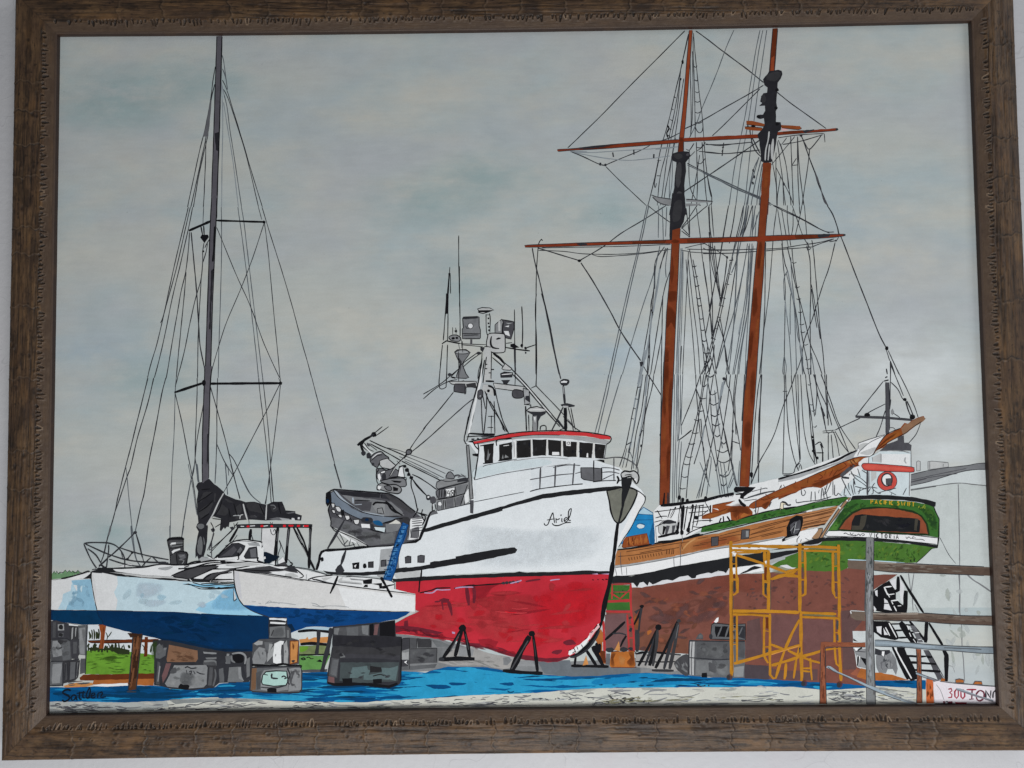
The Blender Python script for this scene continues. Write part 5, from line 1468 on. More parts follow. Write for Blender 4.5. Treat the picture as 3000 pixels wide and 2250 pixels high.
F1 greend 2552,-1306 99,89 112,33 -71,-61 -86,-103
F1 greend 3233,-1203 123,-36 38,-90 -3,-83 -54,42 -38,83
F1 greenl 3288,-1218 68,-21 25,-62 -41,0
F0 greenl 2521,-1395 58,68 27,-7 -30,-62
S1 greend/greenl/green2d 70 140 491 98 210 -0.5 0.8 2521,-1395 145,198 195,32 482,-46 58,-118 -5,-124 -68,15 -29,151 -95,56 -345,11 -140,-33 -129,-143
F0 black 2698,-1159 17,37 147,6 139,-2 207,-20 137,-29 44,-16 -4,-32 -18,-4 -92,35 -137,22 -277,11 -138,-2
L00 ink 88 3371,-1212 12,-41 29,-63 -9,-151 -14,-82
F0 rustw 2590,-1396 58,82 64,55 77,33 104,7 173,-10 137,-26 68,-38 39,-63 14,-86 -196,9 -276,19
L00 greendd 160 2590,-1396 58,82 64,55 77,33 104,7 173,-10 137,-26 68,-38 39,-63 14,-86 -196,9 -276,19 -262,18
F1 rustw2 2718,-1280 175,53 173,-9 171,-43 6,-28 -179,9 -276,24
F0 blackw 2694,-1397 9,62 29,55 56,9 138,-15 138,-12 165,-12 34,-18 -17,-96 -118,5 -275,13
F0 g55b 2780,-1288 49,10 -23,-86 -22,-34 -83,1 1,34 62,0
F0 g55b 3215,-1313 28,-1 -18,-96 -20,7
S1 g45/blackb 14 281 982 140 351 0.1 0.5 2829,-1295 372,-25 -16,-76 -359,11
F0 wood2 2429,-1470 51,75 101,144 65,82 36,34 20,0 -21,-28 -72,-82 -87,-116 -58,-95 -21,-17
L00 ink2 56 2429,-1470 51,75 101,144 65,82 36,34 20,0 -21,-28 -72,-82 -87,-116 -58,-95 -21,-17 -14,3
F1 white 2618,-1218 -2,-5 -4,-3 -5,0 -4,3 -2,5 2,5 4,3 6,0 4,-4
F1 white 2679,-1159 -1,-4 -4,-3 -4,0 -3,3 -1,4 1,4 4,3 4,0 3,-3
F1 wood2 2374,-1455 15,27 35,27 7,14 35,6 -8,-34 -29,-48 -35,-3
L10 ink2 56 2374,-1455 15,27 35,27 7,14 35,6 -8,-34 -29,-48 -35,-3 -20,11
F0 wood3 2304,-1262 292,62 -43,-65 -72,-88 -188,-39
L10 woodd 64 2303,-1276 140,26 146,33
L10 woodd 64 2303,-1303 250,52
L10 woodd 64 2305,-1331 122,23 112,30
L10 woodd 64 2301,-1358 139,26 70,13
L10 woodd 64 2300,-1379 195,39
L10 woodd 64 2310,-1293 118,23 140,33
L10 woodd 64 2312,-1348 142,29
L10 ink 72 2300,-1379 70,13 118,16
L10 ink 72 2165,-1274 153,33 140,33 152,12
F0 white 2132,-1466 168,67 118,22 13,-17 -43,-48 -21,-27 -105,-19 -104,-27 -28,-6
L10 ink 56 2255,-1495 1,27 22,28
L10 ink 56 2283,-1489 8,21
L10 ink 64 2322,-1458 31,-18
F0 black 2283,-1502 153,46 49,0 -57,-48 -63,-10
F0 green 2166,-1233 140,33 139,33 223,39 14,-7 -72,-61 -152,-16 -154,-33 -139,-29
S1 greend/greenl 26 140 421 84 168 -0.2 0.3 2173,-1236 495,101 -57,-54 -307,-49 -132,-29
L10 ink 64 2166,-1227 140,31 139,33 223,36
F0 ink 2176,-1371 30,69 49,30 48,-10 9,-35 -19,-69 -29,-54 -63,-20 -63,-27 -6,21 42,27
F1 g60 2204,-1357 36,34 42,13 5,-48 -22,-55 -49,-13
L10 ink 128 2226,-1323 49,13
L10 ink 112 2239,-1344 -16,-82
L10 g130 58 2253,-1330 -23,-89
L10 g110 66 2203,-1398 36,41
L10 g130 66 2238,-1392 38,7
L10 g150 99 2159,-1467 56,17 42,10
@ painted_schooner lettering
L00 gold 84 2863,-1187 1,31 15,-1 0,-12 -16,-3
L00 gold 84 2897,-1188 10,31 7,-32
L00 gold 84 2901,-1177 10,-1
L00 gold 84 2951,-1163 -8,4 -7,-12 1,-16 8,-3 6,4
L00 gold 84 2971,-1160 -1,-32
L00 gold 84 2981,-1194 1,32 14,0
L00 gold 84 2982,-1177 10,0
L00 gold 84 3015,-1164 -1,-31
L00 gold 84 3041,-1169 -8,4 -8,-13 2,-16 7,-3 6,5
L00 gold 84 3093,-1172 -8,3 -6,-7 11,-11 0,-9 -8,-5 -5,3
L00 gold 84 3110,-1172 6,-32 10,20 6,-20 10,31
L00 gold 84 3162,-1176 -2,-31
L00 gold 84 3172,-1210 1,32 14,0
L00 gold 84 3172,-1193 11,0
L00 gold 84 3199,-1180 17,0
L00 gold 84 3207,-1180 -1,-32
S0 gold2 8 98 210 42 70 -0.8 0.4 3240,-1193 76,-8 -8,-38 -62,15
L00 ink2 88 2845,-1425 7,-33 9,33
L00 ink2 88 2885,-1427 -1,-33
L00 ink2 88 2916,-1433 -8,4 -8,-13 2,-17 8,-3 6,5
L00 ink2 88 2935,-1431 18,0
L00 ink2 88 2944,-1431 -1,-33
L00 ink2 88 2978,-1433 -8,-10 0,-17 7,-6 8,8 0,16 -7,9
L00 ink2 88 3004,-1468 1,33 13,-4 -2,-11 -12,-2 14,-17
L00 ink2 88 3043,-1448 -1,-23
L00 ink2 88 3043,-1439 1,-2
L00 ink2 88 3058,-1473 10,33 8,-33
L00 ink2 88 3062,-1461 11,0
L10 ink2 64 2634,-1427 18,6 20,-13 41,-8 21,-3
L10 ink2 56 2686,-1417 13,-21 15,17
L10 ink2 56 2724,-1435 17,-7 14,13 13,-17 8,14 21,3 6,-10 -21,-6
L10 ink2 56 3137,-1457 7,-14 18,14 13,-14 21,7 -7,7
L10 ink2 56 3189,-1471 34,-7 41,-1 24,-10
L10 ink2 56 3196,-1454 20,-14
@ painted_shed wall
F0 shedroof 963,-1247 53,52 75,-46 0,-21
L00 shedd 56 963,-1247 53,52 75,-46 0,-21 -128,15
F0 shedblue 963,-1250 128,-8 8,-128 1,-103 -35,0 -277,3 70,48 44,89
L00 shedd 56 963,-1250 128,-8 8,-128 1,-103 -35,0 -277,3 70,48 44,89 61,99
L10 shedd 56 930,-1298 167,2
F1 shedd 1060,-1427 36,110 4,-169 -31,-2
@ painted_shed window
F1 shedd 1028,-1345 -7,-14 -18,-8 -23,0 -18,9 -6,14 7,13 18,9 22,-1 18,-8
F1 skyw 1020,-1348 -6,-10 -15,-7 -18,0 -14,7 -6,11 6,10 15,7 18,-1 14,-6
@ painted_shed planks
F0 rust 855,-1438 184,32 19,-86 -208,-29 -14,7
L00 rustd 56 855,-1438 184,32 19,-86 -208,-29 -14,7 19,76
S0 rustd/rusto 26 281 702 49 98 1.6 0.1 858,-1442 178,29 15,-76 -201,-25
@ painted_tower -
F0 green 737,-1815 162,-8 -5,-109 -180,-5
F0 green 703,-1961 190,5 -1,-65 -190,-2
F0 maroonp 688,-2053 180,5 -6,-293 -179,2
S1 greenl/greend 10 210 421 70 140 1.5 0.3 740,-1828 152,-2 -1,-96 -152,-5
L00 rtower 176 900,-1809 -3,-144 5,-102 14,-150 1,-150
L00 rtower 144 744,-1811 163,1
L00 rtower 128 751,-1815 -6,-116
L00 rtower 96 743,-1873 156,-1
L00 rtower 112 736,-1880 79,-52
L00 rtower 112 808,-1932 91,81
L00 rtower 208 711,-1950 186,7
L00 rtower 208 695,-2029 207,-3
L00 rtower 144 867,-2055 5,-150 7,-143
L00 rtower 208 673,-2108 5,-149 0,-177
L00 rtower 112 873,-2137 41,0
L00 rtower 112 871,-2246 41,7
L00 rtower 112 876,-2344 41,-8
L10 maroond 56 744,-1808 163,-5
L10 maroond 56 702,-2019 187,-4
L10 maroond 56 750,-1873 145,3
F0 rusto 623,-2230 39,54 -1,-231 27,-41 -55,15
F0 rustd 635,-2338 48,-8 5,-95 -34,7
L01 ink2 192 881,-2089 21,13
L01 ink2 192 886,-2192 14,28
L01 ink2 192 886,-2334 21,6
@ painted_tower log
F0 rusto3 731,-2353 186,5 8,-116 -10,-13 -186,2 -10,14
F1 rustd 731,-2360 41,0 -21,-48 5,-61 -27,1
F1 rustd 869,-2354 48,2 5,-112 -42,-9 -27,37 36,41
F1 rusto2 792,-2381 55,-21 -15,-61 -34,14
L10 rustd 56 731,-2353 186,5 8,-116 -10,-13 -186,2
L00 ink 208 684,-2257 63,53 102,91
L10 ink2 112 747,-2207 56,3 54,-14
L00 ink 176 857,-2225 -28,-41 -22,-47
F0 rusto2 759,-2340 36,75 8,-82
F1 ink2 755,-2336 -6,-11 -18,-7 -21,0 -17,7 -6,11 6,11 18,7 21,0 17,-7
F1 ink2 868,-2334 -7,-11 -16,-7 -21,0 -16,7 -6,12 6,11 17,6 20,0 17,-7
F1 ink2 909,-2328 -4,-6 -9,-4 -12,0 -10,4 -3,7 3,6 10,4 12,0 10,-4
F0 g75 693,-2366 31,-1 -5,-88 -31,7
@ painted_keel_timber -
L00 ink 256 446,-2386 -11,-73
L00 ink 277 529,-2333 81,-127
L00 ink 363 585,-2306 80,-155
L00 ink 213 408,-2460 303,-9
F1 ink 604,-2288 37,13 13,-41 -15,-45 -32,18
F0 rusto2 500,-2459 29,81 17,-73
F0 rusto 604,-2252 38,90 27,-36 -1,-73 -37,-18
@ painted_jack_stand#4 -
L00 ink 192 993,-1988 -36,-82 -36,-67
L00 ink2 176 986,-1995 -16,-88 -12,-109
F1 ink 1004,-1992 -4,-8 -9,-5 -11,1 -9,5 -3,8 4,8 9,5 11,-1 9,-5
F0 g45 923,-2035 49,27 -29,-48
L00 g45 352 944,-2179 2,-95 -5,-81
L00 ink2 160 924,-2362 41,-14
L10 ink 96 937,-2372 138,15 213,-26
L10 ink 96 929,-2430 179,-8 179,5
F0 conclight 930,-2375 145,12 213,-23 -3,-115 -76,-13 -281,44
L10 ink 96 929,-2431 179,-5 179,1
L10 ink 96 937,-2372 42,16 124,-8 192,-19
L10 ink 96 1020,-2376 13,-24
F1 g55 1239,-2440 111,60 3,-162 -75,27
S1 g110/g75 8 281 631 140 281 1.2 0.4 1212,-2412 138,25 0,-149 -106,29
@ painted_jack_stand#5 -
F1 ink 1143,-2160 -5,-15 -13,-8 -16,0 -13,9 -5,14 5,15 13,9 17,-1 13,-9
L00 ink 224 1106,-2180 -71,-135 -86,-152
L00 ink2 208 1110,-2180 -41,-122 -65,-162
L00 ink 272 1110,-2173 -19,-102 -52,-190
L00 g45 240 1110,-2180 -13,-136 -31,-152
@ painted_jack_stand#6 -
L00 ink 240 1273,-2114 -58,-135 -129,-237
L00 ink2 272 1279,-2141 -65,-149 -59,-203
L00 g45 272 1276,-2128 -28,-169 -48,-196
F1 g45 1300,-2111 -3,-9 -9,-5 -10,0 -8,6 -3,9 3,8 9,6 10,0 8,-6
L00 ink2 192 1058,-2502 176,-5
L10 g75 64 1279,-2141 -23,-109
@ painted_fishing_boat hull
F0 hullwhite -1650,-1672 32,130 38,27 243,11 279,35 250,49 42,48 22,124 35,44 42,0 279,56 16,207 7,-14 230,53 238,32 167,23 349,41 208,-65 96,-112 75,-64 33,-55 -1,-49 -35,-55 -58,-96 -65,-123 -71,-95 -58,-187 -785,4 -370,-10 -592,-35 -194,23 -347,38
F0 hullgreyl -365,-955 468,85 516,64 180,-100 -2,-76 -390,-23 -279,-52 -488,-78
F0 hullwhite -344,-962 447,78 11,-173 -460,-71
F1 hullgreyl -446,-1346 242,16 314,-31 556,21 52,-166 -242,-144 -647,-38 -295,85
F0 white 970,-1053 54,-49 -1,-49 -78,-123 -86,-130 -65,-116 -13,41 31,151 42,7 100,164
F0 hullgreyl 921,-1060 49,-7 -81,-227 -72,-130 -22,-89 24,178
F0 g130 -1128,-1513 104,13 -28,-164 -35,-97 -70,35 14,62
F0 g95 -982,-1549 6,-116 -28,0
F0 g150 -1022,-1706 213,29 9,-59 -204,-12
F0 hullgreyl -800,-1672 204,20 -93,-76 -102,-8
F0 red -1004,-1771 194,16 305,6 370,5 877,18 -25,-100 -20,-100 -20,-91 -15,-81 -29,-64 -47,-72 -84,-71 -74,-68 -56,-31 -74,-22 -73,-3 -184,20 -183,47 -137,56 -193,47 -221,29 -212,30 -110,10 5,82 78,45 83,35 33,13 -32,14 0,128 -156,38
F1 redl -821,-1983 222,62 110,-120 -56,-127 -240,21 -202,39 92,53
F1 redl -470,-1986 333,33 183,-93 44,-146 -231,-89 -220,93
F1 redb 140,-1883 278,88 277,-3 -22,-200 -94,-127 -259,-52 -229,57
F1 redb -140,-2154 56,9 -1,-45 -46,0
F1 redd -413,-1823 259,34 -74,-54 -75,-109 -56,19
F1 redm -303,-1897 388,14 72,-128 -203,-34 -221,29
S1 redl/redb/redm 34 561 1684 374 1029 -0.1 0.6 -820,-1901 1497,121 -34,-345 -233,-198 -276,-51 -551,151 -534,78
F0 redd2 -1015,-2122 184,-15 212,-48 -46,-13 -166,29 -120,1 -55,-13
F0 redd2 -1015,-2172 110,-19 212,-30 221,-20 55,-55 137,-15 138,-51 183,-46 184,-21 73,5 74,22 56,29 -111,-21 -110,-3 -165,24 -101,19 -83,37 -137,38 -138,10 -129,38 -147,24 -203,20
F0 redd -343,-2242 92,8 73,-28 -19,-36 37,-28 -92,19 -73,19
F1 redd2 263,-2339 73,8 -28,-36 -55,10
F1 redd2 346,-2268 65,18 36,-37 -73,-8
F0 redd2 -941,-2091 32,9 4,-64 -37,-17
S1 redd2/redd 36 374 1122 112 318 0.2 0.2 -997,-2136 304,-48 460,-96 275,-102 -276,39 -459,113 -313,40
S1 redm/redl/redd 26 1497 3928 131 374 -0.06 0.12 -802,-1901 1478,103 -41,-291 -317,-233 -551,60 -551,152
S0 redd/redb/redl 6 842 2245 47 84 0.05 0.1 -230,-1998 313,6 18,-46 -286,-6
L11 redd2 277 -431,-1823 8,-64 9,-82
L11 redd2 256 -376,-1800 9,-78 -6,-73
L11 redd2 213 -617,-1930 37,-10 22,-73 5,-36
L11 redd2 128 -635,-1916 13,-87
L11 redd2 107 -691,-1938 46,4
F0 redd2 -654,-1921 37,14 46,-10 -9,-27 -46,-4
F0 black -1032,-1752 222,16 305,10 370,12 93,4 41,8 33,-9 295,1 185,10 231,-7 -1,-26 -231,1 -277,-8 -369,-4 -370,-9 -296,-15 -222,-7
F0 lilac 585,-1728 47,5 9,-11
F0 lilac 659,-1729 74,5 4,-11
L10 ink 107 -811,-1864 102,22 37,13 111,3
L10 ink 107 -533,-1831 120,22 56,-1 129,8 92,5
F1 ink2 -115,-1794 -3,-7 -8,-4 -10,0 -8,4 -3,7 3,7 8,5 10,-1 8,-4
F1 ink2 -88,-1792 -3,-6 -8,-5 -9,0 -8,5 -3,7 3,7 8,4 10,0 8,-5
F1 ink2 -60,-1789 -3,-7 -8,-4 -10,0 -7,4 -3,7 3,7 8,4 9,0 8,-4
F1 ink2 -32,-1787 -3,-7 -8,-4 -10,0 -8,5 -2,7 3,7 7,4 10,0 8,-5
F1 ink2 0,-1784 -3,-7 -8,-4 -9,0 -8,5 -3,7 3,6 8,5 10,0 7,-5
L11 redd2 149 49,-1782 56,8 64,7
L10 lilac 96 -774,-1865 65,0 37,25 37,-3 74,2
L10 lilac 96 -524,-1831 56,9 92,-1
L10 lilac 96 -76,-1797 88,20
L10 lilac 96 248,-1777 32,6 46,4
L10 lilac 128 3,-1774 14,1
L10 ink 128 -795,-1672 -5,-64 -10,-32 -8,-92
F0 lilac -553,-2177 26,-2 -2,-18 -20,4
L10 ink 107 589,-1774 14,-3
L10 ink 107 631,-1770 9,-6
L10 ink 107 668,-1772 18,-6
L10 ink 107 695,-1771 19,-2
L00 ink 363 758,-1634 -11,-83 -20,-100 -30,-109 -20,-91 -15,-90
L00 ink 235 662,-2107 -24,-55 -43,-72 -56,-72 -75,-62 -64,-22
L10 ink2 149 400,-2390 46,4 92,53 66,81 38,72
F0 white 391,-2341 37,14 19,22 37,13 19,23 37,27 28,45 28,27 29,40 13,5 -23,-46 -29,-45 -28,-36 -28,-36 -37,-35 -47,-27 -46,-27 -14,9
F0 pinkish 559,-2206 75,76 9,-23 -47,-45 -29,-54
L10 ink 85 387,-2340 23,8
L10 ink 85 429,-2314 17,-36
L10 ink 85 456,-2305 9,-27
L10 ink 85 493,-2292 9,-22
L10 ink 85 521,-2251 14,9
L10 ink 85 544,-2288 33,45
L10 ink 85 568,-2197 19,9
L10 ink 85 586,-2234 28,36
L10 ink 85 596,-2170 29,36
L10 ink 85 419,-2359 27,18
L00 ink 277 805,-1314 -11,-82 -15,-110 -22,-147 -15,-109 -15,-36
L10 ink 128 812,-1321 -16,-103 -15,-96 -9,-82
L10 ink 72 1031,-1102 -4,-49 -47,-75 -72,-137 -57,-82 -43,-69
L10 ink 96 915,-1032 55,-28 48,-35 16,-28
F0 black -501,-1299 0,27 140,37 209,56 210,60 139,40 210,25 209,19 174,15 104,-8 69,-25 -28,-7 -111,15 -105,-12 -174,-22 -174,-16 -174,-22 -209,-49 -210,-53 -153,-33
F0 black -780,-1379 14,31 140,43 209,50 140,36 147,43 -1,-34 -147,-40 -209,-53 -174,-50 -84,-23
L00 ink 208 -681,-1204 -35,-17 -21,-34 -21,-62 -29,-62 -21,-48 -35,-24 -90,-9 -111,-16 -181,-12 -167,-18 -188,-9
L00 ink 240 -1580,-1515 -28,-13 -14,-28 -7,-48 -21,-68
F0 black -1004,-1665 167,11 348,59 208,32 147,39 62,13 -1,-48 -62,-16 -216,-43 -278,-38 -208,-32 -167,-12
F0 black -517,-1616 0,41 153,26 139,23 167,19 27,-4 11,-21 -11,-17 -195,-29 -139,-26
F0 black -1594,-1680 118,-11 208,-3 174,12 181,26 0,-38 -181,-19 -174,-8 -208,6 -90,14
F0 black -726,-1618 186,25 278,57 222,30 23,-19 -14,-27 -232,-35 -278,-51 -185,-21
F0 g60 -930,-1577 24,10 24,-4 0,-51 -45,-3
L00 ink 72 -930,-1577 24,10 24,-4 0,-51 -45,-3 -3,48
F0 g60 -826,-1568 24,7 32,-4 -4,-55 -52,1
L00 ink 72 -826,-1568 24,7 32,-4 -4,-55 -52,1 0,51
F0 g75 -1121,-1599 38,3 0,-48 -39,-6
L00 ink 72 -1121,-1599 38,3 0,-48 -39,-6 1,51
F0 ink -1358,-1620 56,6 0,-48 -49,-7
F0 white -1340,-1631 17,3 -14,-27
F1 ink -1242,-1642 -3,-12 -7,-8 -10,0 -7,8 -3,12 3,12 7,8 10,-1 7,-7
F0 g45 -1226,-1612 39,4 -1,-42 -38,-3
L00 ink 80 -1226,-1612 39,4 -1,-42 -38,-3 0,41
F0 ink -1354,-1620 48,6 0,-52 -48,1
L00 ink 56 -1354,-1620 48,6 0,-52 -48,1 0,45
F0 white -1344,-1638 21,7 -14,-27
F1 ink -1243,-1646 -3,-11 -8,-7 -9,0 -8,7 -3,12 3,11 8,7 9,0 8,-7
F0 g45 -1228,-1611 38,3 2,-49 -40,1
L00 ink 80 -1228,-1611 38,3 2,-49 -40,1 0,45
F0 g60 -1125,-1602 42,6 -4,-51 -38,-3
L00 ink 72 -1125,-1602 42,6 -4,-51 -38,-3 0,48
F1 ink -1591,-1587 -2,-10 -7,-7 -9,0 -7,7 -2,10 2,11 7,6 9,0 7,-6
L10 ink 64 -1618,-1542 -18,-82 -14,-48
@ painted_fishing_boat lettering
L10 ink 88 205,-1314 10,-17 21,6 21,52 15,34 7,10
L10 ink 88 279,-1229 6,-44 6,-42
L10 ink 88 229,-1290 35,6 28,4
L10 ink 88 305,-1315 -3,38 11,-11 21,11
L10 ink 88 351,-1274 -2,-28 9,-3
L10 ink 88 368,-1299 18,11 10,13 -14,4 -14,-17 7,-18 21,7
L10 ink 88 396,-1299 21,45 12,48 -7,6 -15,-20 -4,-48 7,-28 14,4
L10 ink 88 271,-1315 13,-17 35,-4 35,13 28,10 41,2
F1 ink 351,-1252 -2,-4 -3,-2 -4,0 -3,2 -1,4 1,4 4,2 3,0 4,-2
@ painted_fishing_boat anchor
F1 g95b 719,-1057 70,13 56,13 63,-4 58,-32 -26,-83 -50,-89 -43,-61 -35,-21 -34,21 -27,70 -12,83
L10 ink 128 719,-1057 70,13 56,13 63,-4 58,-32 -26,-83 -50,-89 -43,-61 -35,-21 -34,21 -27,70 -12,83 -20,90
F0 black 840,-955 90,-1 -8,-48 -29,-76 -29,-69 -23,-103 -22,-76 -14,0 30,138 10,138 -6,49
F1 g150 837,-920 31,20 42,-7 35,7 34,-29 3,-41 -18,-35 -27,35 -21,28 -49,-13 -24,4
L10 ink 112 837,-920 31,20 42,-7 35,7 34,-29 3,-41 -18,-35 -27,35 -21,28 -49,-13 -24,4 -6,31
L10 ink 72 868,-934 42,6 20,-7
L10 ink 160 805,-940 13,-28 -14,-35
L10 ink 112 818,-982 28,13
L10 ink 96 937,-956 20,-35
F0 white 944,-970 17,14 3,-35
L10 g60 64 817,-1058 21,13
@ painted_fishing_boat bow_railing
L10 g60 80 103,-877 97,20 105,9 105,16 105,23 105,10 104,5 70,6 69,-7 69,-36 41,-42 3,-56
L10 g60 80 95,-960 104,16 105,16 146,12
L10 g60 80 284,-865 112,20 111,-5
L10 g60 80 464,-916 70,20 77,20
L10 g60 80 681,-870 77,-4 69,-18
L10 g60 80 687,-908 70,3 69,-15
L10 g60 80 686,-967 42,21 49,20
L10 g60 128 183,-864 -9,-173
L10 g60 128 305,-848 -9,-173
L10 g60 128 459,-832 -17,-174
L10 g60 96 619,-806 -9,-174
L10 g60 96 783,-794 -3,-181
L10 ink 80 93,-1057 77,20 126,16 146,15 84,6
L10 ink 80 609,-985 77,8 111,2
F0 g75 510,-868 87,-1 84,-8 -2,-97 -63,-6 -83,15 -20,14
L00 ink 64 510,-868 87,-1 84,-8 -2,-97 -63,-6 -83,15 -20,14 -3,83
L10 ink 80 616,-813 0,-167
L10 ink 96 681,-870 2,-100
F0 ink 640,-807 35,3 28,-7 0,-21 -21,11
@ painted_fishing_boat wheelhouse
F0 hullwhite -439,-648 111,-8 14,-14 252,39 336,24 445,-75 -16,-118 -84,-6 -349,-45 -167,-26 -461,-81 29,197 -62,92
F0 hullgreyl -315,-830 167,26 140,19 210,11 278,-17 223,-2 -84,-17 -349,-37 -167,-30 -252,-39 -202,-39 22,111
F1 skyw -337,-858 259,46 279,17 56,-42 -336,-52 -265,-52
F0 g130 -62,-610 126,9 210,4 209,-16 209,-27 62,-22 -31,-20 -101,22 -209,27 -209,12 -210,-8 -42,-3
F0 redtop -366,-649 151,30 154,33 196,15 209,1 209,-13 133,-22 69,-15 -4,-21 -66,6 -132,23 -209,14 -210,3 -196,-19 -154,-26 -143,-26
L10 ink 80 -397,-645 182,33 154,29 196,16 209,2 209,-14 140,-23 66,-18 -1,-35 -35,-27
L10 ink 56 -359,-666 143,24 154,26 196,19 210,-4
F0 winblack -282,-671 84,10 -6,-157 -69,-6
F0 winblack -153,-672 105,20 -2,-140 -105,-9
F0 winblack -10,-642 112,9 2,-143 -112,-9
F0 winblack 120,-634 115,-1 -5,-129 -109,-5
F0 winblack 245,-635 108,-12 -1,-125 -105,8
F0 winblack 367,-647 115,-12 -2,-121 -111,4
F0 winblack 500,-659 115,-12 -13,-121 -101,8
F0 winblack 629,-674 87,-12 -16,-111 -73,4
S1 g45/blackb 16 210 561 140 351 1.4 0.4 -6,-646 697,-36 -9,-104 -683,15
L00 cream2 160 109,-633 1,-140
L00 cream2 160 240,-635 -7,-129
L00 cream2 160 360,-643 -4,-133
L00 cream2 160 491,-655 -7,-125
L00 cream2 160 622,-667 -9,-129
L10 ink 56 102,-633 2,-143
L10 ink 56 232,-631 -8,-136
L10 ink 56 351,-643 -2,-132
F0 white 279,-736 56,-1 -1,-26 -55,1
F0 white 393,-647 39,-1 0,-41 -39,0
L10 ink 56 402,-661 18,3 6,-17 -21,0 -3,14
F0 white 558,-785 5,35 9,0 0,-35
L10 ink 112 -310,-681 115,16
L10 ink 112 -174,-682 7,48 119,9
L10 ink 112 -287,-825 83,7
L10 ink 112 -162,-803 112,11
L10 white 96 -160,-651 84,6
L10 white 56 -118,-683 45,6
F0 g95 -256,-796 15,90 3,-42 11,7 -18,-55
F0 g110 -133,-787 7,38 10,-38
F0 g110 -109,-784 4,28 31,-21
L10 g95 50 -41,-639 5,-146
L10 g80 56 -13,-639 2,-146
F0 white -38,-646 25,7 -2,-146 -24,0
L10 g95 50 -31,-653 2,-125
L10 ink2 56 -358,-958 209,46 252,39 97,16
L10 ink2 56 -374,-1138 223,42 196,36
L10 ink2 56 -288,-851 42,16 238,43
L10 g110 50 -36,-806 238,25 208,-16
L10 ink 96 -328,-656 7,-63 -19,-125 -18,-114
L10 ink 96 -404,-648 35,-1 20,-35 28,-28
F0 ink -374,-746 53,6 -4,-28 -45,8
F0 g75 -306,-604 119,12 -7,-13 -91,-10
L10 ink2 64 723,-682 -20,-118
F0 g110 -422,-676 21,0 31,-431 -25,-7 -12,188
L00 ink 72 -422,-676 21,0 31,-431 -25,-7 -12,188 -15,250
F0 g60 -398,-1124 31,3 -4,-111 -25,8
L10 ink 80 -402,-439 -26,-125 -11,-70 21,-35
L10 ink 80 -374,-439 -15,-98 -15,-62 -14,-42
L10 ink 112 -390,-579 105,-11 98,-2
L10 ink 72 -418,-606 119,5 105,-4
L10 ink 96 -369,-628 14,4
F1 ink2 -357,-626 -2,-5 -6,-2 -8,0 -6,3 -3,4 3,4 6,2 8,0 6,-2
F1 ink2 -317,-623 -2,-3 -5,-2 -6,0 -5,2 -2,3 2,4 5,2 6,0 5,-2
@ painted_fishing_boat gantry
L10 ink 80 -573,578 -16,-213 -15,-176
L10 ink 80 -562,578 -2,-213 -5,-184
L10 ink 80 -467,576 2,-177 0,-177
F0 ink -578,578 17,0 -17,-170 -10,0
L10 ink 70 -470,1061 -1,-257 3,-228
L10 ink 83 -466,804 -1,-341
F0 ink -557,748 6,0 -14,-340 -17,0
L10 ink 64 -545,799 -13,-221
L10 ink 70 -541,577 -1,171
L10 ink 72 -15,439 -1,-293 3,-211 -5,-123
L10 ink 88 46,463 5,-177 -6,-169
L10 ink 80 167,568 -9,-141 5,-213 0,-211 -9,-203
F0 ink2 -25,118 18,0 -2,-183 -12,-56
L10 ink2 96 210,568 36,-143 40,-191 39,-219 33,-155
L10 ink 72 217,568 36,-157 33,-156
L10 ink 80 -611,154 -19,-183 -12,-155 21,-27 32,13 7,42 13,309
L00 ink 128 -615,161 36,24 112,-23
L10 ink 64 -467,162 119,-8 99,-5
L10 ink 64 -453,152 175,-20
L00 ink 112 -95,126 98,-19 105,-13
L10 ink 80 73,117 85,28
F1 ink 85,117 -2,-7 -6,-4 -7,0 -6,4 -2,7 2,7 6,4 7,0 6,-5
F1 ink 53,138 -2,-9 -6,-5 -6,0 -6,5 -2,10 2,9 6,5 7,0 5,-6
F1 ink2 79,78 -1,-6 -3,-3 -4,0 -3,3 -1,6 1,6 3,4 4,-1 3,-3
F0 ink -52,154 28,3 48,-32 -49,-7 -28,15
L10 ink 72 -88,158 50,6
F1 g110 -558,217 21,13 42,3 35,-25 -14,-28 -70,12
L10 ink 80 -558,217 21,13 42,3 35,-25 -14,-28 -70,12 -14,25
F1 ink -509,205 -3,-6 -7,-4 -8,0 -7,4 -3,7 3,6 7,4 8,0 7,-4
F1 ink -480,208 -2,-5 -6,-4 -7,0 -5,4 -3,6 3,6 5,3 7,0 6,-4
L10 ink 56 -526,297 0,-60
L10 ink 56 -501,294 3,-50
L10 ink 56 -515,265 21,7
F1 ink -488,265 -2,-7 -5,-4 -6,0 -5,5 -2,6 2,7 5,4 6,0 5,-4
F0 g95 -444,371 7,10 113,2 17,-4 0,-74 10,-35 -1,-64 -7,-7 -141,2 -2,78 10,14
L00 ink 72 -444,371 7,10 113,2 17,-4 0,-74 10,-35 -1,-64 -7,-7 -141,2 -2,78 10,14 -6,78
L10 ink2 192 -441,371 124,5
F1 white2 -357,306 -4,-13 -11,-8 -14,0 -12,8 -4,13 5,14 11,8 14,0 11,-9
L10 g45 56 -357,306 -4,-13 -11,-8 -14,0 -12,8 -4,13 5,14 11,8 14,0 11,-9 4,-13
L10 ink2 80 -417,307 7,-22 21,7
L10 ink 64 -449,243 148,-1
L10 ink 72 -438,229 126,2
F0 g60 -382,193 17,0 0,-42 -18,0
L10 ink 56 -453,194 0,-71
L10 ink 56 -478,159 7,-42
F0 g150 -320,447 39,10 63,-4 32,-18 -32,-11 -57,-17 -38,11 3,15
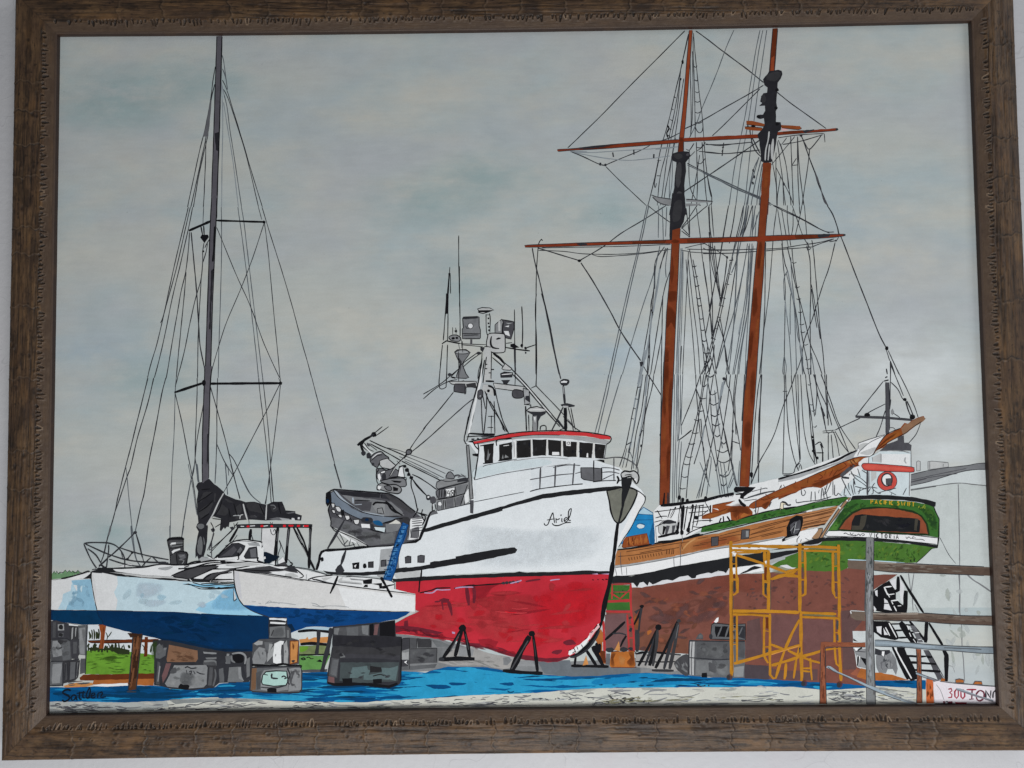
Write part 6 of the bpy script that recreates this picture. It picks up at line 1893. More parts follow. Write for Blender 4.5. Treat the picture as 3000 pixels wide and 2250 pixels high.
L00 ink 72 -320,447 39,10 63,-4 32,-18 -32,-11 -57,-17 -38,11 3,15 -10,14
F0 ink -313,436 123,-1 -56,-17 -64,0
L10 ink 72 -250,403 2,-141 14,-43
L10 ink 72 -222,410 7,-49 -5,-113
L10 ink 72 -250,396 31,0
F1 ink -221,368 -2,-4 -4,-3 -5,0 -4,3 -2,4 2,4 4,3 5,0 4,-3
F1 ink -221,325 -2,-4 -4,-2 -6,0 -4,2 -1,5 1,4 5,2 5,0 4,-3
F1 ink -218,297 -2,-4 -4,-3 -5,0 -5,3 -1,4 2,4 4,3 5,0 4,-3
F1 ink -218,269 -2,-4 -4,-3 -6,0 -4,3 -1,4 1,4 5,3 5,0 4,-3
F0 g60 -120,356 98,-19 3,-50 -26,-95 -49,12 -21,42 1,78
L00 ink 72 -120,356 98,-19 3,-50 -26,-95 -49,12 -21,42 1,78 -6,32
F0 g110 -177,314 57,45 13,-28 -15,-92 -56,1
L00 ink 72 -177,314 57,45 13,-28 -15,-92 -56,1 1,74
F0 g150 -149,339 14,10 3,-88 -18,0
F0 white2 -107,260 42,0 10,-43 -39,15
F0 white2 -96,299 38,7 -7,-14
F0 g130 -93,327 64,-1 -36,-10
L10 ink 56 -114,327 -8,-88
F1 g150 -234,234 28,10 91,-5 18,-14 3,-50 -1,-70 -14,-21 -78,-3 -35,18 -27,50
L10 ink 88 -234,234 28,10 91,-5 18,-14 3,-50 -1,-70 -14,-21 -78,-3 -35,18 -27,50 15,85
L11 ink 128 -206,219 -8,-42 7,-42 28,-15 35,-4
F0 ink -171,198 21,12 24,-6 -10,-10 -28,-4
F0 g95 -513,93 24,17 71,2 35,-25 -22,-35 -35,-41 -4,-36 24,-63 24,-32 -24,-7 -78,5 1,21 21,56 7,42 -27,57
L00 ink 72 -513,93 24,17 71,2 35,-25 -22,-35 -35,-41 -4,-36 24,-63 24,-32 -24,-7 -78,5 1,21 21,56 7,42 -27,57 -17,39
F1 g130 -506,89 31,17 57,-1 24,-17 -25,-11 -70,1
L10 ink 56 -506,89 31,17 57,-1 24,-17 -25,-11 -70,1 -17,11
F0 g45 -489,68 35,-57 -8,-56 -14,-56 7,98
L10 ink 56 -480,96 0,-261
L10 ink 56 -446,180 1,-92
L10 g60 80 -463,-151 28,7
F0 g150 -278,121 64,14 4,-282 -64,-13 9,168
L10 ink 80 -285,86 -8,-119 -22,-99
L10 ink 80 -208,85 -6,-218
L10 ink 80 -250,50 -16,-112 -15,-105
L10 ink 80 -278,121 22,14 42,-7
L10 ink 64 -322,-131 7,70 29,84
L00 ink 112 -264,-13 21,0
L00 ink 112 -209,-56 21,0
L00 ink 112 -233,-83 21,-1
L00 ink 112 -265,-48 21,0
L00 ink 176 -259,-150 70,-4
F0 ink2 -299,136 35,-15 -14,-35 -21,21
L10 ink 72 -285,86 -92,-62 -64,-56
L10 ink 72 -320,87 -99,-70 -43,-34
L10 ink 72 -476,-45 -85,-69 -70,-56 -141,-82
L10 ink 72 -490,-59 -57,-56
L10 ink 72 -772,-291 105,87 106,54 70,14
F1 ink2 -294,79 -3,-7 -10,-5 -12,0 -10,5 -4,8 4,7 10,5 12,-1 10,-4
F1 ink2 -535,-94 -4,-7 -9,-5 -11,1 -9,4 -4,8 4,7 9,5 11,-1 9,-4
L10 ink 176 -540,-115 35,-7
F0 g150 -561,-150 224,-2 14,-43 -98,-5 -119,29
L00 ink 64 -561,-150 224,-2 14,-43 -98,-5 -119,29 -21,21
F0 g45 -421,-172 77,13 14,-50 -84,8
F0 g60 -512,-171 84,-1 -1,-77 -21,3 -70,12 1,35
L00 ink 72 -512,-171 84,-1 -1,-77 -21,3 -70,12 1,35 7,28
L10 ink2 72 -421,-186 -1,-64 -14,-3
L00 ink 176 -194,78 56,-43 34,-43
L10 ink 88 -201,43 90,-79
L10 ink 88 -187,71 91,-79 62,-57 104,-113 138,-163 171,-212
L10 ink 88 -34,-100 103,-106 111,-135 165,-191
L10 white 56 -180,50 62,-57
L10 white 56 -13,-100 110,-121 97,-120
L10 white 56 207,-362 69,-71
F0 g150 -125,-50 29,42 55,-43 -14,-13 -56,4
L00 ink 80 -125,-50 29,42 55,-43 -14,-13 -56,4 -14,10
F0 ink2 -136,-92 32,14 70,-8 -8,-35 -91,-2
L00 ink 56 -136,-92 32,14 70,-8 -8,-35 -91,-2 -3,31
L10 white 64 -126,-99 85,6
F0 ink2 -133,-144 77,2 -14,-21 -14,-17 -29,0 -6,21
F0 g150 -196,-168 195,-24 56,-7 0,-35 -84,1 -154,23
L00 ink 64 -196,-168 195,-24 56,-7 0,-35 -84,1 -154,23 -13,42
F1 g60 -40,-240 18,17 63,-11 14,-28 -15,-28 -56,-3 -24,18
L10 ink 72 -40,-240 18,17 63,-11 14,-28 -15,-28 -56,-3 -24,18 0,35
F0 g130 48,-213 49,-15 6,-112 -42,-6
L00 ink 64 48,-213 49,-15 6,-112 -42,-6 -13,133
F0 ink2 68,-277 35,0 -4,-56 -38,29
L10 ink 64 54,-346 55,-8 -7,-28
L10 ink 112 67,-361 5,-202
L10 ink 72 91,-431 2,-132
L10 ink 72 110,-347 3,-28
L10 ink 64 115,-214 39,17 13,-11 180,-191 41,-49
L10 ink 104 -286,37 -37,-211 -58,-202 -51,-215
L10 ink 104 -265,23 -44,-211 -51,-223 -37,-168
F0 white2 -279,9 -37,-183 -58,-223 -37,-181 18,6 40,175 58,237
F0 g150 -281,-174 56,-15 35,-35 -8,-49 -69,29 -21,21
F1 ink -223,-231 -3,-7 -6,-5 -8,0 -6,5 -2,7 2,8 7,4 7,0 7,-4
F1 g60 -323,-230 35,7 6,-49 -21,-28 -24,14
L10 ink 72 -323,-230 35,7 6,-49 -21,-28 -24,14 4,56
F1 g130 -297,-272 -1,-4 -4,-3 -4,0 -4,3 -1,4 1,4 4,3 4,0 4,-3
L10 ink 80 -296,-300 5,-182 6,-98
L10 ink 80 -250,-252 -5,-126 -23,-202
L10 ink 80 -267,-230 54,-134 69,-106 55,-98
L10 ink 80 -183,-217 20,-99 40,-154 48,-112
L10 ink 80 -226,-315 55,-99 68,-154
L10 ink 80 -191,-315 4,-266
L10 ink 80 -282,-272 20,-106
L10 ink 160 -239,-189 42,-21 13,-63
L10 ink 112 -123,-526 6,-28
L10 ink 56 -213,-434 -5,-147
L10 ink 56 -241,-441 49,0
L10 ink 56 -246,-532 46,0
L10 ink2 72 -366,-299 -71,-55 -127,-111 -140,-123
L10 ink 80 -523,-238 -110,-135 -141,-166
L10 ink 104 -397,-579 210,-9
F0 g150 74,-396 28,21 56,10 63,-18 14,-22 -42,-6 -84,1
L00 ink 72 74,-396 28,21 56,10 63,-18 14,-22 -42,-6 -84,1 -35,14
F0 ink2 74,-406 161,-2 -8,-17 -35,-21 -21,-42 -8,-76 -42,0 1,133
F0 g110 126,-445 31,6 -1,-125 -32,0
F0 white2 133,-452 17,3 -8,-52
L10 white 56 102,-392 105,2
L10 ink 88 184,-558 4,28 24,10 21,-10 -1,-35
F1 ink2 350,-161 28,17 42,-4 7,-21 -21,-24 -42,4
L10 ink 56 350,-161 28,17 42,-4 7,-21 -21,-24 -42,4 -14,28
F0 white2 357,-164 28,11 28,-9 -7,-10 -42,1
L00 ink2 208 378,-196 11,-147
L10 g130 83 378,-203 6,-63
F0 ink2 354,-350 49,10 70,-18 -7,-11 -49,-6 -56,11
L10 white 56 375,-364 42,-2
L00 ink 272 392,-378 1,-189
L10 ink2 112 375,-371 -50,-104 -44,-84
L10 ink2 112 325,-469 54,-77
L10 ink 72 417,-379 26,-112 13,-77
L10 ink 72 438,-379 32,-182
L10 ink 72 374,-448 82,-85 63,-43
L10 ink 72 344,-559 42,13
L10 g60 56 409,-470 34,-42
@ painted_fishing_boat crane
L10 ink 72 -1110,-514 -77,-62
L10 ink 72 -1057,-515 -109,-75
L10 ink 72 -753,-518 -78,-104 -56,-83
L10 ink 72 -627,-520 -134,-117 -105,-82
F1 ink -1158,-578 -4,-12 -11,-8 -14,1 -11,7 -5,13 5,12 11,7 14,0 11,-8
L00 ink 208 -1187,-583 -63,-34 -64,-48
L10 ink2 112 -1222,-597 42,21
L00 ink 240 -1257,-624 -29,-42 21,-56
F1 ink2 -1245,-729 -4,-12 -10,-8 -12,1 -10,7 -3,13 3,12 10,7 12,0 10,-8
L10 ink 72 -1279,-659 28,-35 56,-35
L10 ink 72 -1257,-645 34,-49 42,-22
L10 ink 72 -1237,-645 56,-43 28,-21
L10 white2 80 -1268,-659 45,-49 35,-29
F0 g60 -1237,-645 28,-8 -7,-27 -21,14
L10 ink 88 -1215,-625 104,-50 105,-43 77,-35
L10 ink 88 -1209,-653 168,-92 111,-64 168,-86 139,-71
L10 ink3 58 -1083,-686 112,-25 91,-36 118,-43 139,-58 98,-35
L10 ink3 58 -929,-753 167,-72 167,-78
L10 ink3 58 -971,-760 139,-64 139,-71 84,-43
L10 ink3 58 -929,-795 125,-64 153,-78
F1 g75 -1212,-771 31,34 56,21 35,-29 35,-28 -56,-13 -28,-35 -14,-27 -35,21 -21,28
L10 ink 80 -1212,-771 31,34 56,21 35,-29 35,-28 -56,-13 -28,-35 -14,-27 -35,21 -21,28 -3,28
L10 white2 64 -1195,-771 42,34 35,7
L10 ink 64 -1202,-792 49,41 42,7
F0 g150 -1132,-793 21,10 42,10 69,-60 -42,-30 -69,14 -21,21
L00 ink 72 -1132,-793 21,10 42,10 69,-60 -42,-30 -69,14 -21,21 0,35
F1 ink2 -1203,-750 -4,-15 -10,-9 -12,0 -10,9 -3,15 3,15 10,9 12,0 10,-9
F1 ink2 -1177,-820 -2,-8 -6,-5 -7,0 -5,5 -2,8 2,8 5,5 7,0 6,-5
F1 g75 -1160,-855 49,-1 34,-14 63,13 49,-35 -14,-28 -77,-13 -14,-27 -49,0 -35,28 -6,42
L10 ink 80 -1160,-855 49,-1 34,-14 63,13 49,-35 -14,-28 -77,-13 -14,-27 -49,0 -35,28 -6,42 0,35
F1 white2 -1125,-883 27,10 14,-7 -14,-14 -24,-2
L10 ink 56 -1125,-883 27,10 14,-7 -14,-14 -24,-2 -3,13
F0 white2 -1147,-904 14,7 14,-35 -14,-28 -14,28
L10 ink 80 -1139,-862 -21,-42 6,-62 14,-21
F1 ink2 -1080,-926 -3,-20 -9,-12 -11,0 -10,12 -3,21 4,20 9,13 11,0 9,-13
L00 ink 160 -894,-719 -35,-48 -71,-69 -49,-83
L10 g150 58 -929,-774 -71,-69 -45,-73
F1 g75 -915,-719 14,14 28,-4 0,-24 -28,-14 -14,14
L10 ink 96 -915,-719 14,14 28,-4 0,-24 -28,-14 -14,14 0,14
L10 ink 80 -1069,-773 69,-60
L10 ink 64 -972,-836 -14,-84
L10 ink 64 -972,-843 42,13 14,-21
L10 ink 64 -965,-823 -27,28
F0 white2 -986,-920 14,70 28,13 14,-97
L00 ink 72 -986,-920 14,70 28,13 14,-97 -56,14
L10 ink 72 -1049,-933 77,6 56,-7 -7,-28
F1 g95 -1056,-940 119,2 20,-38 -7,-28 -62,1 -70,15 -70,28
L10 ink 80 -1056,-940 119,2 20,-38 -7,-28 -62,1 -70,15 -70,28 70,20
F0 ink -1042,-954 91,-8 -14,-13 -49,4
F1 g110 -1154,-994 35,20 49,-14 70,-1 41,-28 0,-28 -28,-17 -69,11 -70,22 -28,0
L10 ink 88 -1154,-994 35,20 49,-14 70,-1 41,-28 0,-28 -28,-17 -69,11 -70,22 -28,0 0,35
F0 white2 -1150,-998 31,-3 -14,-28 -17,7
F1 g75 -1098,-1002 42,7 21,-21 -7,-21 -35,7
L10 ink 64 -1098,-1002 42,7 21,-21 -7,-21 -35,7 -21,28
F0 ink -1025,-1003 45,-14 -7,-21 -34,-3
F1 ink -891,-872 -3,-11 -9,-6 -12,0 -9,7 -3,10 3,11 10,6 11,0 9,-7
F1 ink -881,-907 -3,-8 -7,-5 -9,0 -7,5 -2,8 3,8 7,5 8,0 7,-5
F1 ink -859,-935 -3,-9 -8,-5 -9,0 -8,5 -3,9 3,9 8,6 9,0 8,-6
F1 ink -914,-841 -2,-7 -6,-4 -8,0 -6,4 -3,8 3,7 6,4 8,0 6,-4
L10 g150 58 -888,-907 21,-14
L10 ink 88 -909,-851 21,-56 21,-35 62,-77 69,-77 42,-49
L10 ink 88 -867,-907 62,-29 84,-56 55,-42
L10 ink 88 -874,-942 -1,-62 28,-91 20,-97
L10 ink 88 -861,-949 28,-49 69,-70
F1 ink2 -715,-1096 -4,-13 -11,-8 -13,0 -10,8 -4,13 4,13 11,8 13,0 10,-8
F1 white2 -728,-1093 -1,-4 -4,-3 -6,0 -4,3 -1,5 1,4 5,3 5,0 4,-3
F1 g60 -671,-1117 -5,-18 -14,-11 -16,0 -13,11 -5,18 5,18 13,11 17,0 13,-12
L10 ink 112 -701,-1145 -4,-55
L10 ink 112 -681,-1152 7,-42
F0 white2 -702,-1152 11,7 -4,-48
F0 g110 -665,-972 42,17 42,17 97,-15 80,13 -2,-208 -254,-56 -14,59
F0 g110 -673,-1007 8,35 35,17 34,-11 42,0 126,26 21,-28 -147,-33 -105,-27
L00 ink2 72 -673,-1007 8,35 35,17 34,-11 42,0 126,26 21,-28 -147,-33 -105,-27 -14,21
F0 ink2 -498,-953 91,13 -7,-28 -84,-6
F1 g95 -592,-938 11,34 28,14 34,-42 -21,-14
L10 ink2 72 -592,-938 11,34 28,14 34,-42 -21,-14 -52,8
S0 ink2/g75 16 210 491 35 63 0.3 0.6 -525,-911 70,13 41,-35 -112,-6
F0 g75 -673,-1048 21,17 56,3 13,-70 -69,-9 -18,31
L00 ink2 80 -673,-1048 21,17 56,3 13,-70 -69,-9 -18,31 -3,28
F0 white2 -596,-1028 77,13 -1,-66 -73,-13
L00 ink2 56 -596,-1028 77,13 -1,-66 -73,-13 -3,66
F0 g95 -502,-1002 88,13 -29,-76 -63,-13
L10 ink 80 -645,-1035 -4,-62
L10 ink 80 -624,-1035 -4,-62
L10 ink 80 -603,-1035 -4,-62
L10 ink 72 -589,-1039 -1,-48
L10 ink 72 -572,-1039 -7,-28 24,4
L10 ink 72 -558,-1043 -4,-48
L10 ink 72 -537,-1036 -14,-10 14,-14 11,14 -11,10
L10 ink 72 -537,-1060 -14,-17 10,-11 14,10 -10,18
L10 ink 72 -523,-1036 0,-49
L10 ink 72 -512,-1008 3,-70
L00 ink 88 -670,-1117 115,19 126,33
L10 ink 64 -659,-1034 245,59
F0 g95 -660,-1131 35,10 0,-77 -42,-3
L00 ink2 64 -660,-1131 35,10 0,-77 -42,-3 7,70
F1 white2 -628,-1149 -3,-9 -7,-5 -9,0 -7,5 -2,9 3,9 7,6 8,-1 7,-5
F0 g75 -593,-1111 66,13 -1,-76 -62,-10
F0 g75 -510,-1099 60,21 -22,-80 -42,-10
L10 ink 72 -611,-1118 -4,-76
L10 ink 72 -600,-1118 6,-70
L10 ink 72 -520,-1098 3,-77
L10 ink 72 -415,-996 -28,-76 -29,-86
L10 ink 72 -404,-1024 -40,-131
L10 ink2 72 -660,-1204 139,29 133,27
F0 white2 -440,-1079 32,55 3,-110 -32,-14
F0 g75 -716,-1214 49,10 7,-24 -63,-17
L10 ink 80 -698,-1200 -39,-48 -28,-76
@ painted_fishing_boat skiff
F0 g60 -1538,-1045 35,17 182,-9 209,-17 69,-11 70,-42 69,-56 63,-49 48,-42 28,-1 -28,-96 -22,-83 -118,-26 -111,-16 -181,-8 -153,105 -84,35 -69,22 -7,76 -14,49 21,75
F0 g75 -1521,-1246 60,-15 97,-35 84,-36 97,-35 97,-15 84,13 -15,-90 -208,-22 -153,88 -153,78 -4,41
S1 g60/g55/g80 26 421 1122 210 421 0.35 0.3 -1517,-1274 334,-100 160,-23 -7,-55 -195,-18 -153,84
F0 g95 -1440,-1067 258,-38 139,-22 70,-56 41,-56 -167,-5 -125,29 -84,36 -56,49
F0 g60 -1343,-1110 147,-15 -14,-76 -70,7 -56,36
F0 g110 -1196,-1139 56,13 48,-14 0,-83 -63,7 -27,35
F0 ink2 -1419,-1050 293,-21 -7,-24 -189,13 -83,14
F0 blk2 -1496,-1032 174,-12 196,-16 -11,-31 -199,9 -104,15
F0 ink2 -1126,-1064 83,-8 70,-49 55,-42 -14,-14 -111,64 -83,15
L10 ink 160 -1189,-1153 21,20 41,0 56,-8 28,-41 35,-29 34,-7
F0 g110 -1155,-1181 42,6 14,-48 -52,7
L00 ink 72 -1155,-1181 42,6 14,-48 -52,7 -4,35
L10 ink 128 -1085,-1120 42,-35 42,-49 55,-35
L10 g95 99 -1022,-1155 49,-35 27,-28
F0 g55 -1098,-1057 125,-57 132,-98 -35,-14 -97,57 -70,49
F0 bluegrey -1534,-1052 24,17 49,-53 42,-35 55,-49 84,-42 97,-19 84,-11 125,-8 0,-11 -70,-16 -69,-20 -167,29 -112,50 -69,42 -70,56
F0 bluegreyl -1506,-1028 24,-11 56,-63 76,-56 70,-43 181,-36 0,-11 -153,30 -84,39 -83,56 -63,49
L10 ink 64 -1534,-1122 73,-56 83,-49 98,-43 55,-14
L10 ink 64 -1510,-1032 49,-63 97,-63 112,-57 153,-29 125,-8
L10 bluegreyl 144 -1353,-1089 3,-48
L10 bluegreyl 64 -1336,-1148 56,3
L10 ink 96 -1538,-1045 28,22 189,-14 209,-19 62,-9 77,-42 69,-56 63,-49
L10 ink 96 -1538,-1045 7,-77 -21,-55 3,-34 18,-70 -4,-41
L10 ink 72 -1336,-1110 126,-8
L10 ink 72 -1112,-1057 -7,-35
F0 ink -1573,-1052 35,21 7,-91 -28,-41 -17,28
F1 navy -1544,-1114 -2,-12 -8,-7 -10,0 -7,7 -3,12 3,11 7,7 10,0 8,-7
F1 g170 -1496,-1163 28,3 21,-25 -7,-20 -28,7
L10 ink 72 -1496,-1163 28,3 21,-25 -7,-20 -28,7 -14,35
F1 g170 -1528,-1187 25,-1 7,-24 -18,0
L10 ink 72 -1528,-1187 25,-1 7,-24 -18,0 -14,25
F1 g170 -1475,-1226 28,0 6,-25 -24,4
L10 ink 72 -1475,-1226 28,0 6,-25 -24,4 -10,21
F1 g170 -1420,-1234 35,0 7,-28 -28,-10
L10 ink 72 -1420,-1234 35,0 7,-28 -28,-10 -14,38
F1 g170 -1350,-1269 49,0 -7,-35 -28,0
L10 ink 72 -1350,-1269 49,0 -7,-35 -28,0 -14,35
F1 g170 -1531,-1135 28,-1 0,-27 -18,-7
L10 ink 72 -1531,-1135 28,-1 0,-27 -18,-7 -10,35
F0 ink -1454,-1192 28,7 6,-49 -27,1
F0 ink -1378,-1248 21,-28 -14,-13
F0 ink -1496,-1212 21,-14 -7,-14
F1 ink2 -1287,-1263 35,14 55,-8 7,-28 -35,-20 -55,21
F1 navy -1218,-1270 -4,-8 -10,-4 -13,0 -10,5 -4,7 4,7 10,5 13,0 10,-5
F0 white -1287,-1304 69,-1 7,-35 -69,8
F1 shedd -1190,-1285 35,10 42,-24 0,-21 -49,8
F0 skyw -1183,-1326 97,-8 -7,-41 -76,18
L00 ink 64 -1183,-1326 97,-8 -7,-41 -76,18 -14,31
F0 ink2 -1211,-1298 28,-14 0,-42 -21,7
L10 ink 72 -1225,-1339 56,-25 76,-15
F0 g95 -1085,-1306 132,-2 -35,-55 -91,-13
F0 sandl -1065,-1307 63,34 56,-32
F1 g45 -974,-1266 70,13 14,-49 -56,-20
L10 ink 112 -1106,-1299 62,13 42,20 56,3
F0 g80 -1128,-1389 105,13 6,-83 -111,-12
F0 white2 -1469,-1350 105,-43 139,-88 -28,-3 -125,43 -98,70
F0 g150 -1462,-1357 112,-43 118,-81 -49,4 -97,57
L10 ink 72 -1531,-1322 69,-42 126,-57 111,-63
L10 ink 72 -1531,-1322 28,-35 34,-14
L10 ink3 66 -1483,-1399 42,-62 28,-28
L10 ink3 66 -1462,-1378 35,-70 7,-34
L10 ink3 66 -1371,-1427 -14,-55
L10 ink3 66 -1392,-1434 -35,-41 28,-7 62,13
L10 ink3 66 -1357,-1448 20,-42
L10 ink3 66 -1323,-1449 21,-34
L01 ink2 176 -1420,-1268 -76,-130 -63,-103
L01 ink2 144 -1410,-1517 -24,-75 -21,-55
F0 white2 -883,-1267 111,12 -21,-96 -22,-76 -90,-13
F0 g75 -877,-1350 63,20 -8,-97 -62,8
L10 ink2 72 -869,-1271 83,7
L10 ink2 72 -870,-1288 84,7
L10 ink2 72 -870,-1305 84,7
L10 ink2 72 -870,-1326 84,7
L10 ink2 72 -870,-1347 84,8
L10 ink2 72 -870,-1367 84,7
L10 ink 96 -820,-1185 -14,-34 -28,-35
L10 ink 96 -782,-1192 -11,-42 21,-48
L10 ink 96 -827,-1219 83,-22
L10 ink 96 -800,-1234 42,-21 -28,-62
L10 ink2 64 -890,-1302 -8,-138
L10 ink2 64 -884,-1350 7,-69
L10 ink2 64 -814,-1337 -4,-83
@ painted_ladder -
F0 blue -946,-1294 48,-21 -70,-200 -36,-150 -49,-130 -76,14 63,117 49,178 36,109
F0 blue -967,-1342 56,20 0,-62 -71,-172 -64,-219 -55,21 70,240
F0 bluel -942,-1326 24,3 -6,-23 -24,-2
L10 navy 56 -957,-1318 50,3
F0 bluel -957,-1362 24,3 -6,-22 -23,-3
L10 navy 56 -972,-1353 50,2
F0 bluel -971,-1397 24,2 -6,-22 -24,-2
L10 navy 56 -986,-1389 50,2
F0 bluel -985,-1433 23,2 -5,-22 -24,-2
L10 navy 56 -1001,-1425 50,3
F0 ink -1000,-1469 24,3 -6,-22 -24,-3
L10 navy 56 -1015,-1460 50,2
F0 bluel -1014,-1504 23,2 -5,-22 -24,-2
L10 navy 56 -1030,-1496 50,2
F0 bluel -1029,-1540 24,2 -6,-22 -23,-2
L10 navy 56 -1044,-1532 50,3
F0 bluel -1043,-1576 23,3 -5,-22 -24,-3
L10 navy 56 -1058,-1567 50,2
F0 bluel -1058,-1611 24,2 -6,-22 -23,-2
L10 navy 56 -1073,-1603 50,2
F0 bluel -1072,-1647 24,3 -6,-22 -24,-3
L10 navy 56 -1087,-1638 50,2
F0 bluel -1086,-1682 23,2 -5,-22 -24,-2
L10 navy 56 -1102,-1674 50,2
F0 bluel -1101,-1718 24,3 -6,-22 -23,-3
L10 navy 56 -1116,-1710 50,3
F0 bluel -1115,-1754 23,3 -5,-22 -24,-2
L10 navy 56 -1130,-1745 50,2
L10 navy 64 -946,-1294 -35,-83 -36,-109 -49,-178 -56,-117
L10 navy 64 -898,-1315 -70,-200 -36,-150 -49,-130
L10 ink 72 -883,-1267 -15,-48
S0 navy/bluel 40 98 281 35 63 0.3 0.8 -946,-1301 42,-14 -71,-199 -36,-151 -35,-82 -48,14 77,233
@ painted_trimaran rigging
L10 ink2 75 -2501,2521 -20,-131 -18,-156 -41,-232 -42,-173 -46,-221 -46,-220 -10,-59
L10 ink2 75 -2504,2370 -26,-116 -22,-175 -23,-164 -46,-221 -37,-182 -39,-183
L10 ink2 75 -2575,1886 -3,-193 -8,-240 -7,-126
L10 ink2 75 -2561,1925 -69,-318 -41,-249 -5,-29
F0 g75 -2539,2234 10,0 -25,-309 -42,0 16,77
L10 rig 66 -2448,2627 17,-54 17,-127 16,-117
L10 rig 66 -2440,2500 26,-73 18,-107
L10 rig 66 -2434,2310 34,-136 25,-194 39,-242 62,-415
L10 ink2 64 -2440,2403 34,-73 58,-186 68,-223 97,-329 82,-271
L10 ink2 64 -2430,2325 44,-93 77,-234 78,-261 98,-416
L10 rigl 66 -2429,2213 34,-213 50,-310 45,-367
L10 rigl 66 -2449,2388 14,-310 -4,-387 -1,-366
L10 rigl 66 -2446,2369 21,-98
L10 ink2 75 -2718,1329 -60,-256 -64,-285 -72,-350 -55,-245 -54,-188 -21,-94
L10 ink2 75 -2702,1329 -43,-199 -69,-314 -82,-312 -26,-95 -20,-47
L10 ink2 75 -2682,1329 -30,-162 -64,-295 -73,-322 -54,-283 -46,-206 -39,-151
L10 ink2 75 -2707,1119 -9,-162 -20,-171 -38,-170 -36,-218 -36,-216 -40,-254 -6,-19
L10 ink2 75 -2733,786 -13,-190 -26,-283 -21,-235 -14,-170
L10 ink2 75 -2605,747 -13,-247 -10,-236 -3,-359
L10 ink2 75 -2597,956 2,-86 -15,-152 -41,-151 -46,-208 -45,-235 -55,-217
L10 ink2 75 -2555,1022 -14,-76 -26,-86
L10 ink2 75 -2586,1027 -9,-67
L10 ink2 75 -2494,1107 -56,-66 -28,-57
L10 ink2 96 -2693,1119 25,-248 26,-276 16,-237 15,-189 44,-216
L10 rig 66 -2591,1327 -6,-161
L10 rig 66 -2443,1325 4,-305 -5,-380 -12,-454 -5,-283
L10 rig 66 -2305,1323 29,-200 39,-296 49,-389 38,-321 22,-218
L10 rig 66 -2275,1323 27,-172 39,-324 49,-399 39,-312 27,-217
L10 ink2 64 -2134,1321 28,-105
L10 ink2 64 -2103,1321 54,-182 105,-335 95,-323 75,-284 52,-180 32,-123
L10 ink2 64 -2082,1183 33,-263 49,-522 34,-331 15,-170
L10 ink2 64 -2480,1155 158,-384 124,-276 114,-313 129,-285
L10 ink2 64 -2087,1183 -94,-290 -93,-246 -140,-339 -111,-384
L10 ink 107 -2613,1171 15,-77
L10 ink 107 -2589,1170 5,-76
F0 ink -2619,1075 16,22 52,-1 7,-22 -37,-49
F1 ink -2583,956 -2,-6 -5,-3 -5,0 -5,3 -2,6 2,5 5,4 5,0 5,-4
L10 ink2 85 -3041,-90 -72,-298 -54,-232 -49,-195 -58,-240 -31,-148 -62,-230 -27,-118
L10 ink2 85 -2993,-90 -46,-205 -81,-279 -54,-241 -27,-74 -63,-194 -36,-102
L10 ink2 85 -2893,-91 -34,-140 -53,-308 -45,-232 -35,-250 -27,-111 -44,-211
L10 rig 66 -3216,-815 15,-112 21,-204 51,-423
L10 rig 66 -2807,-92 -8,-121 -6,-327 -16,-363 -9,-499
L10 ink2 75 -3131,-1353 -119,-118 -93,-81
L10 ink2 75 -3126,-1362 53,-193
L10 ink2 75 -2795,-93 -20,-73
L10 ink2 75 -2814,-223 58,-244 49,-252 38,-186 49,-315
L10 ink2 75 -2634,-95 -2,-205 -11,-391 10,-121 25,-140
L10 ink2 75 -2579,-300 -54,-317 -22,-223 -27,-111 -41,-231 -30,-221
L10 ink2 75 -2465,-97 -6,-270 1,-261 -12,-335
L10 ink2 75 -2524,-170 58,-197 66,-234 39,-159 38,-158 47,-167
L10 ink2 75 -2470,-638 62,-140 75,-121
L10 ink2 75 -2371,-718 47,-61 57,-121 75,-149 84,-75
L10 ink2 75 -1952,-154 -74,-153 -93,-176 -177,-343 -101,-184
L10 rig 77 -2394,-825 15,-231
L10 rig 77 -2370,-899 -5,74
L10 ink2 64 -2127,-101 16,-158 39,-309 28,-261 24,-296
L10 ink2 64 -2094,-101 11,-93 39,-356 19,-279 24,-287
L10 ink2 64 -1947,-158 -23,-225 -37,-297 -27,-204 -32,-250
L10 ink2 64 -1688,-106 36,-140 66,-244 75,-289
L10 ink2 64 -1962,-103 10,-27
L10 ink2 64 -1947,-103 0,-37
F1 ink2 -3117,-1353 -2,-7 -7,-5 -9,0 -7,5 -3,8 3,7 7,5 8,0 7,-5
L10 ink2 56 -1583,-509 45,-154 49,-195 28,-98 17,-56
L10 ink3 50 -1489,-865 21,-77 14,-70
L10 ink2 96 -3332,-1295 -26,-97 -27,-130 -27,-76
L00 g75 160 -3332,-1295 -16,-76
L10 rig 99 -3167,-1297 8,-90 18,-104 22,-83 35,-55
L10 rig 99 -3122,-1297 -12,-56
L10 ink2 72 -3135,-1353 -83,-82 -83,-75 -117,-102
L10 ink2 72 -3125,-1360 33,-97 22,-96 18,-70
F1 ink2 -3120,-1354 -3,-7 -7,-5 -8,0 -7,5 -3,7 3,7 7,5 8,0 7,-5
L10 rig 74 -2850,-1300 1,-104
L10 rig 74 -2734,-1302 -17,-100
@ painted_trimaran mast
F0 mastgrey -2491,2781 48,0 -6,-246 -8,-360 -4,-242 -11,-337 -9,-365 -47,1 7,364 10,338 6,242 10,359
F0 blk2 -2504,1953 38,9 -4,-164 -19,10
L10 ink 75 -2489,2779 -6,-244 -10,-359 -6,-242 -10,-338 -7,-364
L10 ink 96 -2445,2779 -5,-244 -8,-360 -5,-242 -10,-337 -9,-365
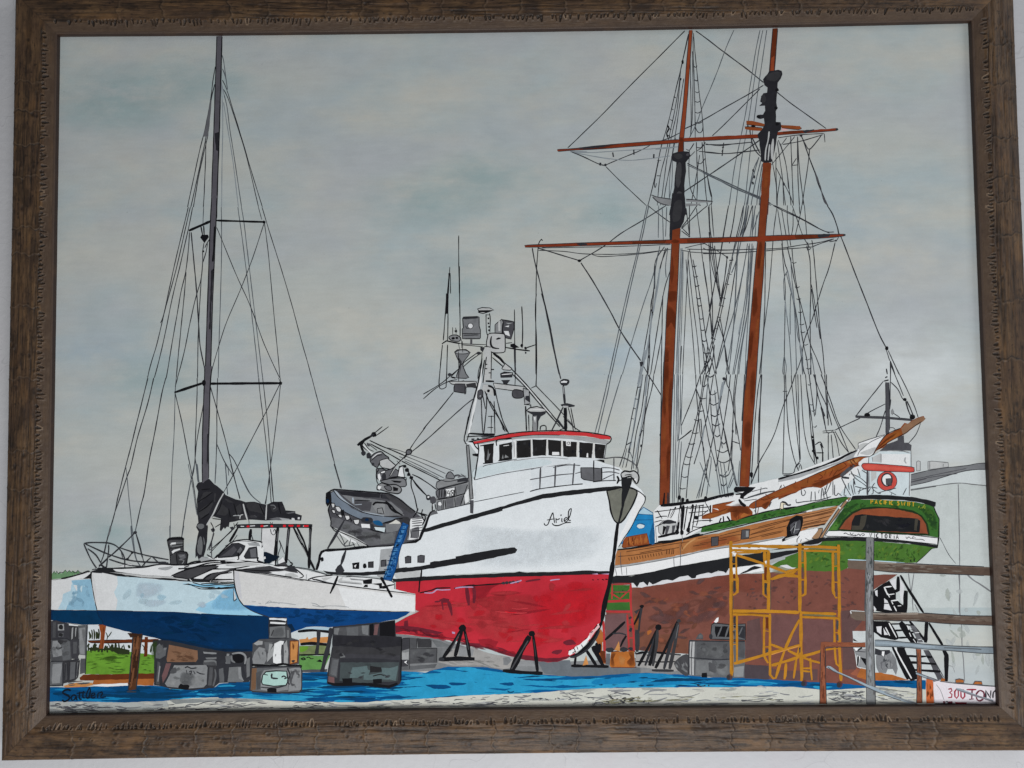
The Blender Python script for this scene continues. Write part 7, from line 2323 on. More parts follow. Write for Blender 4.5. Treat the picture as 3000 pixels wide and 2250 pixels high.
F0 mastgrey -2524,1423 47,0 -10,-307 -21,-570 -13,-472 -7,-263 -43,1 4,169 15,566 15,570
L10 ink 85 -2524,1404 -13,-287 -15,-570 -15,-566 -4,-169
L10 ink 85 -2479,1404 -10,-287 -21,-571 -11,-472 -8,-263
F0 blk2 -2525,793 19,19 -21,-512 -11,10
L10 ink 128 -2499,1164 -4,-162 -9,-133
F0 mastgrey -2572,0 61,-1 -15,-169 -9,-411 -1,-381 -51,1 0,381 11,411
L10 ink 85 -2572,-19 -4,-150 -11,-411 1,-372
L10 ink 96 -2513,-20 -13,-150 -9,-411 -3,-372
F0 blk2 -2550,-562 14,18 -1,-223 -13,-37
@ painted_trimaran spreader
L00 ink 213 -2712,1131 179,77
L00 ink 160 -2485,1214 409,-19
F1 ink -2074,1195 -2,-8 -7,-5 -8,1 -7,4 -2,8 2,8 7,5 8,0 7,-5
@ painted_trimaran spreader#2
L00 ink 213 -2822,-213 242,77
L00 ink 203 -2529,-144 591,-3
F1 ink -1932,-147 -3,-9 -7,-5 -10,0 -7,5 -3,9 3,9 7,5 9,0 8,-5
F1 ink -2562,-137 -3,-14 -8,-9 -11,0 -8,9 -3,15 3,14 8,9 10,0 9,-9
@ painted_trimaran sail_cover
F0 g130 -2501,-1232 77,-8 140,-22 -56,-10 -91,22
F0 blk2 -2531,-923 42,-42 78,-63 14,-28 84,-36 84,-25 70,3 98,-26 14,4 41,20 77,-1 28,-70 77,-7 0,-18 56,-18 -7,-41 -91,8 -97,-2 -98,-3 -147,9 -76,-6 -77,-13 -7,-42 -14,7 -14,-20 -14,14 -20,-35 -11,14 10,90 -63,22 -35,-35 -13,-27 3,-28 -6,-110 -10,-69 -14,-55 -20,-14 -21,-20 -14,41 -14,-20 -1,69 17,103 7,42 -18,34 7,28 10,7 -4,62 -11,125 10,69 -18,42 17,28 35,10
F1 g45 -2572,-1033 49,6 14,-14 -56,-41 -35,-34 7,41
F1 g45 -2488,-1048 14,7 -3,-63 -11,-7
F1 g45 -2606,-1179 69,48 42,13 -34,-75 -56,-55 -21,14
F1 g45 -2432,-1132 35,-21 28,-28 -27,-42 -56,8 -21,14
F1 g45 -2397,-1084 49,-21 14,-14 -42,7
F1 g45 -2313,-1161 42,27 7,-62 -35,-14
F1 g45 -2222,-1134 63,13 63,-36 14,-55 -56,14 -63,15
F1 g45 -2027,-1151 35,7 28,-28 -41,-27
F1 g45 -2285,-1217 56,-1 7,-34 -90,1
F1 g45 -2194,-1225 42,0 14,-14 -49,-7
F1 g80 -2611,-1407 20,14 11,-76 -10,-69 -28,14 -7,55
F1 g80 -2577,-1393 15,-35 -4,-34
F1 g80 -2626,-1296 49,6 7,-27 -35,-14
F0 g75 -2040,-1254 70,13 104,-15 -14,-10 -83,-3
F0 g130 -1956,-1248 83,-8 0,-10 -56,0
F0 g75 -1901,-1207 70,6 7,-7 -56,-7
F0 g170 -1855,-1249 24,-4 7,-14 -28,0
F0 g170 -1803,-1243 17,0 -3,-18 -14,1
L10 g130 74 -2333,-1227 48,3 14,-14
L10 g150 74 -2277,-1252 6,28 21,7
L10 g95 66 -2027,-1144 28,0 14,-21 -21,-10
L10 g60 64 -2159,-1225 21,-14
L11 ink 88 -2627,-1116 76,48 49,34
L11 ink 88 -2613,-1192 63,40 55,55
L11 ink 88 -2593,-1012 70,6
L11 ink 88 -2480,-1222 41,69 14,55
L11 ink 88 -2369,-1167 15,-70
L11 ink 88 -2327,-1126 28,-98
L11 ink 88 -2592,-1248 63,41
L11 ink 88 -2243,-1127 42,-98
L11 ink 88 -2117,-1136 42,-90
L11 ink 88 -1964,-1124 21,-90
L10 g150 108 -2411,-1042 -42,-76 -34,-76 -35,-62 -26,-44
L10 g150 116 -2250,-1131 14,-59 21,-69
L10 g150 108 -2058,-1140 -7,-121
L10 ink2 56 -2402,-1046 -42,-76 -35,-75
L10 ink2 56 -2240,-1131 15,-59 21,-69 3,-35
L10 ink2 56 -2286,-807 -56,-104 -69,-124
L10 rig 58 -2703,-802 36,-175 40,-243
L10 rig 58 -2651,-803 -27,-111 -27,-166 -26,-180
L10 rig 166 -2633,-803 15,-147
F0 mastgrey -2586,-804 51,0 1,-119 -32,-20 -10,-17 -11,10
L10 ink 64 -2588,-804 3,-142
L10 ink 64 -2534,-804 0,-115
L10 rig 58 -2472,-805 -10,-156
L10 rig 58 -2399,-806 12,-153 11,-94
L10 rig 58 -2307,-807 63,-154 57,-98 77,-66
L10 rig 58 -2402,-806 67,-84
L10 ink2 56 -2356,-806 42,-154 36,-132
L10 ink2 56 -2048,-810 14,-111 11,-195
L10 ink2 56 -2027,-810 11,-174 14,-132
L10 ink2 56 -2034,-921 -21,-132 -17,-80
L10 ink2 56 -1506,-816 31,-105 31,-94
L10 ink2 56 -1503,-816 21,-63
L10 ink 72 -2501,-1246 77,-11
L10 ink 72 -2515,-1283 22,-35
L10 ink 72 -2424,-1285 -55,-33
L10 ink 72 -2312,-1320 -42,-34 -166,-171
L10 ink 72 -2340,-1348 -180,-156
L10 ink 72 -2291,-1279 -35,-41
F0 ink2 -2514,-1332 21,14 14,-21 -14,-21 -14,4
F0 ink2 -2361,-1320 28,7 14,-21 -21,-14
L10 g60 96 -2490,-1360 -17,-69 -34,-75
L10 g60 96 -2507,-1429 1,-131
L10 ink 72 -2486,-1367 -14,-48 -27,-89
L10 ink 72 -2515,-1277 15,-27 14,-49
L10 ink 72 -2326,-1286 7,-34
L10 ink 72 -2030,-1282 11,-14
L10 ink 72 -2009,-1282 -3,-17
@ painted_trimaran arch
F0 g170 -2103,-1336 119,12 -7,-207 -14,-13 -69,28 -25,62
L00 ink2 272 -2305,-1310 202,-2 209,1 210,-4
L10 white2 88 -2193,-1311 41,3
L10 white2 88 -2082,-1313 35,4
L10 white2 88 -2270,-1312 28,-1
L10 white2 88 -1761,-1316 14,0
F1 redl2 -2219,-1308 20,1 -2,-18 -18,-1
F1 redl2 -2106,-1304 21,1 -2,-18 -19,-1
F1 redl2 -2024,-1307 17,1 -2,-18 -15,-1
F1 redl2 -1922,-1304 22,1 -2,-18 -20,-1
F1 redl2 -1873,-1302 36,1 -4,-18 -32,-1
F1 redl2 -1808,-1304 24,1 -3,-18 -21,-1
F1 redl2 -1751,-1308 36,1 -4,-18 -32,-1
L10 ink 72 -2312,-1301 209,3 419,-7
L10 ink 72 -2298,-1324 195,0 405,-3
L00 ink 208 -2291,-1321 -35,-61 -34,-55
L00 ink 240 -2186,-1336 -11,-89
L00 ink 272 -1965,-1324 -12,-111 -10,-151 -3,-41
L00 ink 240 -1873,-1318 -13,-118 -14,-178
L00 ink 224 -1698,-1313 -7,-166 -7,-179
L00 ink 176 -1838,-1326 42,-83 70,-132 42,-90 20,-41
L00 ink 144 -1810,-1326 56,-111 42,-124
L10 g75 72 -1876,-1339 -14,-138
L10 g75 72 -1963,-1352 -11,-83
L10 g75 72 -1702,-1341 -5,-152
L10 g110 58 -1803,-1388 35,-63
L10 g110 58 -1768,-1471 35,-70
L10 ink2 64 -2096,-1326 -6,-121 -14,-151
L10 ink2 64 -2172,-1405 14,-62
L10 ink2 64 -2179,-1384 21,-90
L10 ink2 64 -1953,-1428 42,-111
L10 ink2 64 -1956,-1435 14,-41 -21,-69 -7,-76
L10 ink2 64 -1886,-1580 35,-38
L10 ink2 64 -2099,-1454 18,-62
L10 ink2 64 -2395,-1471 56,34 41,54
L10 ink2 64 -2026,-1337 7,-35 21,-14 14,21 -7,27 -11,-20
L00 ink2 208 -2102,-1447 -7,-69 -14,-82
F0 navyblk -2085,-1523 25,3 62,-25 42,-10 4,-11 -25,-20 -34,-13 -21,-17 -42,0 -7,31 10,14 -10,14
F1 white -2066,-1570 -1,-6 -4,-4 -4,0 -3,4 -2,6 2,7 3,4 4,0 4,-4
F1 white2 -2083,-1530 -2,-16 -5,-10 -7,0 -6,10 -2,16 2,17 6,10 7,-1 5,-10
F0 ink2 -2729,-1516 21,0 10,-21 -10,-76 -20,-6
L00 ink 56 -2729,-1516 21,0 10,-21 -10,-76 -20,-6 -1,103
@ painted_trimaran deck
F0 white2 -3481,-1652 42,13 223,-2 139,8 160,23 189,-6 83,23 188,19 154,5 1,-199 -565,27 -278,30 -154,29 -182,16
F0 g170 -3508,-1666 -56,-40 15,-14 -154,1 90,34
F0 white2 -2450,-1567 139,12 181,-36 56,-28 250,-31 265,-64 152,-16 139,-1 208,-30 49,-28 -7,-41 104,-28 0,-35 -562,102 -250,37 -598,89 0,-82 -125,-20
L10 ink 104 -3439,-1642 153,1 209,6 160,23 189,-6 83,22 188,19 154,5
L10 ink2 72 -3481,-1652 28,6 42,-14
F1 g130 -2937,-1644 118,12 -48,-27 -56,4
F0 g170 -3265,-1627 83,27 35,-15 -83,-16
F0 g55 -2832,-1707 69,33 146,33 146,12 14,-14 -132,-53 -69,-31 -70,5 -55,7
L10 ink 88 -2832,-1707 76,33 146,40 146,5
L10 ink 88 -2818,-1711 90,-15 70,3 83,33 125,54
F0 g55 -2574,-1731 55,34 97,19 119,27 0,-14 -146,-40 -42,-41 -69,-6
L10 ink 80 -2567,-1731 48,34 111,19 105,23
L10 ink 80 -2505,-1752 56,47 83,27
L10 ink 88 -2777,-1650 118,9 126,33 153,9 77,-4
L10 ink 88 -2631,-1600 167,19 161,2
L10 ink 88 -2686,-1716 70,-28 111,-1
F0 black -2686,-1723 42,-7 111,-8 28,6 -14,-27 -139,2
F0 g130 -2394,-1623 91,13 0,-28 -77,5
F1 ink -2387,-1599 -3,-5 -9,-4 -11,0 -9,4 -4,6 4,5 9,4 11,-1 9,-3
L10 ink 72 -2498,-1745 91,2 105,2
L10 ink 72 -2512,-1756 105,-4 105,-5
L10 ink 192 -3477,-1666 164,-5 28,-11
F0 black -3488,-1666 63,20 28,13 28,7 14,-14 42,-7 28,-21 104,-15 105,-18 209,-13 181,-16 14,-24 -125,8 -84,8 -90,1 -63,15 -70,7 -55,-3 -28,14 -56,-6 -42,11 -28,10 -28,-3 -56,18 -77,4
F0 g150 -3341,-1671 126,-8 139,-19 209,-13 167,-25 0,-7 -167,19 -174,8 -132,19
L10 ink 88 -2728,-1623 139,23 125,12 167,9 98,-18 139,-16
L10 ink 88 -2728,-1660 111,26 118,12 119,13 181,12
L10 ink 88 -2728,-1640 41,13
L10 ink 88 -2679,-1726 90,50 91,20 160,2 146,22
L10 ink 88 -2498,-1739 160,-1
L10 ink 88 -2574,-1738 76,41 160,32
L10 ink 88 -2498,-1725 49,27 111,13
F0 g55 -2728,-1674 111,30 119,15 62,0 -118,-40 -76,-41 -56,-20 -42,4
F0 g55 -2560,-1738 55,41 153,39 42,3 -139,-43 -70,-40
F1 ink -2387,-1599 -4,-7 -13,-4 -15,0 -13,4 -5,8 5,7 13,4 15,0 13,-4
F0 g150 -2394,-1616 153,12 139,-15 70,6 -139,-19 -140,-6
F0 white2 -2555,-1580 35,27 42,-14 125,116 41,27 112,-1 98,-22 14,-152 -209,16
F0 white2 -2471,-1567 62,61 70,62 97,19 112,-8 35,-21 -7,-138 -181,16
F0 ink2 -2454,-1560 25,34 90,75 55,3 53,-22 -10,-31 -35,-47 -63,-10 -111,-6
L00 ink 72 -2454,-1560 25,34 90,75 55,3 53,-22 -10,-31 -35,-47 -63,-10 -111,-6 -4,4
F0 g60 -2395,-1526 70,54 28,-28 -42,-48 -97,-6
F0 g75 -2297,-1514 28,34 14,-20 -28,-41
F0 ink2 -2241,-1556 41,69 63,9 7,-93 -97,-2
L00 ink 72 -2241,-1556 41,69 63,9 7,-93 -97,-2 -14,17
F0 g75 -2193,-1501 49,13 7,-76 -49,1
L10 ink 88 -2471,-1567 62,68 70,58 97,20 42,-4
L10 ink 88 -2200,-1425 98,-15 7,-7
L10 ink 88 -2297,-1579 14,3 0,55
L10 ink3 50 -2339,-1434 97,2 112,-15
F0 g130 -2214,-1446 91,-1 14,-27 -91,7
L10 ink 128 -2290,-1528 7,-48
L10 ink 128 -2123,-1564 -7,-27 42,-15
F0 white2 -2102,-1495 21,20 0,-117 -21,0
F0 white2 -2025,-1613 34,20 1,-34
F0 white2 -1963,-1600 42,41 21,-55 -56,-14
F0 g55 -2004,-1634 97,33 21,-34 -77,-6
L10 ink 80 -1990,-1631 166,-12
L10 g150 74 -2150,-1646 34,10 49,3
F0 g130 -2610,-1572 27,20 91,-22 -97,-19
L10 ink 72 -2544,-1539 59,-35
L10 ink 72 -2485,-1574 28,34
F0 g55 -2324,-1661 174,15 118,12 104,-28 49,20 55,-8 28,-48 -69,14 -98,-5 -97,-6 -146,15
L10 ink 96 -2324,-1661 139,-19 125,-17
L10 ink 96 -2248,-1659 160,-15 167,12
L10 ink 96 -1823,-1657 69,-62 -35,-14
L10 ink 96 -1879,-1649 35,27 -21,14
F0 ink2 -1893,-1656 35,27 34,-21 14,-27 -55,0
F0 white2 -2032,-1682 125,6 125,-22 21,-21 -35,-17 -166,26
F1 g150 -1900,-1697 63,-1 41,-28 -97,1
L10 g130 99 -1730,-1706 -3,-41
L10 ink3 74 -1824,-1650 112,-15 153,-49
L10 ink 96 -1719,-1748 69,21 132,12
L10 ink 96 -1684,-1744 208,-47 277,-40 285,-38
L10 ink3 50 -1657,-1744 167,-47
L10 ink3 50 -1407,-1726 181,-13 152,-22 56,-21 0,-48
F0 g150 -1615,-1734 97,5 -69,-33
F0 g150 -1483,-1756 49,27 -7,-28 159,-22 0,-14 -180,23
L10 g110 74 -1379,-1744 111,-15 56,-7
L10 g110 74 -1372,-1751 174,-8
L10 g110 74 -1476,-1770 194,-19
F0 ink -1275,-1759 77,13 -1,-41 -69,1
F0 ink -1205,-1787 90,6 -4,-48 -17,4 -7,24
F0 ink -1268,-1814 14,21 21,0 3,-24
L10 ink 96 -1143,-1815 125,19
L10 ink 96 -1115,-1825 48,9
@ painted_trimaran main_hull
F0 hullw1 -3484,-1669 87,-5 154,-36 209,-12 167,-19 209,-16 356,-18 0,-27 131,-16 209,-111 70,-111 -409,13 -285,15 -278,20 -278,7 -293,9 -15,83 -22,96
F0 lblue -3274,-1703 129,-11 278,-27 209,-16 418,-26 139,-145 139,-111 -339,12 -285,15 -278,20 -418,15 13,82 -28,62 30,61
F1 lblue2 -3124,-1780 49,27 160,-15 7,-69 -131,-54 -77,15
F1 lblue2 -3081,-1904 202,5 0,-34 -125,-27
F0 lblue3 -2635,-1984 48,41 111,46 69,68 105,20 243,-188 28,-38 -270,9 -216,11
F1 lblue4 -2517,-1965 124,150 111,5 112,-158 -131,-26
F0 lblue4 -2741,-1770 431,-12 0,-34 -347,24
S1 lblue/lblue2/lblue5 9 421 1403 281 631 -0.3 0.6 -3271,-1723 613,-48 348,-59 1,-185 -952,44
F0 g170 -3484,-1680 32,-55 9,-110 8,-124 -21,69 -16,110
L10 ink 136 -3484,-1669 -6,-38 11,-83 19,-96 22,-90
L10 ink2 56 -3480,-1670 83,-7
F0 black -2741,-1777 42,6 69,-28 42,-11 70,3 69,-1 70,10 77,-4 0,-11 -126,-5 -90,-3 -84,7 -69,29
L10 ink 80 -2658,-1761 105,-25 104,6 147,-16
L10 ink 80 -2588,-1772 139,2 147,-12
L10 ink 80 -2699,-1771 111,-28 111,-2
F1 ink -2425,-1810 -3,-6 -9,-3 -10,0 -8,4 -3,5 3,6 8,3 10,0 9,-3
F0 navy -3810,-1968 375,-9 293,-8 278,-7 278,-20 285,-15 409,-16 -7,-160 -132,-26 -6,-55 -132,-39 -131,-6 -146,9 -138,11 -139,46 -139,35 -105,29 -174,39 -209,54 -41,14 -167,1 -140,19 -111,22
F0 navy -2489,-2027 451,-18 0,-143 -76,-34 -55,-20 -7,-54 -41,-20 -35,-10 -235,3
F0 navy2 -3796,-1979 348,-3 56,-69 8,-38 -174,2 -237,40
F1 navy3 -3351,-1990 695,-28 348,-45 0,-136 -347,17 -417,86 -209,30
F0 navyd -2967,-2199 243,-30 278,-64 146,-2 131,-8 -131,-26 -146,9 -208,36
S1 navy/navy3/navy2/navy3 46 702 1684 140 421 0.1 0.25 -3386,-1997 1077,-45 2,-266 -347,44 -487,121
L10 navyd 72 -3435,-1979 15,-45 28,-34 8,-34
L10 ink2 64 -3810,-1968 375,-9 293,-8
L10 navyd 64 -2586,-2013 285,-16 201,-7
@ painted_trimaran far_float
F0 hullw1 -3814,-1731 111,9 213,0 0,-13 19,-96 29,-144 -368,7
F0 lblue6 -3647,-1733 157,9 15,-93 33,-158 -250,6 13,37 69,47 -7,42 20,13 -1,55 -41,7
F0 lblue7 -3643,-1747 46,-83 -20,-61 -69,-48 -6,-30 -63,4 34,68 6,55 62,27
F0 lblue -3577,-1782 21,7 -3,-48 -13,-7
F0 lblue -3549,-1775 14,-7 -7,-7
F0 white2 -3633,-1706 139,37 3,-31 -10,-21 -195,-1
F0 black -3553,-1722 59,42 7,11 7,-52
L10 ink 96 -3731,-1720 98,21 83,23 35,14 17,-4
S1 lblue6/lblue8 14 281 842 210 491 1.2 0.5 -3632,-1774 139,32 30,-213 -208,-4
@ painted_trimaran near_float
F0 navyf -2247,-1947 146,-8 313,-21 381,-18 346,-17 146,-1 34,3 -41,-31 -70,-33 -166,-26 -249,-24 -139,-9 -118,8 -69,-6 -118,-40 -41,-34 -69,1 -70,69 -7,86 -104,38 -63,28
F1 navyf2 -1664,-2008 257,4 277,-16 -139,-54 -277,-31 -104,22
F1 navyf2 -2156,-1962 333,-20 28,-52 -236,23
F0 navyd -2003,-2121 152,19 28,-48 -48,-26 -77,7
S1 navyf/navyf2/navy3 44 421 1403 112 351 0.03 0.2 -2156,-1969 1095,-52 -208,-59 -346,-31 -277,51
F0 hullw2 -2324,-1665 111,-15 153,-17 209,-35 125,-22 250,-38 277,-39 285,-36 67,-14 -1,-137 -67,6 -146,3 -346,15 -381,18 -313,21 -142,9 -38,47 -25,69 -11,83
F0 hullw3 -2317,-1672 35,-7 14,-110 14,-110 -35,21 -21,76
F0 white2 -1476,-1811 562,-75 62,-7 -1,-117 -554,27
L10 g130 66 -2177,-1922 35,1
L10 g130 66 -2066,-1942 35,27 27,-14 84,-4 104,-15
L10 g130 66 -2059,-1935 69,9 42,-14
L10 g130 66 -1691,-1936 41,-10 35,-21 42,6 97,-1 90,-11
L10 g130 66 -1684,-1953 41,-11 56,-7
L10 g130 66 -2122,-1933 21,-2
L10 ink 72 -2324,-1665 111,-15 153,-17 209,-35 125,-22 250,-38 277,-39 285,-34
L10 ink 96 -2324,-1661 4,-86 14,-83 25,-69 38,-51
L10 ink2 72 -2243,-1950 59,-39 70,-31 76,-25
L10 ink3 50 -2241,-1680 181,-26 306,-51
L10 ink2 56 -2220,-1673 132,-18 237,-34
L10 ink 64 -2324,-1816 1,-89 7,-7 21,17
F0 g170 -2324,-1823 25,-69 -21,-17
L10 ink2 56 -1788,-1979 381,-18 346,-15 146,0
F0 ink2 -1500,-1674 24,34 21,14 14,-14 21,-42 -28,-27 -35,-6
L01 ink2 192 -1413,-1523 -35,-103
L01 ink 176 -1476,-1722 -28,-68 -35,-72
L10 ink 208 -1125,-1736 37,-66 52,-96
L10 ink 64 -1143,-1825 125,29
@ painted_trimaran pulpit
L10 ink2 96 -3550,-1438 52,7 84,-1 70,-5 56,-21 43,-45 28,-56 4,-76
L10 ink2 96 -3550,-1441 33,-73 35,-69 39,-56
L10 ink2 96 -3539,-1441 84,-39 98,-43 140,-46 140,-22 202,-6
L10 ink2 96 -3518,-1480 64,-49 42,-62 22,-42
L10 ink2 96 -3347,-1450 0,-52 -9,-69 -6,-62
L10 ink2 88 -3253,-1476 105,-35 140,-36 154,-30
L10 ink2 88 -3342,-1568 98,-32 98,-22 69,-7
L10 ink2 88 -3155,-1518 -20,-27 -17,-21
L10 ink2 88 -3001,-1558 -41,-37 -35,-41
L10 ink2 88 -2987,-1554 56,-53
L10 ink2 88 -3091,-1591 209,-13 21,7
L10 ink2 88 -3376,-1633 -36,28
L10 ink2 88 -3356,-1564 -42,-41 -27,-13
F1 ink -3143,-1518 -2,-4 -6,-3 -7,0 -6,3 -2,4 2,4 6,3 7,-1 5,-2
F1 ink -3181,-1566 -2,-4 -6,-3 -7,1 -5,2 -3,4 3,4 5,3 7,0 6,-3
L10 ink2 72 -3329,-1533 -69,-65 -27,-34
L10 ink2 72 -3245,-1503 14,-56
L10 ink2 72 -3425,-1612 35,-14
@ painted_trimaran deck_drum
F0 g55 -2866,-1432 14,28 108,2 7,-14 1,-86 7,-14 -28,-62 -27,-37 -56,0 -8,107
L00 ink 80 -2866,-1432 14,28 108,2 7,-14 1,-86 7,-14 -28,-62 -27,-37 -56,0 -8,107 -18,76
L10 ink 192 -2866,-1428 17,20 98,3 14,-14
F0 g80 -2841,-1432 97,-1 0,-34 -90,-13
F0 white2 -2845,-1449 14,10 35,3 -3,-17 -42,-10
F0 white2 -2830,-1508 17,14 52,10 0,-14 -45,-14 -14,-24
L10 ink 80 -2845,-1484 108,16
L10 ink 80 -2841,-1542 42,27
L10 ink 80 -2848,-1459 111,9
F0 g45 -2795,-1522 38,13 42,-7 14,-21 -7,-69 -20,-13 -56,4
L00 ink 72 -2795,-1522 38,13 42,-7 14,-21 -7,-69 -20,-13 -56,4 -11,93
F0 g75 -2778,-1536 56,6 7,-34 -42,-14
L10 g110 66 -2771,-1577 42,-4 -17,-28
L10 g110 66 -2764,-1550 35,7
L10 ink 96 -2840,-1618 139,-1
@ painted_keel_block -
F0 b60 -3809,-2061 42,7 104,-29 16,-123 -48,-6 -112,8
F0 b75 -3795,-2068 28,0 -2,-123 -24,0
F0 b150 -3752,-2085 51,-1 1,-48 -51,1
F1 b45 -3708,-2108 -3,-12 -9,-8 -11,1 -10,7 -3,12 3,12 9,8 11,-1 9,-7
F0 b95 -3748,-2157 45,3 -3,-31 -38,-3
F1 b45 -3709,-2170 -4,-8 -9,-5 -11,1 -9,5 -3,8 3,8 9,5 11,-1 9,-5
F0 white2 -3666,-2079 80,-15 -3,-7 -73,5
F0 b55 -3662,-2096 76,-5 10,-235 -69,-13 -9,143
F0 b150 -3638,-2117 11,7 -3,-89 -10,-7
F0 b150 -3610,-2114 14,3 -10,-68 -5,-7
F0 b95 -3589,-2101 76,7 -7,-243 -56,8
F0 b130 -3579,-2118 49,7 -4,-219 -35,7
F1 b110 -3558,-2125 32,-7 -16,-95
L10 ink2 96 -3513,-2094 -7,-243 -5,-149
F0 b75 -3807,-2204 139,2 21,-18 10,-156 -167,-6
F0 b130 -3793,-2218 63,6 23,-123 -77,-13 -15,69
F0 b95 -3730,-2225 76,6 9,-144 -62,-13
L10 ink2 128 -3764,-2266 14,-14 35,10
F1 b55 -3751,-2212 77,-7 -42,-27 -21,7
L10 ink2 80 -3807,-2206 132,4 25,-24
L10 ink2 112 -3804,-2382 146,2 83,13
F0 b60 -3647,-2213 70,6 -5,-156 -56,0
F0 b80 -3626,-2227 35,0 -6,-95 -27,0
F0 b95 -3811,-2388 104,2 3,-180 -107,-9
F0 b130 -3790,-2402 77,6 -12,-156 -69,-6
F0 b55 -3707,-2383 139,6 -12,-136 -20,-20 -101,-26
F0 b95 -3644,-2390 45,0 -9,-130 -41,-9
F0 b75 -3693,-2396 28,6 -5,-136 -27,-13
F0 b110 -3589,-2391 18,0 -16,-108 -10,-14
F0 b80 -3565,-2364 38,0 2,-109 -42,-13
L10 ink2 96 -3707,-2389 3,-170 -7,-17
L10 ink2 96 -3808,-2575 97,2
L10 ink2 96 -3651,-2390 -5,-136
L10 ink2 96 -3599,-2390 -5,-123
L10 ink2 96 -3572,-2377 -19,-122
L10 ink2 96 -3686,-2403 -5,-129
L10 ink2 96 -3672,-2390 9,-136
S1 b110/b130/b95 12 210 561 210 421 1.2 0.5 -3792,-2225 132,-1 2,-137 -132,2
@ painted_keel_block#1 -
F0 timber -3140,-2170 76,2 -16,-119 -16,-183 -15,-150 -62,-6 9,122 15,163
F0 timberd -3182,-2163 42,0 76,-8 -7,-27 -69,4 -21,-3 -11,20
S0 timberd/timberl 40 421 1263 56 140 1.65 0.06 -3140,-2184 62,0 -24,-293 -13,-129 -48,0 14,265
L10 ink2 88 -3140,-2184 -9,-157 -15,-163 -9,-122
L10 ink2 88 -3064,-2178 -16,-109 -16,-183 -15,-150
F1 waterdd -3191,-2619 97,3 7,-24 -97,1
L10 b60 96 -3184,-2629 76,-1
@ painted_keel_block#2 -
F0 ink2 -2980,-2220 132,-4 277,-61 195,-36 76,-1 2,-245 -139,2 -49,-41 -165,-15 -173,9 -63,21 -79,11 1,197
F0 b95 -2955,-2274 30,27 36,-42 24,0 -10,-54 -41,-27 -35,7
F1 b110 -2938,-2268 41,13 1,-61 -48,-27
F0 b110 -2890,-2282 28,0 -7,-14 -20,-6
F1 grassd2 -3001,-2267 62,47 -19,-150 -28,7
F0 plywood -2848,-2255 97,-18 139,-32 4,-68 -17,-27 -166,1 -70,1 -7,27
L00 ink2 64 -2848,-2255 97,-18 139,-32 4,-68 -17,-27 -166,1 -70,1 -7,27 20,116
S1 plywoodd/plywoodl 20 421 1122 112 281 0.1 0.3 -2841,-2262 222,-50 -13,-75 -222,3
F0 b75 -2937,-2390 21,-7 -5,-177 -28,0
F0 b130 -2926,-2424 10,-7 -13,-123 -7,7
F0 maroonp -2868,-2405 42,0 -34,-102 -34,-54 -7,55
F0 b130 -2805,-2419 263,1 14,-24 -6,-136 -28,-27 -131,-9 -166,19 -21,27 41,81
L00 ink2 96 -2805,-2419 263,1 14,-24 -6,-136 -28,-27 -131,-9 -166,19 -21,27 41,81 34,68
F1 b95 -2749,-2481 97,-7 35,-62 -48,-47 -84,21
F1 b150 -2791,-2426 69,-1 0,-27 -55,-26
F1 b150 -2666,-2529 69,20 42,-55 -97,-33
F1 b150 -2859,-2547 82,12 -13,-54 -69,8
F1 b75 -2826,-2453 35,14 7,-41 -48,-7
F1 ink -2769,-2596 20,27 21,-7 49,-7 -14,-34 -55,7
S1 b110/b130/b95 10 281 772 210 421 0.2 0.8 -2791,-2426 242,-2 1,-150 -290,3
L10 ink2 112 -2715,-2444 21,10 28,-14 44,3
L10 ink2 96 -2704,-2461 7,-34
L10 ink2 96 -2680,-2475 21,7 -14,-34
L10 ink2 96 -2646,-2468 14,-27
L10 ink2 96 -2621,-2475 31,-17 35,-4
F0 b55 -2528,-2429 69,0 -13,-163 -48,-6
F0 b80 -2514,-2442 27,-1 -13,-142 -27,0
F0 b130 -2570,-2316 145,-12 0,-10 -138,5
F0 b110 -2549,-2364 97,3 13,-14 -103,-2
F0 b75 -2570,-2401 111,9 14,-37 -118,8
L10 b110 144 -2563,-2394 90,2 21,-44
L10 b95 128 -2473,-2456 8,-55 -21,-81
L10 b95 112 -2425,-2375 -13,-68 -7,-88
F0 b110 -2445,-2457 28,0 -7,-95 -13,0
L10 b110 112 -2376,-2342 -14,-88
L10 b95 112 -2335,-2335 0,-61 36,-8
F0 ink2 -2460,-2320 291,3 1,-197 -28,-47 -262,-4
F0 b130 -2376,-2335 20,0 -20,-81 -10,6
L10 b110 128 -2338,-2349 3,-41 28,-14
L10 b130 144 -2335,-2335 69,6 42,-28 -7,-61
F1 ink -2328,-2349 76,6 7,-61 -62,0
F0 b95 -2387,-2355 45,6 -6,-68 -35,1
F0 b110 -2359,-2444 94,6 21,-122 -124,1 6,61
F0 b130 -2286,-2445 28,0 -7,-54 28,-55 -42,21
F0 b95 -2438,-2457 34,14 8,-116 -41,0
F0 b110 -2217,-2377 28,13 -3,-149 -24,-14
F0 b60 -2238,-2438 21,6 1,-102
@ painted_keel_block#3 -
F0 ink2 -2038,-2045 146,-5 7,-65 27,-28 7,-81 -187,2
F0 white2 -2031,-2052 139,-8 -4,-21 -135,15
F0 white2 -2024,-2083 128,-8 -10,-13 -121,8
L10 ink 96 -2031,-2072 69,-1 63,-11
F0 b110 -2031,-2124 128,6 4,-92 -132,1
F1 b95 -2003,-2141 83,13 7,-75 -104,1
F0 b75 -1899,-2115 38,-27 4,-76 -35,1
F0 b110 -1892,-2149 21,0 0,-62 -18,1
L10 ink 96 -2031,-2113 139,2
L10 b55 96 -2017,-2195 21,47
F0 b75 -2169,-2255 55,33 263,4 59,-14 4,-190 -76,-6 -304,9
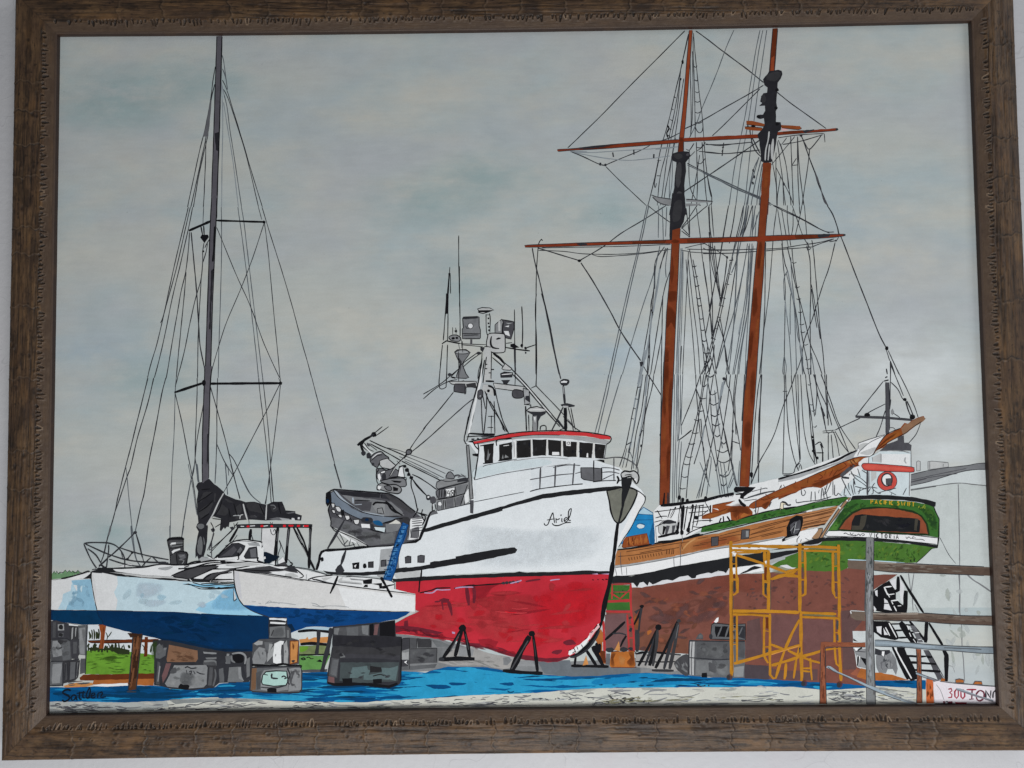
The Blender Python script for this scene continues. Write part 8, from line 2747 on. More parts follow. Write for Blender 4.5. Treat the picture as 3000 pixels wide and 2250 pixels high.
F0 b150 -2162,-2255 41,20 35,-1 0,-27 -48,-6
F0 b130 -2155,-2323 41,40 49,-14 14,-82 -21,-41 -89,1 -8,41
F0 b150 -2044,-2338 48,67 -7,-81 -48,-54
F0 white2 -1989,-2257 48,20 25,0 -17,-89 0,-95 -35,0 -34,14 -1,55
F0 b150 -1913,-2265 21,34 14,-82 -3,-105 -32,4
F0 b95 -2072,-2243 69,-7 -41,-75 -21,35
L10 b60 112 -1927,-2265 -6,-74 7,-68
F0 b150 -2031,-2257 28,-7 -41,-88
S1 b95/b110 6 281 842 98 210 1.5 0.2 -2155,-2269 277,11 -7,-150 -270,3
F0 rusto2 -1864,-2238 69,-1 -10,-170 -59,-13
L00 rustd 80 -1864,-2238 69,-1 -10,-170 -59,-13 0,184
F1 rustd -1844,-2245 18,-41 -11,-27 -10,27
F1 ink2 -1850,-2395 27,3 -7,-16 -17,0
L10 ink 176 -2175,-2425 145,-9 111,13 69,-14 83,-8
F0 b95 -2168,-2446 110,3 277,0 14,-48 -4,-135 -17,-20 -186,-5 -194,15 -20,14 9,136
L00 ink2 96 -2168,-2446 110,3 277,0 14,-48 -4,-135 -17,-20 -186,-5 -194,15 -20,14 9,136 11,40
F0 timberb -2172,-2453 38,3 -6,-173 -38,-6
F0 b75 -2140,-2487 48,13 -7,-142 -34,-7
F0 b130 -2071,-2467 179,18 14,-176 -124,-19 -97,21 0,109
F0 mint -2085,-2508 27,27 83,6 83,-4 14,-78 -20,-34 -97,-6 -90,15 -10,20
L00 b45 96 -2085,-2508 27,27 83,6 83,-4 14,-78 -20,-34 -97,-6 -90,15 -10,20 10,54
L10 ink2 144 -2009,-2495 -3,-34 51,-7
L10 ink2 112 -1933,-2526 21,10 20,-17 -20,-4
L10 ink2 96 -2078,-2501 34,-7
F0 b130 -1885,-2462 62,13 49,-8 0,-169 -104,-13 7,68
F1 b75 -1857,-2490 34,14 -13,-41 -14,-54 28,-14 -28,-13 -21,54
F1 b150 -1823,-2463 42,0 -21,-27
L10 ink2 112 -1885,-2455 21,-55 -21,-47 21,-28
L10 ink2 96 -2099,-2603 69,-7 70,3 69,16
S1 b110/b75 8 210 491 140 281 0.8 0.8 -1871,-2462 90,-1 0,-163 -90,1
F0 ink -2050,-2617 34,7 42,-7 0,-31 -21,-6 -52,7
L10 ink2 80 -2168,-2639 208,-12 172,1
@ painted_keel_block#4 -
F0 ink2 -1518,-2126 381,31 124,12 7,-130 48,-7 -9,-346 -14,-27 -69,-20 -220,22 -242,-1 -55,18 14,122 28,95
F0 b75 -1511,-2139 297,24 0,-89 -290,10
F0 b95 -1407,-2134 97,3 -1,-72 -90,5
F0 b110 -1504,-2139 41,-1 -14,-54 -34,7
F0 b110 -1283,-2121 56,-1 -8,-75 -41,8
F0 ink -1220,-2115 34,6 0,-95 -35,0
F0 maroonp -1179,-2115 35,6 -14,-89 -28,1
F0 ink -1137,-2102 124,19 0,-130 -125,8
F0 blk2 -1518,-2201 387,-4 166,-15 0,-75 -374,-10 -179,16
F0 b55 -1518,-2282 387,-18 166,12 -1,-116 -304,10 -207,-4 -62,14
F0 b60 -1408,-2345 435,-18 0,-41 -469,19
F0 b110 -1463,-2358 28,14 20,-28 -41,-6
F0 b75 -1532,-2377 65,-8 -17,-149 -62,14 -7,54
F0 b95 -1518,-2391 48,-1 -21,-129 -48,15
L10 ink2 112 -1463,-2392 -14,-149
L10 ink2 128 -1463,-2392 193,5 304,-20
F0 slate -1456,-2412 476,-5 -14,-149 -276,-11 -193,16
F0 slatel -1360,-2454 118,12 13,-54 -83,-40 -69,1
F0 slatel -1270,-2455 55,-28 -14,-33 97,19 69,-55 -207,-1
F0 slatel -1132,-2456 69,-8 76,20 -21,-122 -83,21 -34,48
F0 b45 -1215,-2442 90,-14 7,-34 -97,-6
L10 b45 96 -1194,-2524 62,13 28,-13
F0 slate -1450,-2480 70,-14 -14,-55 -63,1
S1 slatel/slate/b60 6 281 912 98 281 0 0.3 -1449,-2419 455,-5 -14,-135 -442,4
S1 blk2/b55 10 351 1052 140 351 0 0.3 -1511,-2221 532,-12 -1,-157 -532,19
F0 ink -1443,-2541 83,2 0,-37 -14,-7 -62,1
F0 ink -1194,-2551 76,3 -7,-34 -63,-3
L00 ink 240 -1560,-2574 48,-14 242,1 207,-23 69,23
L10 ink 96 -961,-2227 -6,-339
L10 ink2 112 -1518,-2289 -14,-82 -28,-149
F0 maroonp -1553,-2520 48,-14 0,-41 -48,8
@ painted_keel_block#5 -
F0 b95 1548,-2144 21,13 124,-14 127,5 -3,-129 -272,9 -5,48
L00 b45 72 1548,-2144 21,13 124,-14 127,5 -3,-129 -272,9 -5,48 8,68
F0 ink 1575,-2158 114,-1 -2,-85 -107,4 -9,41
L10 b95 128 1630,-2158 -36,-82
L10 b95 128 1685,-2159 -29,-85
F0 ink2 1761,-2153 55,-7 -2,-102 -55,21
L10 b95 112 1795,-2167 -29,-61
F1 ink2 1553,-2239 -3,-13 -7,-8 -9,0 -7,8 -2,13 3,13 7,8 9,0 6,-8
F0 b75 1415,-2258 21,34 21,13 20,-14 -1,-34
F1 b110 1474,-2238 -3,-12 -10,-8 -11,0 -8,8 -4,12 4,12 9,7 11,0 9,-7
F0 white 1563,-2117 28,27 17,3 -8,-30 -17,-10
F0 red 1545,-2130 39,30 -22,-24
F0 b95 1366,-2264 330,-11 117,-1 -7,-291 -117,-2 -288,19 -45,8
F0 b170 1370,-2271 41,-1 -13,-271 -38,7
F0 b80 1418,-2279 271,1 -3,-139 -131,-6 -137,15
F1 b110 1517,-2300 151,-15 -2,-88 -179,15
F0 b110 1418,-2428 130,-1 4,-115 -144,1
F1 b75 1520,-2442 61,-42 -8,-40 -54,14
F1 b130 1574,-2477 90,19 19,-88 -96,1
F0 b75 1758,-2282 55,-1 -10,-128 -48,7
F0 b130 1718,-2485 83,13 -9,-88 -75,0
S1 b75/b110/b95 22 281 772 168 421 0 0.7 1421,-2285 261,-3 -6,-258 -261,3
L10 ink2 96 1363,-2271 58,-1 268,-6 124,-1
L10 ink2 96 1366,-2271 -10,-143 0,-128
L10 ink2 96 1363,-2404 124,-11 102,-8 97,3
L10 b60 64 1387,-2278 -10,-122 0,-143
L10 b60 64 1411,-2279 -13,-264
F0 ink 1460,-2530 38,3 2,-34 -44,1
L00 ink 56 1460,-2530 38,3 2,-34 -44,1 4,30
F0 maroond2 1805,-2462 92,-8 103,-8 -3,-105 -198,12
@ painted_jack_stand#2 -
F1 ink -436,-2150 -6,-16 -16,-10 -18,0 -15,10 -6,16 6,16 15,10 19,0 15,-10
L00 ink 256 -481,-2168 -65,-108 -84,-117
L00 ink 277 -471,-2168 -29,-100 -29,-108
L00 ink 267 -453,-2159 27,-119 17,-109
L00 ink 320 -658,-2400 148,7 139,-5
F1 ink2 -617,-2398 -4,-10 -11,-5 -14,0 -11,6 -4,9 4,10 11,6 14,0 11,-7
F1 ink -446,-2141 -4,-7 -10,-4 -13,1 -10,4 -4,6 4,6 10,4 13,0 10,-4
L10 g55 75 -490,-2195 -75,-127
L10 g55 75 -442,-2196 23,-127
@ painted_jack_stand#3 -
F1 ink 118,-2200 -5,-14 -13,-8 -16,0 -12,9 -5,14 5,13 13,9 16,0 13,-9
L00 ink 490 76,-2219 -71,-118 -75,-153
L00 ink 277 104,-2211 16,-127 16,-172
L00 ink 277 -144,-2493 138,-15 183,-11
L10 g55 107 62,-2256 -66,-108 -71,-117
L10 g45 75 108,-2247 16,-136
@ painted_staircase -
F0 wallwhite2 2681,-2207 103,-1 77,37 35,6 180,32 96,-1 89,-177 140,-293 -506,6 -40,54 -149,49 -22,156
F0 ink 2864,-1885 78,54 52,23 48,-93 -1,-54 53,-49 31,102 14,14 -16,-174 -169,-1 -75,14 -26,55 3,75
F0 white3 2871,-1892 24,10 -2,-51 -20,14
F0 white3 2945,-1947 26,-21 32,-76 -62,8
F0 white3 2853,-1994 30,-41 -24,-14
F0 white3 2994,-1808 53,23 -7,-102 -23,34
F0 white3 3074,-1792 36,-55 -16,-150 -25,55
L00 ink 288 3064,-1775 -4,-106 -21,-13
L00 ink 208 3082,-1765 71,-130 104,-172
L00 ink 320 3119,-1888 -6,-170
L00 ink 272 2949,-1832 64,-123 38,-96
L10 white2 112 2948,-1859 25,-62
L10 white2 96 2954,-1859 56,5
L10 white2 96 2973,-1921 55,7
L10 white2 96 2999,-1969 62,7
L10 white2 96 2973,-1907 16,-34
L10 white2 96 3005,-1975 10,-21
L10 white2 88 3021,-2010 20,-41
L10 white2 72 3052,-2010 28,1
L10 ink 112 3010,-1853 32,-48
L00 ink 240 2917,-1954 -31,-95
L10 ink 96 2943,-1988 34,-1
F0 ink 2849,-2130 117,-2 63,-150 -123,22 -60,48
F0 white3 2875,-2175 41,3 -2,-68 -34,28
F0 white3 2929,-2186 40,-54 -35,0
L00 ink 384 2965,-2138 78,-137
L10 white2 96 2976,-2145 57,-116
L10 white2 88 2947,-2179 32,-68
L00 ink 496 3068,-2139 98,-151 34,-7
L00 ink 208 3144,-2133 125,-165
L00 ink 144 2992,-2154 83,2
L00 ink 144 3011,-2207 83,3
L00 ink 144 3043,-2265 83,3
L00 ink 144 3109,-2160 68,-8
L00 ink 144 3141,-2222 76,-1
L00 ink 144 3167,-2276 82,-1
F0 g75 3143,-2167 41,-1 64,-136 -41,0
L10 white2 80 3122,-2167 13,-34
L10 white2 80 3138,-2225 12,-31
L10 white2 80 3167,-2276 19,-28
L10 ink 72 3149,-2201 34,-4
L10 white2 72 3182,-2226 35,3
L10 white2 72 3208,-2280 31,4
L00 ink 320 3281,-2142 -16,-162
L00 ink 208 3298,-2149 107,-184
L00 ink 320 3000,-2329 57,-129 57,-136
L00 ink 704 3055,-2329 51,-116 56,-156
L10 white2 112 3014,-2336 57,-116 71,-135
F0 g60 3246,-2365 41,-1 114,-231 -48,-6 -63,143
L10 ink2 64 3287,-2366 115,-217
L00 ink 192 3114,-2408 198,-12
L00 ink 192 3133,-2459 211,-16
L00 ink 192 3165,-2520 211,-16
F0 wallwhite2 3095,-2350 89,-1 60,-55 -130,5
F0 wallwhite2 3226,-2423 45,3 6,-27 -48,-6
L00 ink 336 3410,-2367 19,-41 -8,-206
@ painted_cart -
F0 g95 2860,-2402 42,6 83,27 39,-62 11,-81 -16,-47 -25,47 -41,1 -15,-34 -55,7 -19,34
F0 ink2 2855,-2344 48,-14 75,-1 0,-24 -49,-26 -75,14
F0 white 2913,-2369 20,0 -4,-44 -17,11
S0 g75/ink3/g110 20 210 631 56 126 1.5 0.4 2874,-2416 117,33 31,-115 -125,-26
F0 g110 2684,-2346 96,-1 2,-156 -69,15 -10,88
F0 white 2709,-2400 28,-7 -17,-75 -16,14
F0 ink 2736,-2414 48,-14 -2,-61 -26,41
L10 ink 176 2720,-2407 -6,-75
L10 ink 176 2718,-2360 35,20
F0 white 2684,-2332 41,-14 -21,-20
F0 ink 2686,-2265 34,-27 -34,7
L10 g60 80 2697,-2366 82,-8
F0 rusto 2849,-2537 48,-1 95,-21 108,-35 69,-7 -315,0
F0 rusto 2740,-2502 48,-8 -3,-87 -81,27
@ painted_scaffold -
L00 yellow 256 1720,-1475 -15,-603
L00 yellow 272 1715,-1520 180,1 353,-10
L00 yellow 160 1721,-1572 242,5
L00 yellow 160 1759,-1558 -1,-179 4,-136 -15,-28 -24,-13
L00 yellow 240 1991,-1561 1,-206 -3,-109
L00 yellow 240 2022,-1554 -9,-213 -5,-286
F0 white 1726,-1525 55,-4 -4,-16 -48,4
F0 white 1798,-1526 59,-4 -4,-16 -52,4
F0 white 1878,-1527 58,-4 -4,-16 -51,4
F0 white 1957,-1528 52,-4 -4,-15 -45,4
L00 yellow 192 1721,-1548 146,-5 152,-5
L00 yellow 96 1728,-1565 7,-10
L00 yellow 208 1735,-1579 253,-85 253,-98
L00 yellow 176 2242,-1728 -202,-60
L00 yellow 112 1722,-1661 38,3
L00 yellow 96 1722,-1784 42,6
F0 ink2 1730,-1613 18,0 -1,-34 -21,0
F0 rustd 1734,-1740 10,4 0,-35 -21,4
F0 white 1721,-1565 41,-7 -14,-27
F0 white 1989,-1643 14,7 -5,-35
F0 rustd 1987,-1691 18,0 -7,-103 -17,0
F0 g45 1729,-1798 21,0 -2,-75 -11,-14 -13,14
F0 g45 1980,-1814 24,-7 -5,-89 -14,7 -6,27
L00 yellow 272 1717,-1709 -19,-844
L00 yellow 112 1755,-1737 16,-41 -3,-109 -35,-20
L00 yellow 96 1716,-1777 48,-8
L00 yellow 160 2027,-1740 -9,-102 -6,-191
L00 yellow 112 1972,-1739 -4,-164 40,-35
L00 yellow 112 1974,-1807 45,-4
L00 yellow 272 1717,-1722 -19,-824
L00 yellow 128 1762,-1737 -1,-150 -35,-20
L00 yellow 96 1722,-1788 42,0
L00 yellow 208 2021,-1712 -9,-321
L00 yellow 128 1972,-1739 2,-171 34,-28
L00 yellow 96 1970,-1811 42,0
L00 yellow 240 2271,-1715 -7,-328
L00 yellow 128 2314,-1743 -8,-136 -4,-31 -25,-10
L00 yellow 96 2274,-1793 38,-1
L00 yellow 208 2587,-1718 -4,-232 -14,-340
L00 yellow 128 2538,-1731 -5,-171 33,-41
L00 yellow 96 2536,-1813 55,-4
L00 yellow 160 2026,-1787 70,30 90,12 75,-28
L00 yellow2 256 1709,-2037 269,-3 275,-13
L00 yellow 176 1715,-2064 152,-2 110,-11 41,-4
L00 yellowd 80 1730,-2051 275,-16
L00 yellow 208 2267,-2056 288,-13
L00 yellow 176 2279,-2090 289,-14
L00 khakid 112 2287,-2073 130,-5 131,-8
L00 yellow 176 1753,-2064 -9,-381
L00 yellow 96 1712,-2180 42,0
L00 yellow 112 1709,-2302 42,0
F0 g45 1725,-2085 18,4 -5,-58 -17,7
F0 ink 1720,-2159 21,3 -4,-14
F0 g45 1715,-2200 18,0 -5,-41
L00 yellow 192 1973,-2080 -12,-313 33,-61
L00 yellow 208 2019,-2060 -10,-360 -1,-136
L00 yellow 96 1974,-2196 41,-7
L00 yellow 112 1970,-2325 41,0
F0 rustd 1987,-2094 20,0 -2,-89 -21,7
F0 maroon 1983,-2210 21,0 -6,-95 -17,7
F0 g55 1976,-2345 25,3 -5,-31 -17,0
L00 yellow 272 2270,-2043 -9,-312 1,-203 -5,-41
L00 yellow 160 2248,-2328 -19,-68 -32,-175
L00 yellow 176 2270,-2396 -3,-108
F0 g45 2248,-2335 11,7 -2,-47 -10,0
L00 yellow 176 2537,-2107 -4,-217 4,-102 6,-40 26,-24
L00 yellow 240 2575,-2100 -4,-231 2,-163 3,-108
L00 yellow 96 2540,-2216 31,-3
L00 yellow 112 2533,-2344 41,-1
F0 g55 2554,-2120 17,-1 -6,-74 -14,7
F0 g60 2553,-2236 14,0 -1,-48 -14,7
L00 yellow 240 1719,-2455 139,36 138,39 138,33 118,33
L00 yellow 224 2255,-2111 -62,-108 -58,-121
L00 yellow 208 2135,-2340 -45,-115 -37,-115
L00 yellow 192 2019,-2305 102,-39
L00 yellow 192 2155,-2354 95,-48 88,-35 81,-21
L00 yellow 224 2021,-2471 111,29 110,33
L00 yellow 208 2256,-2406 97,23 83,26
L00 yellow 144 2450,-2354 76,10
L00 yellow 160 2021,-2475 41,0
L00 yellow 208 2138,-2456 -10,-101 -7,-27
L00 yellow 176 2221,-2429 -25,-149
L00 yellow 160 2335,-2417 1,-88 7,-88
L00 yellow 144 2274,-2498 62,0
L00 yellow 160 2267,-2518 61,-7
L00 yellow 176 2010,-2488 -5,-54 27,-34 27,6
L10 orangepale 64 2023,-2387 111,33 111,33
L10 yellowd 64 1722,-1805 -18,-714
L10 ink3 50 1726,-1914 -3,-109
L10 ink3 50 2277,-1934 -3,-109
L10 ink3 50 2033,-1794 -7,-239
F1 rustd 1710,-2563 -6,-17 -14,-11 -17,0 -13,11 -5,18 5,17 14,11 17,0 14,-11
F1 ink2 1688,-2567 -4,-12 -7,-7 -10,0 -7,8 -3,12 4,11 7,8 10,0 7,-8
F1 rustd 2308,-2616 -5,-18 -14,-10 -17,0 -14,11 -4,17 5,18 14,10 17,0 14,-11
F1 ink2 2286,-2620 -3,-12 -8,-7 -9,0 -7,7 -3,12 3,12 8,7 9,0 8,-7
F1 rustd 2592,-2629 -5,-18 -14,-10 -17,0 -14,11 -4,17 5,18 14,10 17,0 14,-11
F1 ink2 2570,-2633 -3,-12 -8,-7 -9,0 -7,7 -3,12 3,12 8,7 10,0 7,-7
F1 maroond 1706,-2570 -3,-9 -7,-6 -8,0 -7,6 -2,10 2,9 7,6 9,0 7,-6
L00 yellow 272 2277,-1502 -16,-553
L00 yellow 192 2158,-1525 117,-5
L00 yellow 240 2275,-1530 159,-1 159,-9
L00 yellow 176 2288,-1557 145,-5 152,-9
L00 khakid 96 2351,-1541 83,-4 137,-12
L00 yellow 192 2316,-1558 -1,-246 -6,-103 -28,-16
L00 yellow 112 2278,-1657 42,0
L00 yellow 112 2274,-1790 42,-4
F0 khakid 2288,-1557 17,0 -6,-90 -14,1
F0 maroond 2284,-1694 17,-1 -2,-82 -17,1
F0 maroond 2281,-1804 21,0 -3,-96 -18,1
L00 yellow 208 2543,-1574 -9,-308 25,-61
L00 yellow 240 2590,-1513 -5,-164 -5,-382
L00 yellow 112 2547,-1687 41,3
L00 yellow 112 2543,-1813 48,-4
F0 khakid 2557,-1581 17,0 -3,-96 -17,0
F0 maroond 2552,-1725 18,7 4,-89 -24,0
F0 maroond 2552,-1827 18,0 -4,-103 -13,0
L00 yellow 176 2152,-1727 111,19
L00 yellow 192 2151,-1761 110,-2
L10 yellowd 64 2256,-1715 -36,-33
@ painted_railing post
F0 postg 2816,-1464 21,10 35,-3 6,-18 -5,-137 -22,-464 -69,1 26,464
L10 ink3 50 2816,-1467 -8,-144 -25,-464
L10 ink2 64 2878,-1475 -6,-137 -23,-464
F0 postg 2801,-1721 62,0 -13,-369 -2,-271 -1,-433 -72,1 11,432 5,340
L10 ink2 72 2863,-1749 -14,-477 -2,-561
L10 ink3 58 2800,-1748 -10,-409 -15,-629
F0 postgl 2817,-1748 24,0 -14,-409 -3,-407 -24,0 7,407
S1 postgd/postgl 70 210 842 49 126 1.56 0.06 2814,-1748 41,0 -17,-1018 -52,0
S1 postgd/slate 40 210 772 49 126 1.58 0.05 2819,-1474 52,0 -26,-575 -52,1
@ painted_railing board
F0 board 2662,-1637 148,-5 -9,-79 -138,16 -5,41
F0 board 2872,-1649 144,-12 282,-20 234,-10 330,-21 -3,-69 -329,22 -276,10 -206,9 -178,19
F0 boardl 2879,-1646 172,-12 247,-20 0,-10 -248,13 -172,8
F0 boardd 3050,-1696 275,4 537,-28 -3,-57 -536,23 -275,24
L10 lblue7 72 2662,-1635 148,-7
L10 lblue7 72 2876,-1646 244,-20
S1 board/boardd/boardl 40 421 1263 56 140 0.05 0.05 2885,-1674 853,-43 -2,-41 -852,43
L10 ink2 64 3051,-1665 247,-16 461,-24
L10 ink2 64 2870,-1723 178,-19 248,-9 460,-24
F0 board 2666,-2047 124,-8 -3,-75 -75,8 -41,28
F0 board 2851,-2062 158,-9 206,1 206,-12 205,-16 247,-2 -3,-75 -246,13 -206,9 -205,19 -206,9 -158,5
F0 boardl 2851,-2059 364,-7 0,-14 -364,4
F0 boardd 2857,-2096 357,-11 411,-25 205,-15 -1,-24 -411,21 -411,28 -151,5
S1 board/boardd/boardl 34 421 1263 56 140 0.03 0.05 2864,-2076 934,-30 -3,-55 -932,51
L10 ink2 64 2851,-2062 227,-6
L10 ink2 64 3256,-2070 165,-12 205,-14 247,-4
L10 ink2 64 2849,-2120 158,-7 206,-7 205,-19 206,-11 246,-12
L10 g150 74 2670,-2043 113,-8
L10 g170 112 2669,-2047 7,-20
@ painted_railing pipe
F0 pipeg 2858,-2280 75,-1 205,-22 205,-23 274,-16 246,-6 -2,-51 -178,9 -205,19 -205,16 -205,19 -212,9
F0 pipegl 2864,-2294 274,-19 205,-23 -1,-10 -273,20 -206,16
L10 ink3 66 2858,-2280 75,-2 205,-21 205,-21 274,-16 246,-8
L10 ink3 66 2856,-2329 212,-9 205,-19 205,-15 205,-19 178,-9
L10 ink3 66 3411,-2347 205,-9 96,-7
F0 rustp 2425,-2292 34,3 89,-5 233,-5 -1,-34 -233,2 -86,1 -6,-95 -1,-135 0,-223 -55,1 10,222 7,203
S1 rustpd/rustpl 40 210 772 56 126 1.57 0.05 2428,-2303 31,0 -15,-460 -37,1
S1 rustpd/rustpl 16 281 842 42 84 0 0.05 2472,-2298 302,-5 0,-24 -302,4
L10 ink2 56 2458,-2331 -3,-94 -1,-135 0,-223
L10 ink2 56 2419,-2357 -10,-203 -10,-222
L10 ink2 56 2461,-2330 86,-2 233,-3
F0 rustp 3188,-2355 36,-2 -1,-157 4,-88 -9,-182 -42,1 13,269
S1 rustpd/rustpl/boardd 36 210 772 56 112 1.56 0.05 3194,-2365 24,0 -4,-405 -31,0
L10 ink2 56 3225,-2358 -1,-156 -4,-270
L10 ink2 56 3188,-2355 1,-159 -13,-269
F0 pipegl 2467,-2479 27,-4 60,-44 95,-42 135,-62 135,-55 135,-56 128,-41 -61,0 -135,42 -95,41 -108,49 -134,69 -135,62 -54,27
L10 ink3 58 2473,-2489 41,-33 135,-62 134,-69 135,-60 135,-49
L10 g95 74 2919,-2693 135,-55 128,-42
F0 pipegl 3178,-2537 20,-4 135,-55 202,-76 135,-49 122,-35 -1,-20 -122,32 -168,72 -169,62 -152,56
F0 pipeg2 3265,-2575 270,-97 257,-84 -1,-17 -256,87 -270,97
L10 ink3 50 3178,-2537 155,-59 202,-75 257,-83
L10 ink3 50 3197,-2564 135,-49 203,-76 256,-88
@ painted_sign -
F0 rustp2 3258,-2595 54,-8 4,-182 -62,1
S1 rusto/rustd 12 281 842 70 140 1.6 0.1 3264,-2602 45,-7 0,-169 -48,1
F0 signw 3315,-2616 59,9 163,-25 136,-11 150,-12 22,-142 -523,6
L10 ink3 74 3367,-2610 102,-16 204,-19 153,-13
F0 rusto 3496,-2625 -2,24 31,6 34,-7 2,-23
L00 g60 64 3496,-2625 -2,24 31,6 34,-7 2,-23 -65,0
F0 rusto 3632,-2640 18,26 52,-3 5,-23
L00 g60 64 3632,-2640 18,26 52,-3 5,-23 -75,0
F0 rusto 3374,-2610 11,20 23,0 0,-24
L10 g110 50 3338,-2637 33,-47 24,-75
L00 signred 120 3433,-2675 24,5 5,-17 -18,-14 17,-15 -4,-23 -27,-3
L00 signred 120 3500,-2673 -16,-22 0,-37 13,-15 16,19 0,40 -13,15
L00 signred 120 3549,-2677 -16,-22 0,-37 13,-15 16,18 0,41 -13,15
L00 signred 120 3579,-2680 79,0
L00 signred2 144 3624,-2680 -6,-71
L00 signred2 96 3597,-2757 38,3
L10 signred2 136 3685,-2687 -28,-27 5,-47 27,-7 28,26 -2,41 -30,14
L00 ink2 128 3730,-2762 3,74 35,-61 6,61
L10 ink2 112 3825,-2682 -31,-20 -6,-47
F0 pipegl 3495,-2665 40,-9 135,-50 121,-38 0,-17 -122,35 -168,65
F0 pipeg2 3494,-2672 297,-96 0,-13 -290,96
F0 signred2 3388,-2769 14,4 2,-24 -13,0
F0 signred2 3429,-2772 34,1 0,-15 -35,-3
F0 signred 3483,-2776 96,-5 -7,-10 -82,1
L10 ink2 80 3401,-2779 21,10 3,-17
L10 ink 72 3322,-2787 522,-11
@ signature -
L10 navyblk 152 -3641,-2618 -21,11 -31,-7 -13,-17 17,-13 28,-11 11,-20 -17,-20 -28,-7 -14,14
L10 navyblk 112 -3599,-2655 -21,3 -17,-20 8,-20 20,6 14,27 0,-24 11,-10
L10 navyblk 112 -3568,-2625 -3,-38 4,-20 17,-3
L10 navyblk 112 -3592,-2639 69,10
L10 navyblk 112 -3537,-2619 -6,-44 7,-13 14,3
L10 navyblk 112 -3489,-2592 -17,-37 -10,-34 11,-17 17,23 6,41 -7,24
L10 navyblk 112 -3509,-2670 14,-7 14,7
L10 navyblk 112 -3471,-2664 24,14 -3,13 -17,-6 -7,-24 14,-10 21,10
L10 navyblk 112 -3422,-2678 3,38 14,3 14,7 7,-14 -14,-27 45,3
"""
STEP = .0015                               # mm between paint layers
CELL = 1.2; GX, GZ = 660, 490
LEVEL = np.zeros((GX, GZ), np.int32)
rn = random.Random(9)
def cells(poly, width=None):
    m = np.zeros((GX, GZ), bool); P = np.array(poly, float)
    q = P if width is not None else np.vstack([P, P[:1]])
    for a, b_ in zip(q[:-1], q[1:]):
        d = b_-a; n_ = np.hypot(*d); t_ = np.linspace(0, 1, max(2, int(n_/.8)+2))[:, None]; c = a+d*t_
        nv = np.array([-d[1], d[0]])/(n_ or 1); hw = (width or 0)*.62
        for e in np.arange(-hw, hw+.01, max(.5, hw/4)) if hw > .3 else (-hw, hw):
            for ox in (-.5, .5):
                for oz in (-.5, .5):
                    i = np.clip(((c[:, 0]+nv[0]*e+ox+396)/CELL).astype(int), 0, GX-1); j = np.clip(((c[:, 1]+nv[1]*e+oz+294)/CELL).astype(int), 0, GZ-1); m[i, j] = True
    if width is None:
        i0, j0 = np.clip(((P.min(0)+[396, 294])/CELL).astype(int), 0, None); i1, j1 = ((P.max(0)+[396, 294])/CELL).astype(int)
        i1, j1 = min(i1, GX-1), min(j1, GZ-1)
        if i1 > i0 and j1 > j0:
            X, Z = np.meshgrid((np.arange(i0, i1+1)+.5)*CELL-396, (np.arange(j0, j1+1)+.5)*CELL-294, indexing='ij'); c = np.zeros(X.shape, bool)
            for (ax, az), (bx, bz) in zip(P, np.roll(P, 1, 0)):
                if az != bz: c ^= ((az > Z) != (bz > Z)) & (X < (bx-ax)*(Z-az)/(bz-az)+ax)
            m[i0:i1+1, j0:j1+1] |= c
    return m
def level(mask):
    l = LEVEL[mask].max()+1 if mask.any() else 1; LEVEL[mask] = l; return l
def catmull(P, closed, step):
    n = len(P)
    if n < 3: 
        out = []
        for a, b_ in zip(P[:-1], P[1:]):
            k = max(1, int(math.dist(a, b_)/step)); out += [(a[0]+(b_[0]-a[0])*i/k, a[1]+(b_[1]-a[1])*i/k) for i in range(k)]
        return out+[P[-1]]
    out = []
    for i in range(n if closed else n-1):
        g = (lambda q: P[q % n]) if closed else (lambda q: P[min(max(q, 0), n-1)])
        p0, p1, p2, p3 = g(i-1), g(i), g(i+1), g(i+2); k = max(2, min(12, int(math.dist(p1, p2)/step)+1))
        for e in range(k):
            f = e/k; f2 = f*f; f3 = f2*f
            out.append(tuple(.5*(2*p1[d]+(p2[d]-p0[d])*f+(2*p0[d]-5*p1[d]+4*p2[d]-p3[d])*f2+(3*p1[d]-p0[d]-3*p2[d]+p3[d])*f3) for d in (0, 1)))
    return out if closed else out+[P[-1]]
def densify(P, closed, step):
    out = []; n = len(P)
    for i in range(n if closed else n-1):
        a, b_ = P[i], P[(i+1) % n]; k = max(1, int(math.dist(a, b_)/step)); out += [(a[0]+(b_[0]-a[0])*e/k, a[1]+(b_[1]-a[1])*e/k) for e in range(k)]
    return out if closed else out+[P[-1]]

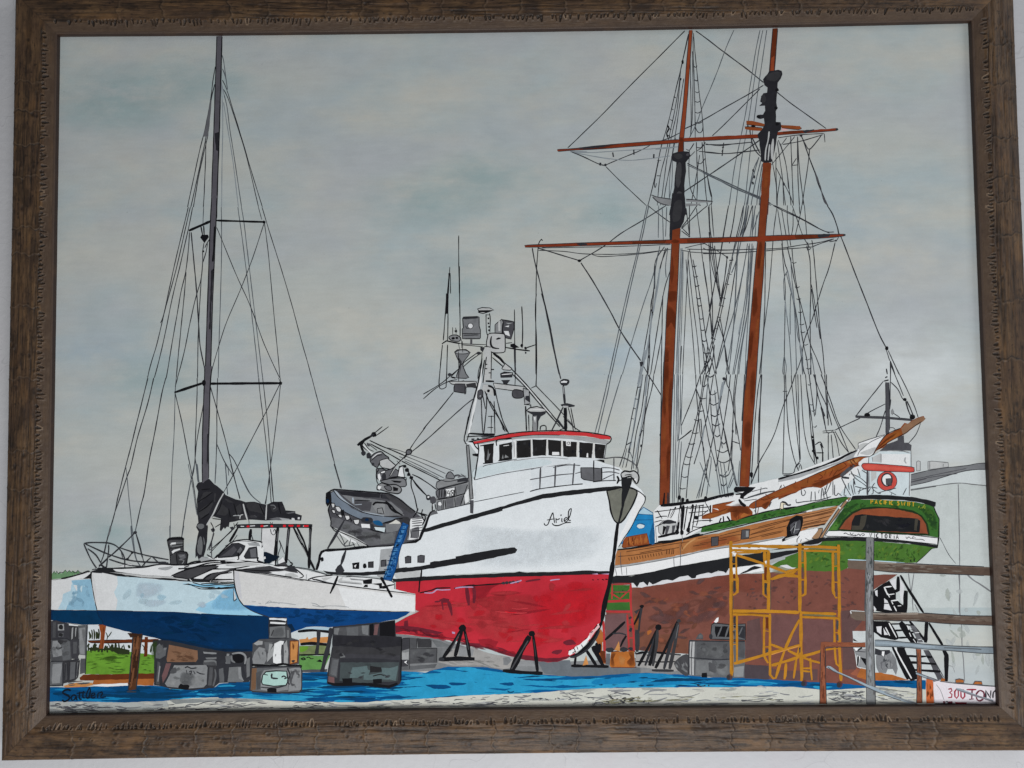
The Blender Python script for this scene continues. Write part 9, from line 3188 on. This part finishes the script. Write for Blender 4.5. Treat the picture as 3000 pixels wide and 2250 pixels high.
class Layer:                               # gathers the faces of one painted part
    def __init__(s): s.v, s.f, s.m, s.mats, s.wet = [], [], [], [], []
    def mi(s, name):
        if name not in s.mats: s.mats.append(name)
        return s.mats.index(name)
    def fill(s, mat, P, smooth, wob=.13, blob=False):
        soft = smooth and mat in WASH and (blob or mat not in BLOCKS)
        P = catmull(P, True, 1.6) if smooth else densify(P, True, 3.2)
        P = [(x+rn.gauss(0, wob), z+rn.gauss(0, wob)) for x, z in P]
        P = [(min(max(x, -HW-2), HW+2), min(max(z, -HH-2), HH+2)) for x, z in P]
        l = level(cells(P)); y = -(.03+l*STEP); o = len(s.v); k = s.mi(mat+'~' if soft else mat)
        if soft:                               # ring of wet paint, thin at the rim
            n = len(P); cx, cz = sum(p[0] for p in P)/n, sum(p[1] for p in P)/n; tone = rn.uniform(.6, .95)
            for f, w_ in ((1, 0), (.72, tone*.75), (.35, tone)):
                s.v += [((cx+(x-cx)*f)*MM, y*MM, (cz+(z-cz)*f)*MM) for x, z in P]; s.wet += [w_]*n
            s.v.append((cx*MM, y*MM, cz*MM)); s.wet.append(tone)
            ccw = sum(P[i-1][0]*P[i][1]-P[i][0]*P[i-1][1] for i in range(n)) > 0
            for r_ in (0, 1):
                for i in range(n):
                    j = (i+1) % n; q = (o+r_*n+i, o+r_*n+j, o+r_*n+n+j, o+r_*n+n+i); s.f.append(q if ccw else q[::-1]); s.m.append(k)
            for i in range(n):
                q = (o+2*n+i, o+2*n+(i+1) % n, o+3*n); s.f.append(q if ccw else q[::-1]); s.m.append(k)
            return
        V, _, T, _, _, _ = delaunay_2d_cdt([Vector(p) for p in P], [], [list(range(len(P)))], 1, 1e-4)
        s.v += [(p.x*MM, y*MM, p.y*MM) for p in V]; s.wet += [1]*len(V)
        for t in T:
            a, b_, c = (V[i] for i in t); ar = (b_.x-a.x)*(c.y-a.y)-(b_.y-a.y)*(c.x-a.x)
            s.f.append(tuple(o+i for i in (t if ar > 0 else t[::-1]))); s.m.append(k)
    def line(s, mat, w, P, smooth, taper):
        P = catmull(P, False, 2.2) if smooth else densify(P, False, 2.6); n = len(P)
        if n < 2: return
        l = level(cells(P, w)); k = s.mi(mat); o = len(s.v); ph = rn.uniform(0, 9); x_, z_ = 0, 0
        for i, (x, z) in enumerate(P):
            a = P[max(i-1, 0)]; b_ = P[min(i+1, n-1)]; dx, dz = b_[0]-a[0], b_[1]-a[1]; q = math.hypot(dx, dz) or 1; nx, nz = -dz/q, dx/q
            f = 1+.12*math.sin(i*.7+ph)+rn.uniform(-.08, .08)
            if taper: f *= .45+.75*math.sin(math.pi*(i+.6)/(n+.2))
            elif i in (0, n-1): f *= .72
            x_ += rn.gauss(0, .025); z_ += rn.gauss(0, .025); x_ *= .8; z_ *= .8
            y = -(.03+l*STEP+i*.00001); hw = .5*w*f
            for sg in (1, -1):
                X = min(max(x+x_+nx*hw*sg, -HW-2), HW+2); Z = min(max(z+z_+nz*hw*sg, -HH-2), HH+2); s.v.append((X*MM, y*MM, Z*MM)); s.wet.append(1)
            if i: s.f.append((o+2*i-2, o+2*i-1, o+2*i+1, o+2*i)); s.m.append(k)
    def scatter(s, mats, n, l, w, ang, da, blob, q):
        xs = [p[0] for p in q]; zs = [p[1] for p in q]; k = tries = 0
        def inside(x, z):
            c = False
            for (xa, za), (xb, zb) in zip(q, q[-1:]+q[:-1]):
                if (za > z) != (zb > z) and x < (xb-xa)*(z-za)/(zb-za)+xa: c = not c
            return c
        while k < n and tries < n*20:
            tries += 1; x, z = rn.uniform(min(xs), max(xs)), rn.uniform(min(zs), max(zs))
            if not inside(x, z): continue
            ll = rn.uniform(*l); a = -ang+rn.gauss(0, da); dx, dz = math.cos(a)*ll/2, math.sin(a)*ll/2
            if not (inside(x-dx, z-dz) and inside(x+dx, z+dz)): continue
            ww = max(.22, rn.uniform(*w)); m_ = rn.choice(mats); k += 1; j = lambda v: rn.uniform(-v, v); nx, nz = -dz/ll*2, dx/ll*2
            if blob:
                pt = lambda f, g_: (x+dx*f+nx*ww*g_, z+dz*f+nz*ww*g_)
                s.fill(m_, [pt(-1, j(.1)), pt(-.45+j(.2), .45+j(.15)), pt(.35+j(.2), .45+j(.2)), pt(1, j(.1)), pt(.35+j(.2), -.45+j(.2)), pt(-.4+j(.2), -.4+j(.15))], True, .08, True)
            else: s.line(m_, ww, [(x-dx, z-dz), (x+j(ll*.12)+nx*j(ww), z+nz*j(ww*1.2)), (x+dx, z+dz)], True, True)
    def build(s, name, parent, loc):
        o = put(name, s.v, s.f, [paint(m) for m in s.mats], parent, loc, s.m)
        if any('~' in m for m in s.mats):
            at = o.data.attributes.new('wet', 'FLOAT', 'POINT'); at.data.foreach_set('value', s.wet)
        return o

ORDER, LAYERS, cur = [], {}, None
for row in ART.strip().split('\n'):
    f = row.split(' ')
    if f[0] == '@':
        key = (f[1], None if f[2] == '-' else f[2])
        if key not in LAYERS: LAYERS[key] = Layer(); ORDER.append(key)
        cur = LAYERS[key]; continue
    def pt(a):                             # first point, then steps from point to point (0.1 mm)
        out, x, z = [], 0, 0
        for q in a:
            i, j = q.split(','); x += int(i); z += int(j); out.append((x/10, z/10))
        return out
    if f[0][0] == 'F': cur.fill(f[1], pt(f[2:]), f[0][1] == '1')
    elif f[0][0] == 'L': cur.line(f[1], int(f[2])/100, pt(f[3:]), f[0][1] == '1', f[0][2] == '1')
    else: cur.scatter(f[1].split('/'), int(f[2]), (int(f[3])/100, int(f[4])/100), (int(f[5])/100, int(f[6])/100), float(f[7]), float(f[8]), f[0][1] == '1', pt(f[9:]))
GROUPS = {}
for part, sub in ORDER:
    name = part.split('#')[0]
    if sub is None:
        o = LAYERS[part, sub].build(name, pic, OFF)
    else:
        if part not in GROUPS:
            GROUPS[part] = empty(name, OFF, pic)
            if part in PART_LABELS: GROUPS[part]['label'] = PART_LABELS[part]
        o = LAYERS[part, sub].build(sub.split('#')[0], GROUPS[part], (0, 0, 0))
    if (part, sub) in LABELS: o['label'] = LABELS[part, sub]

print('paint layers', LEVEL.max())
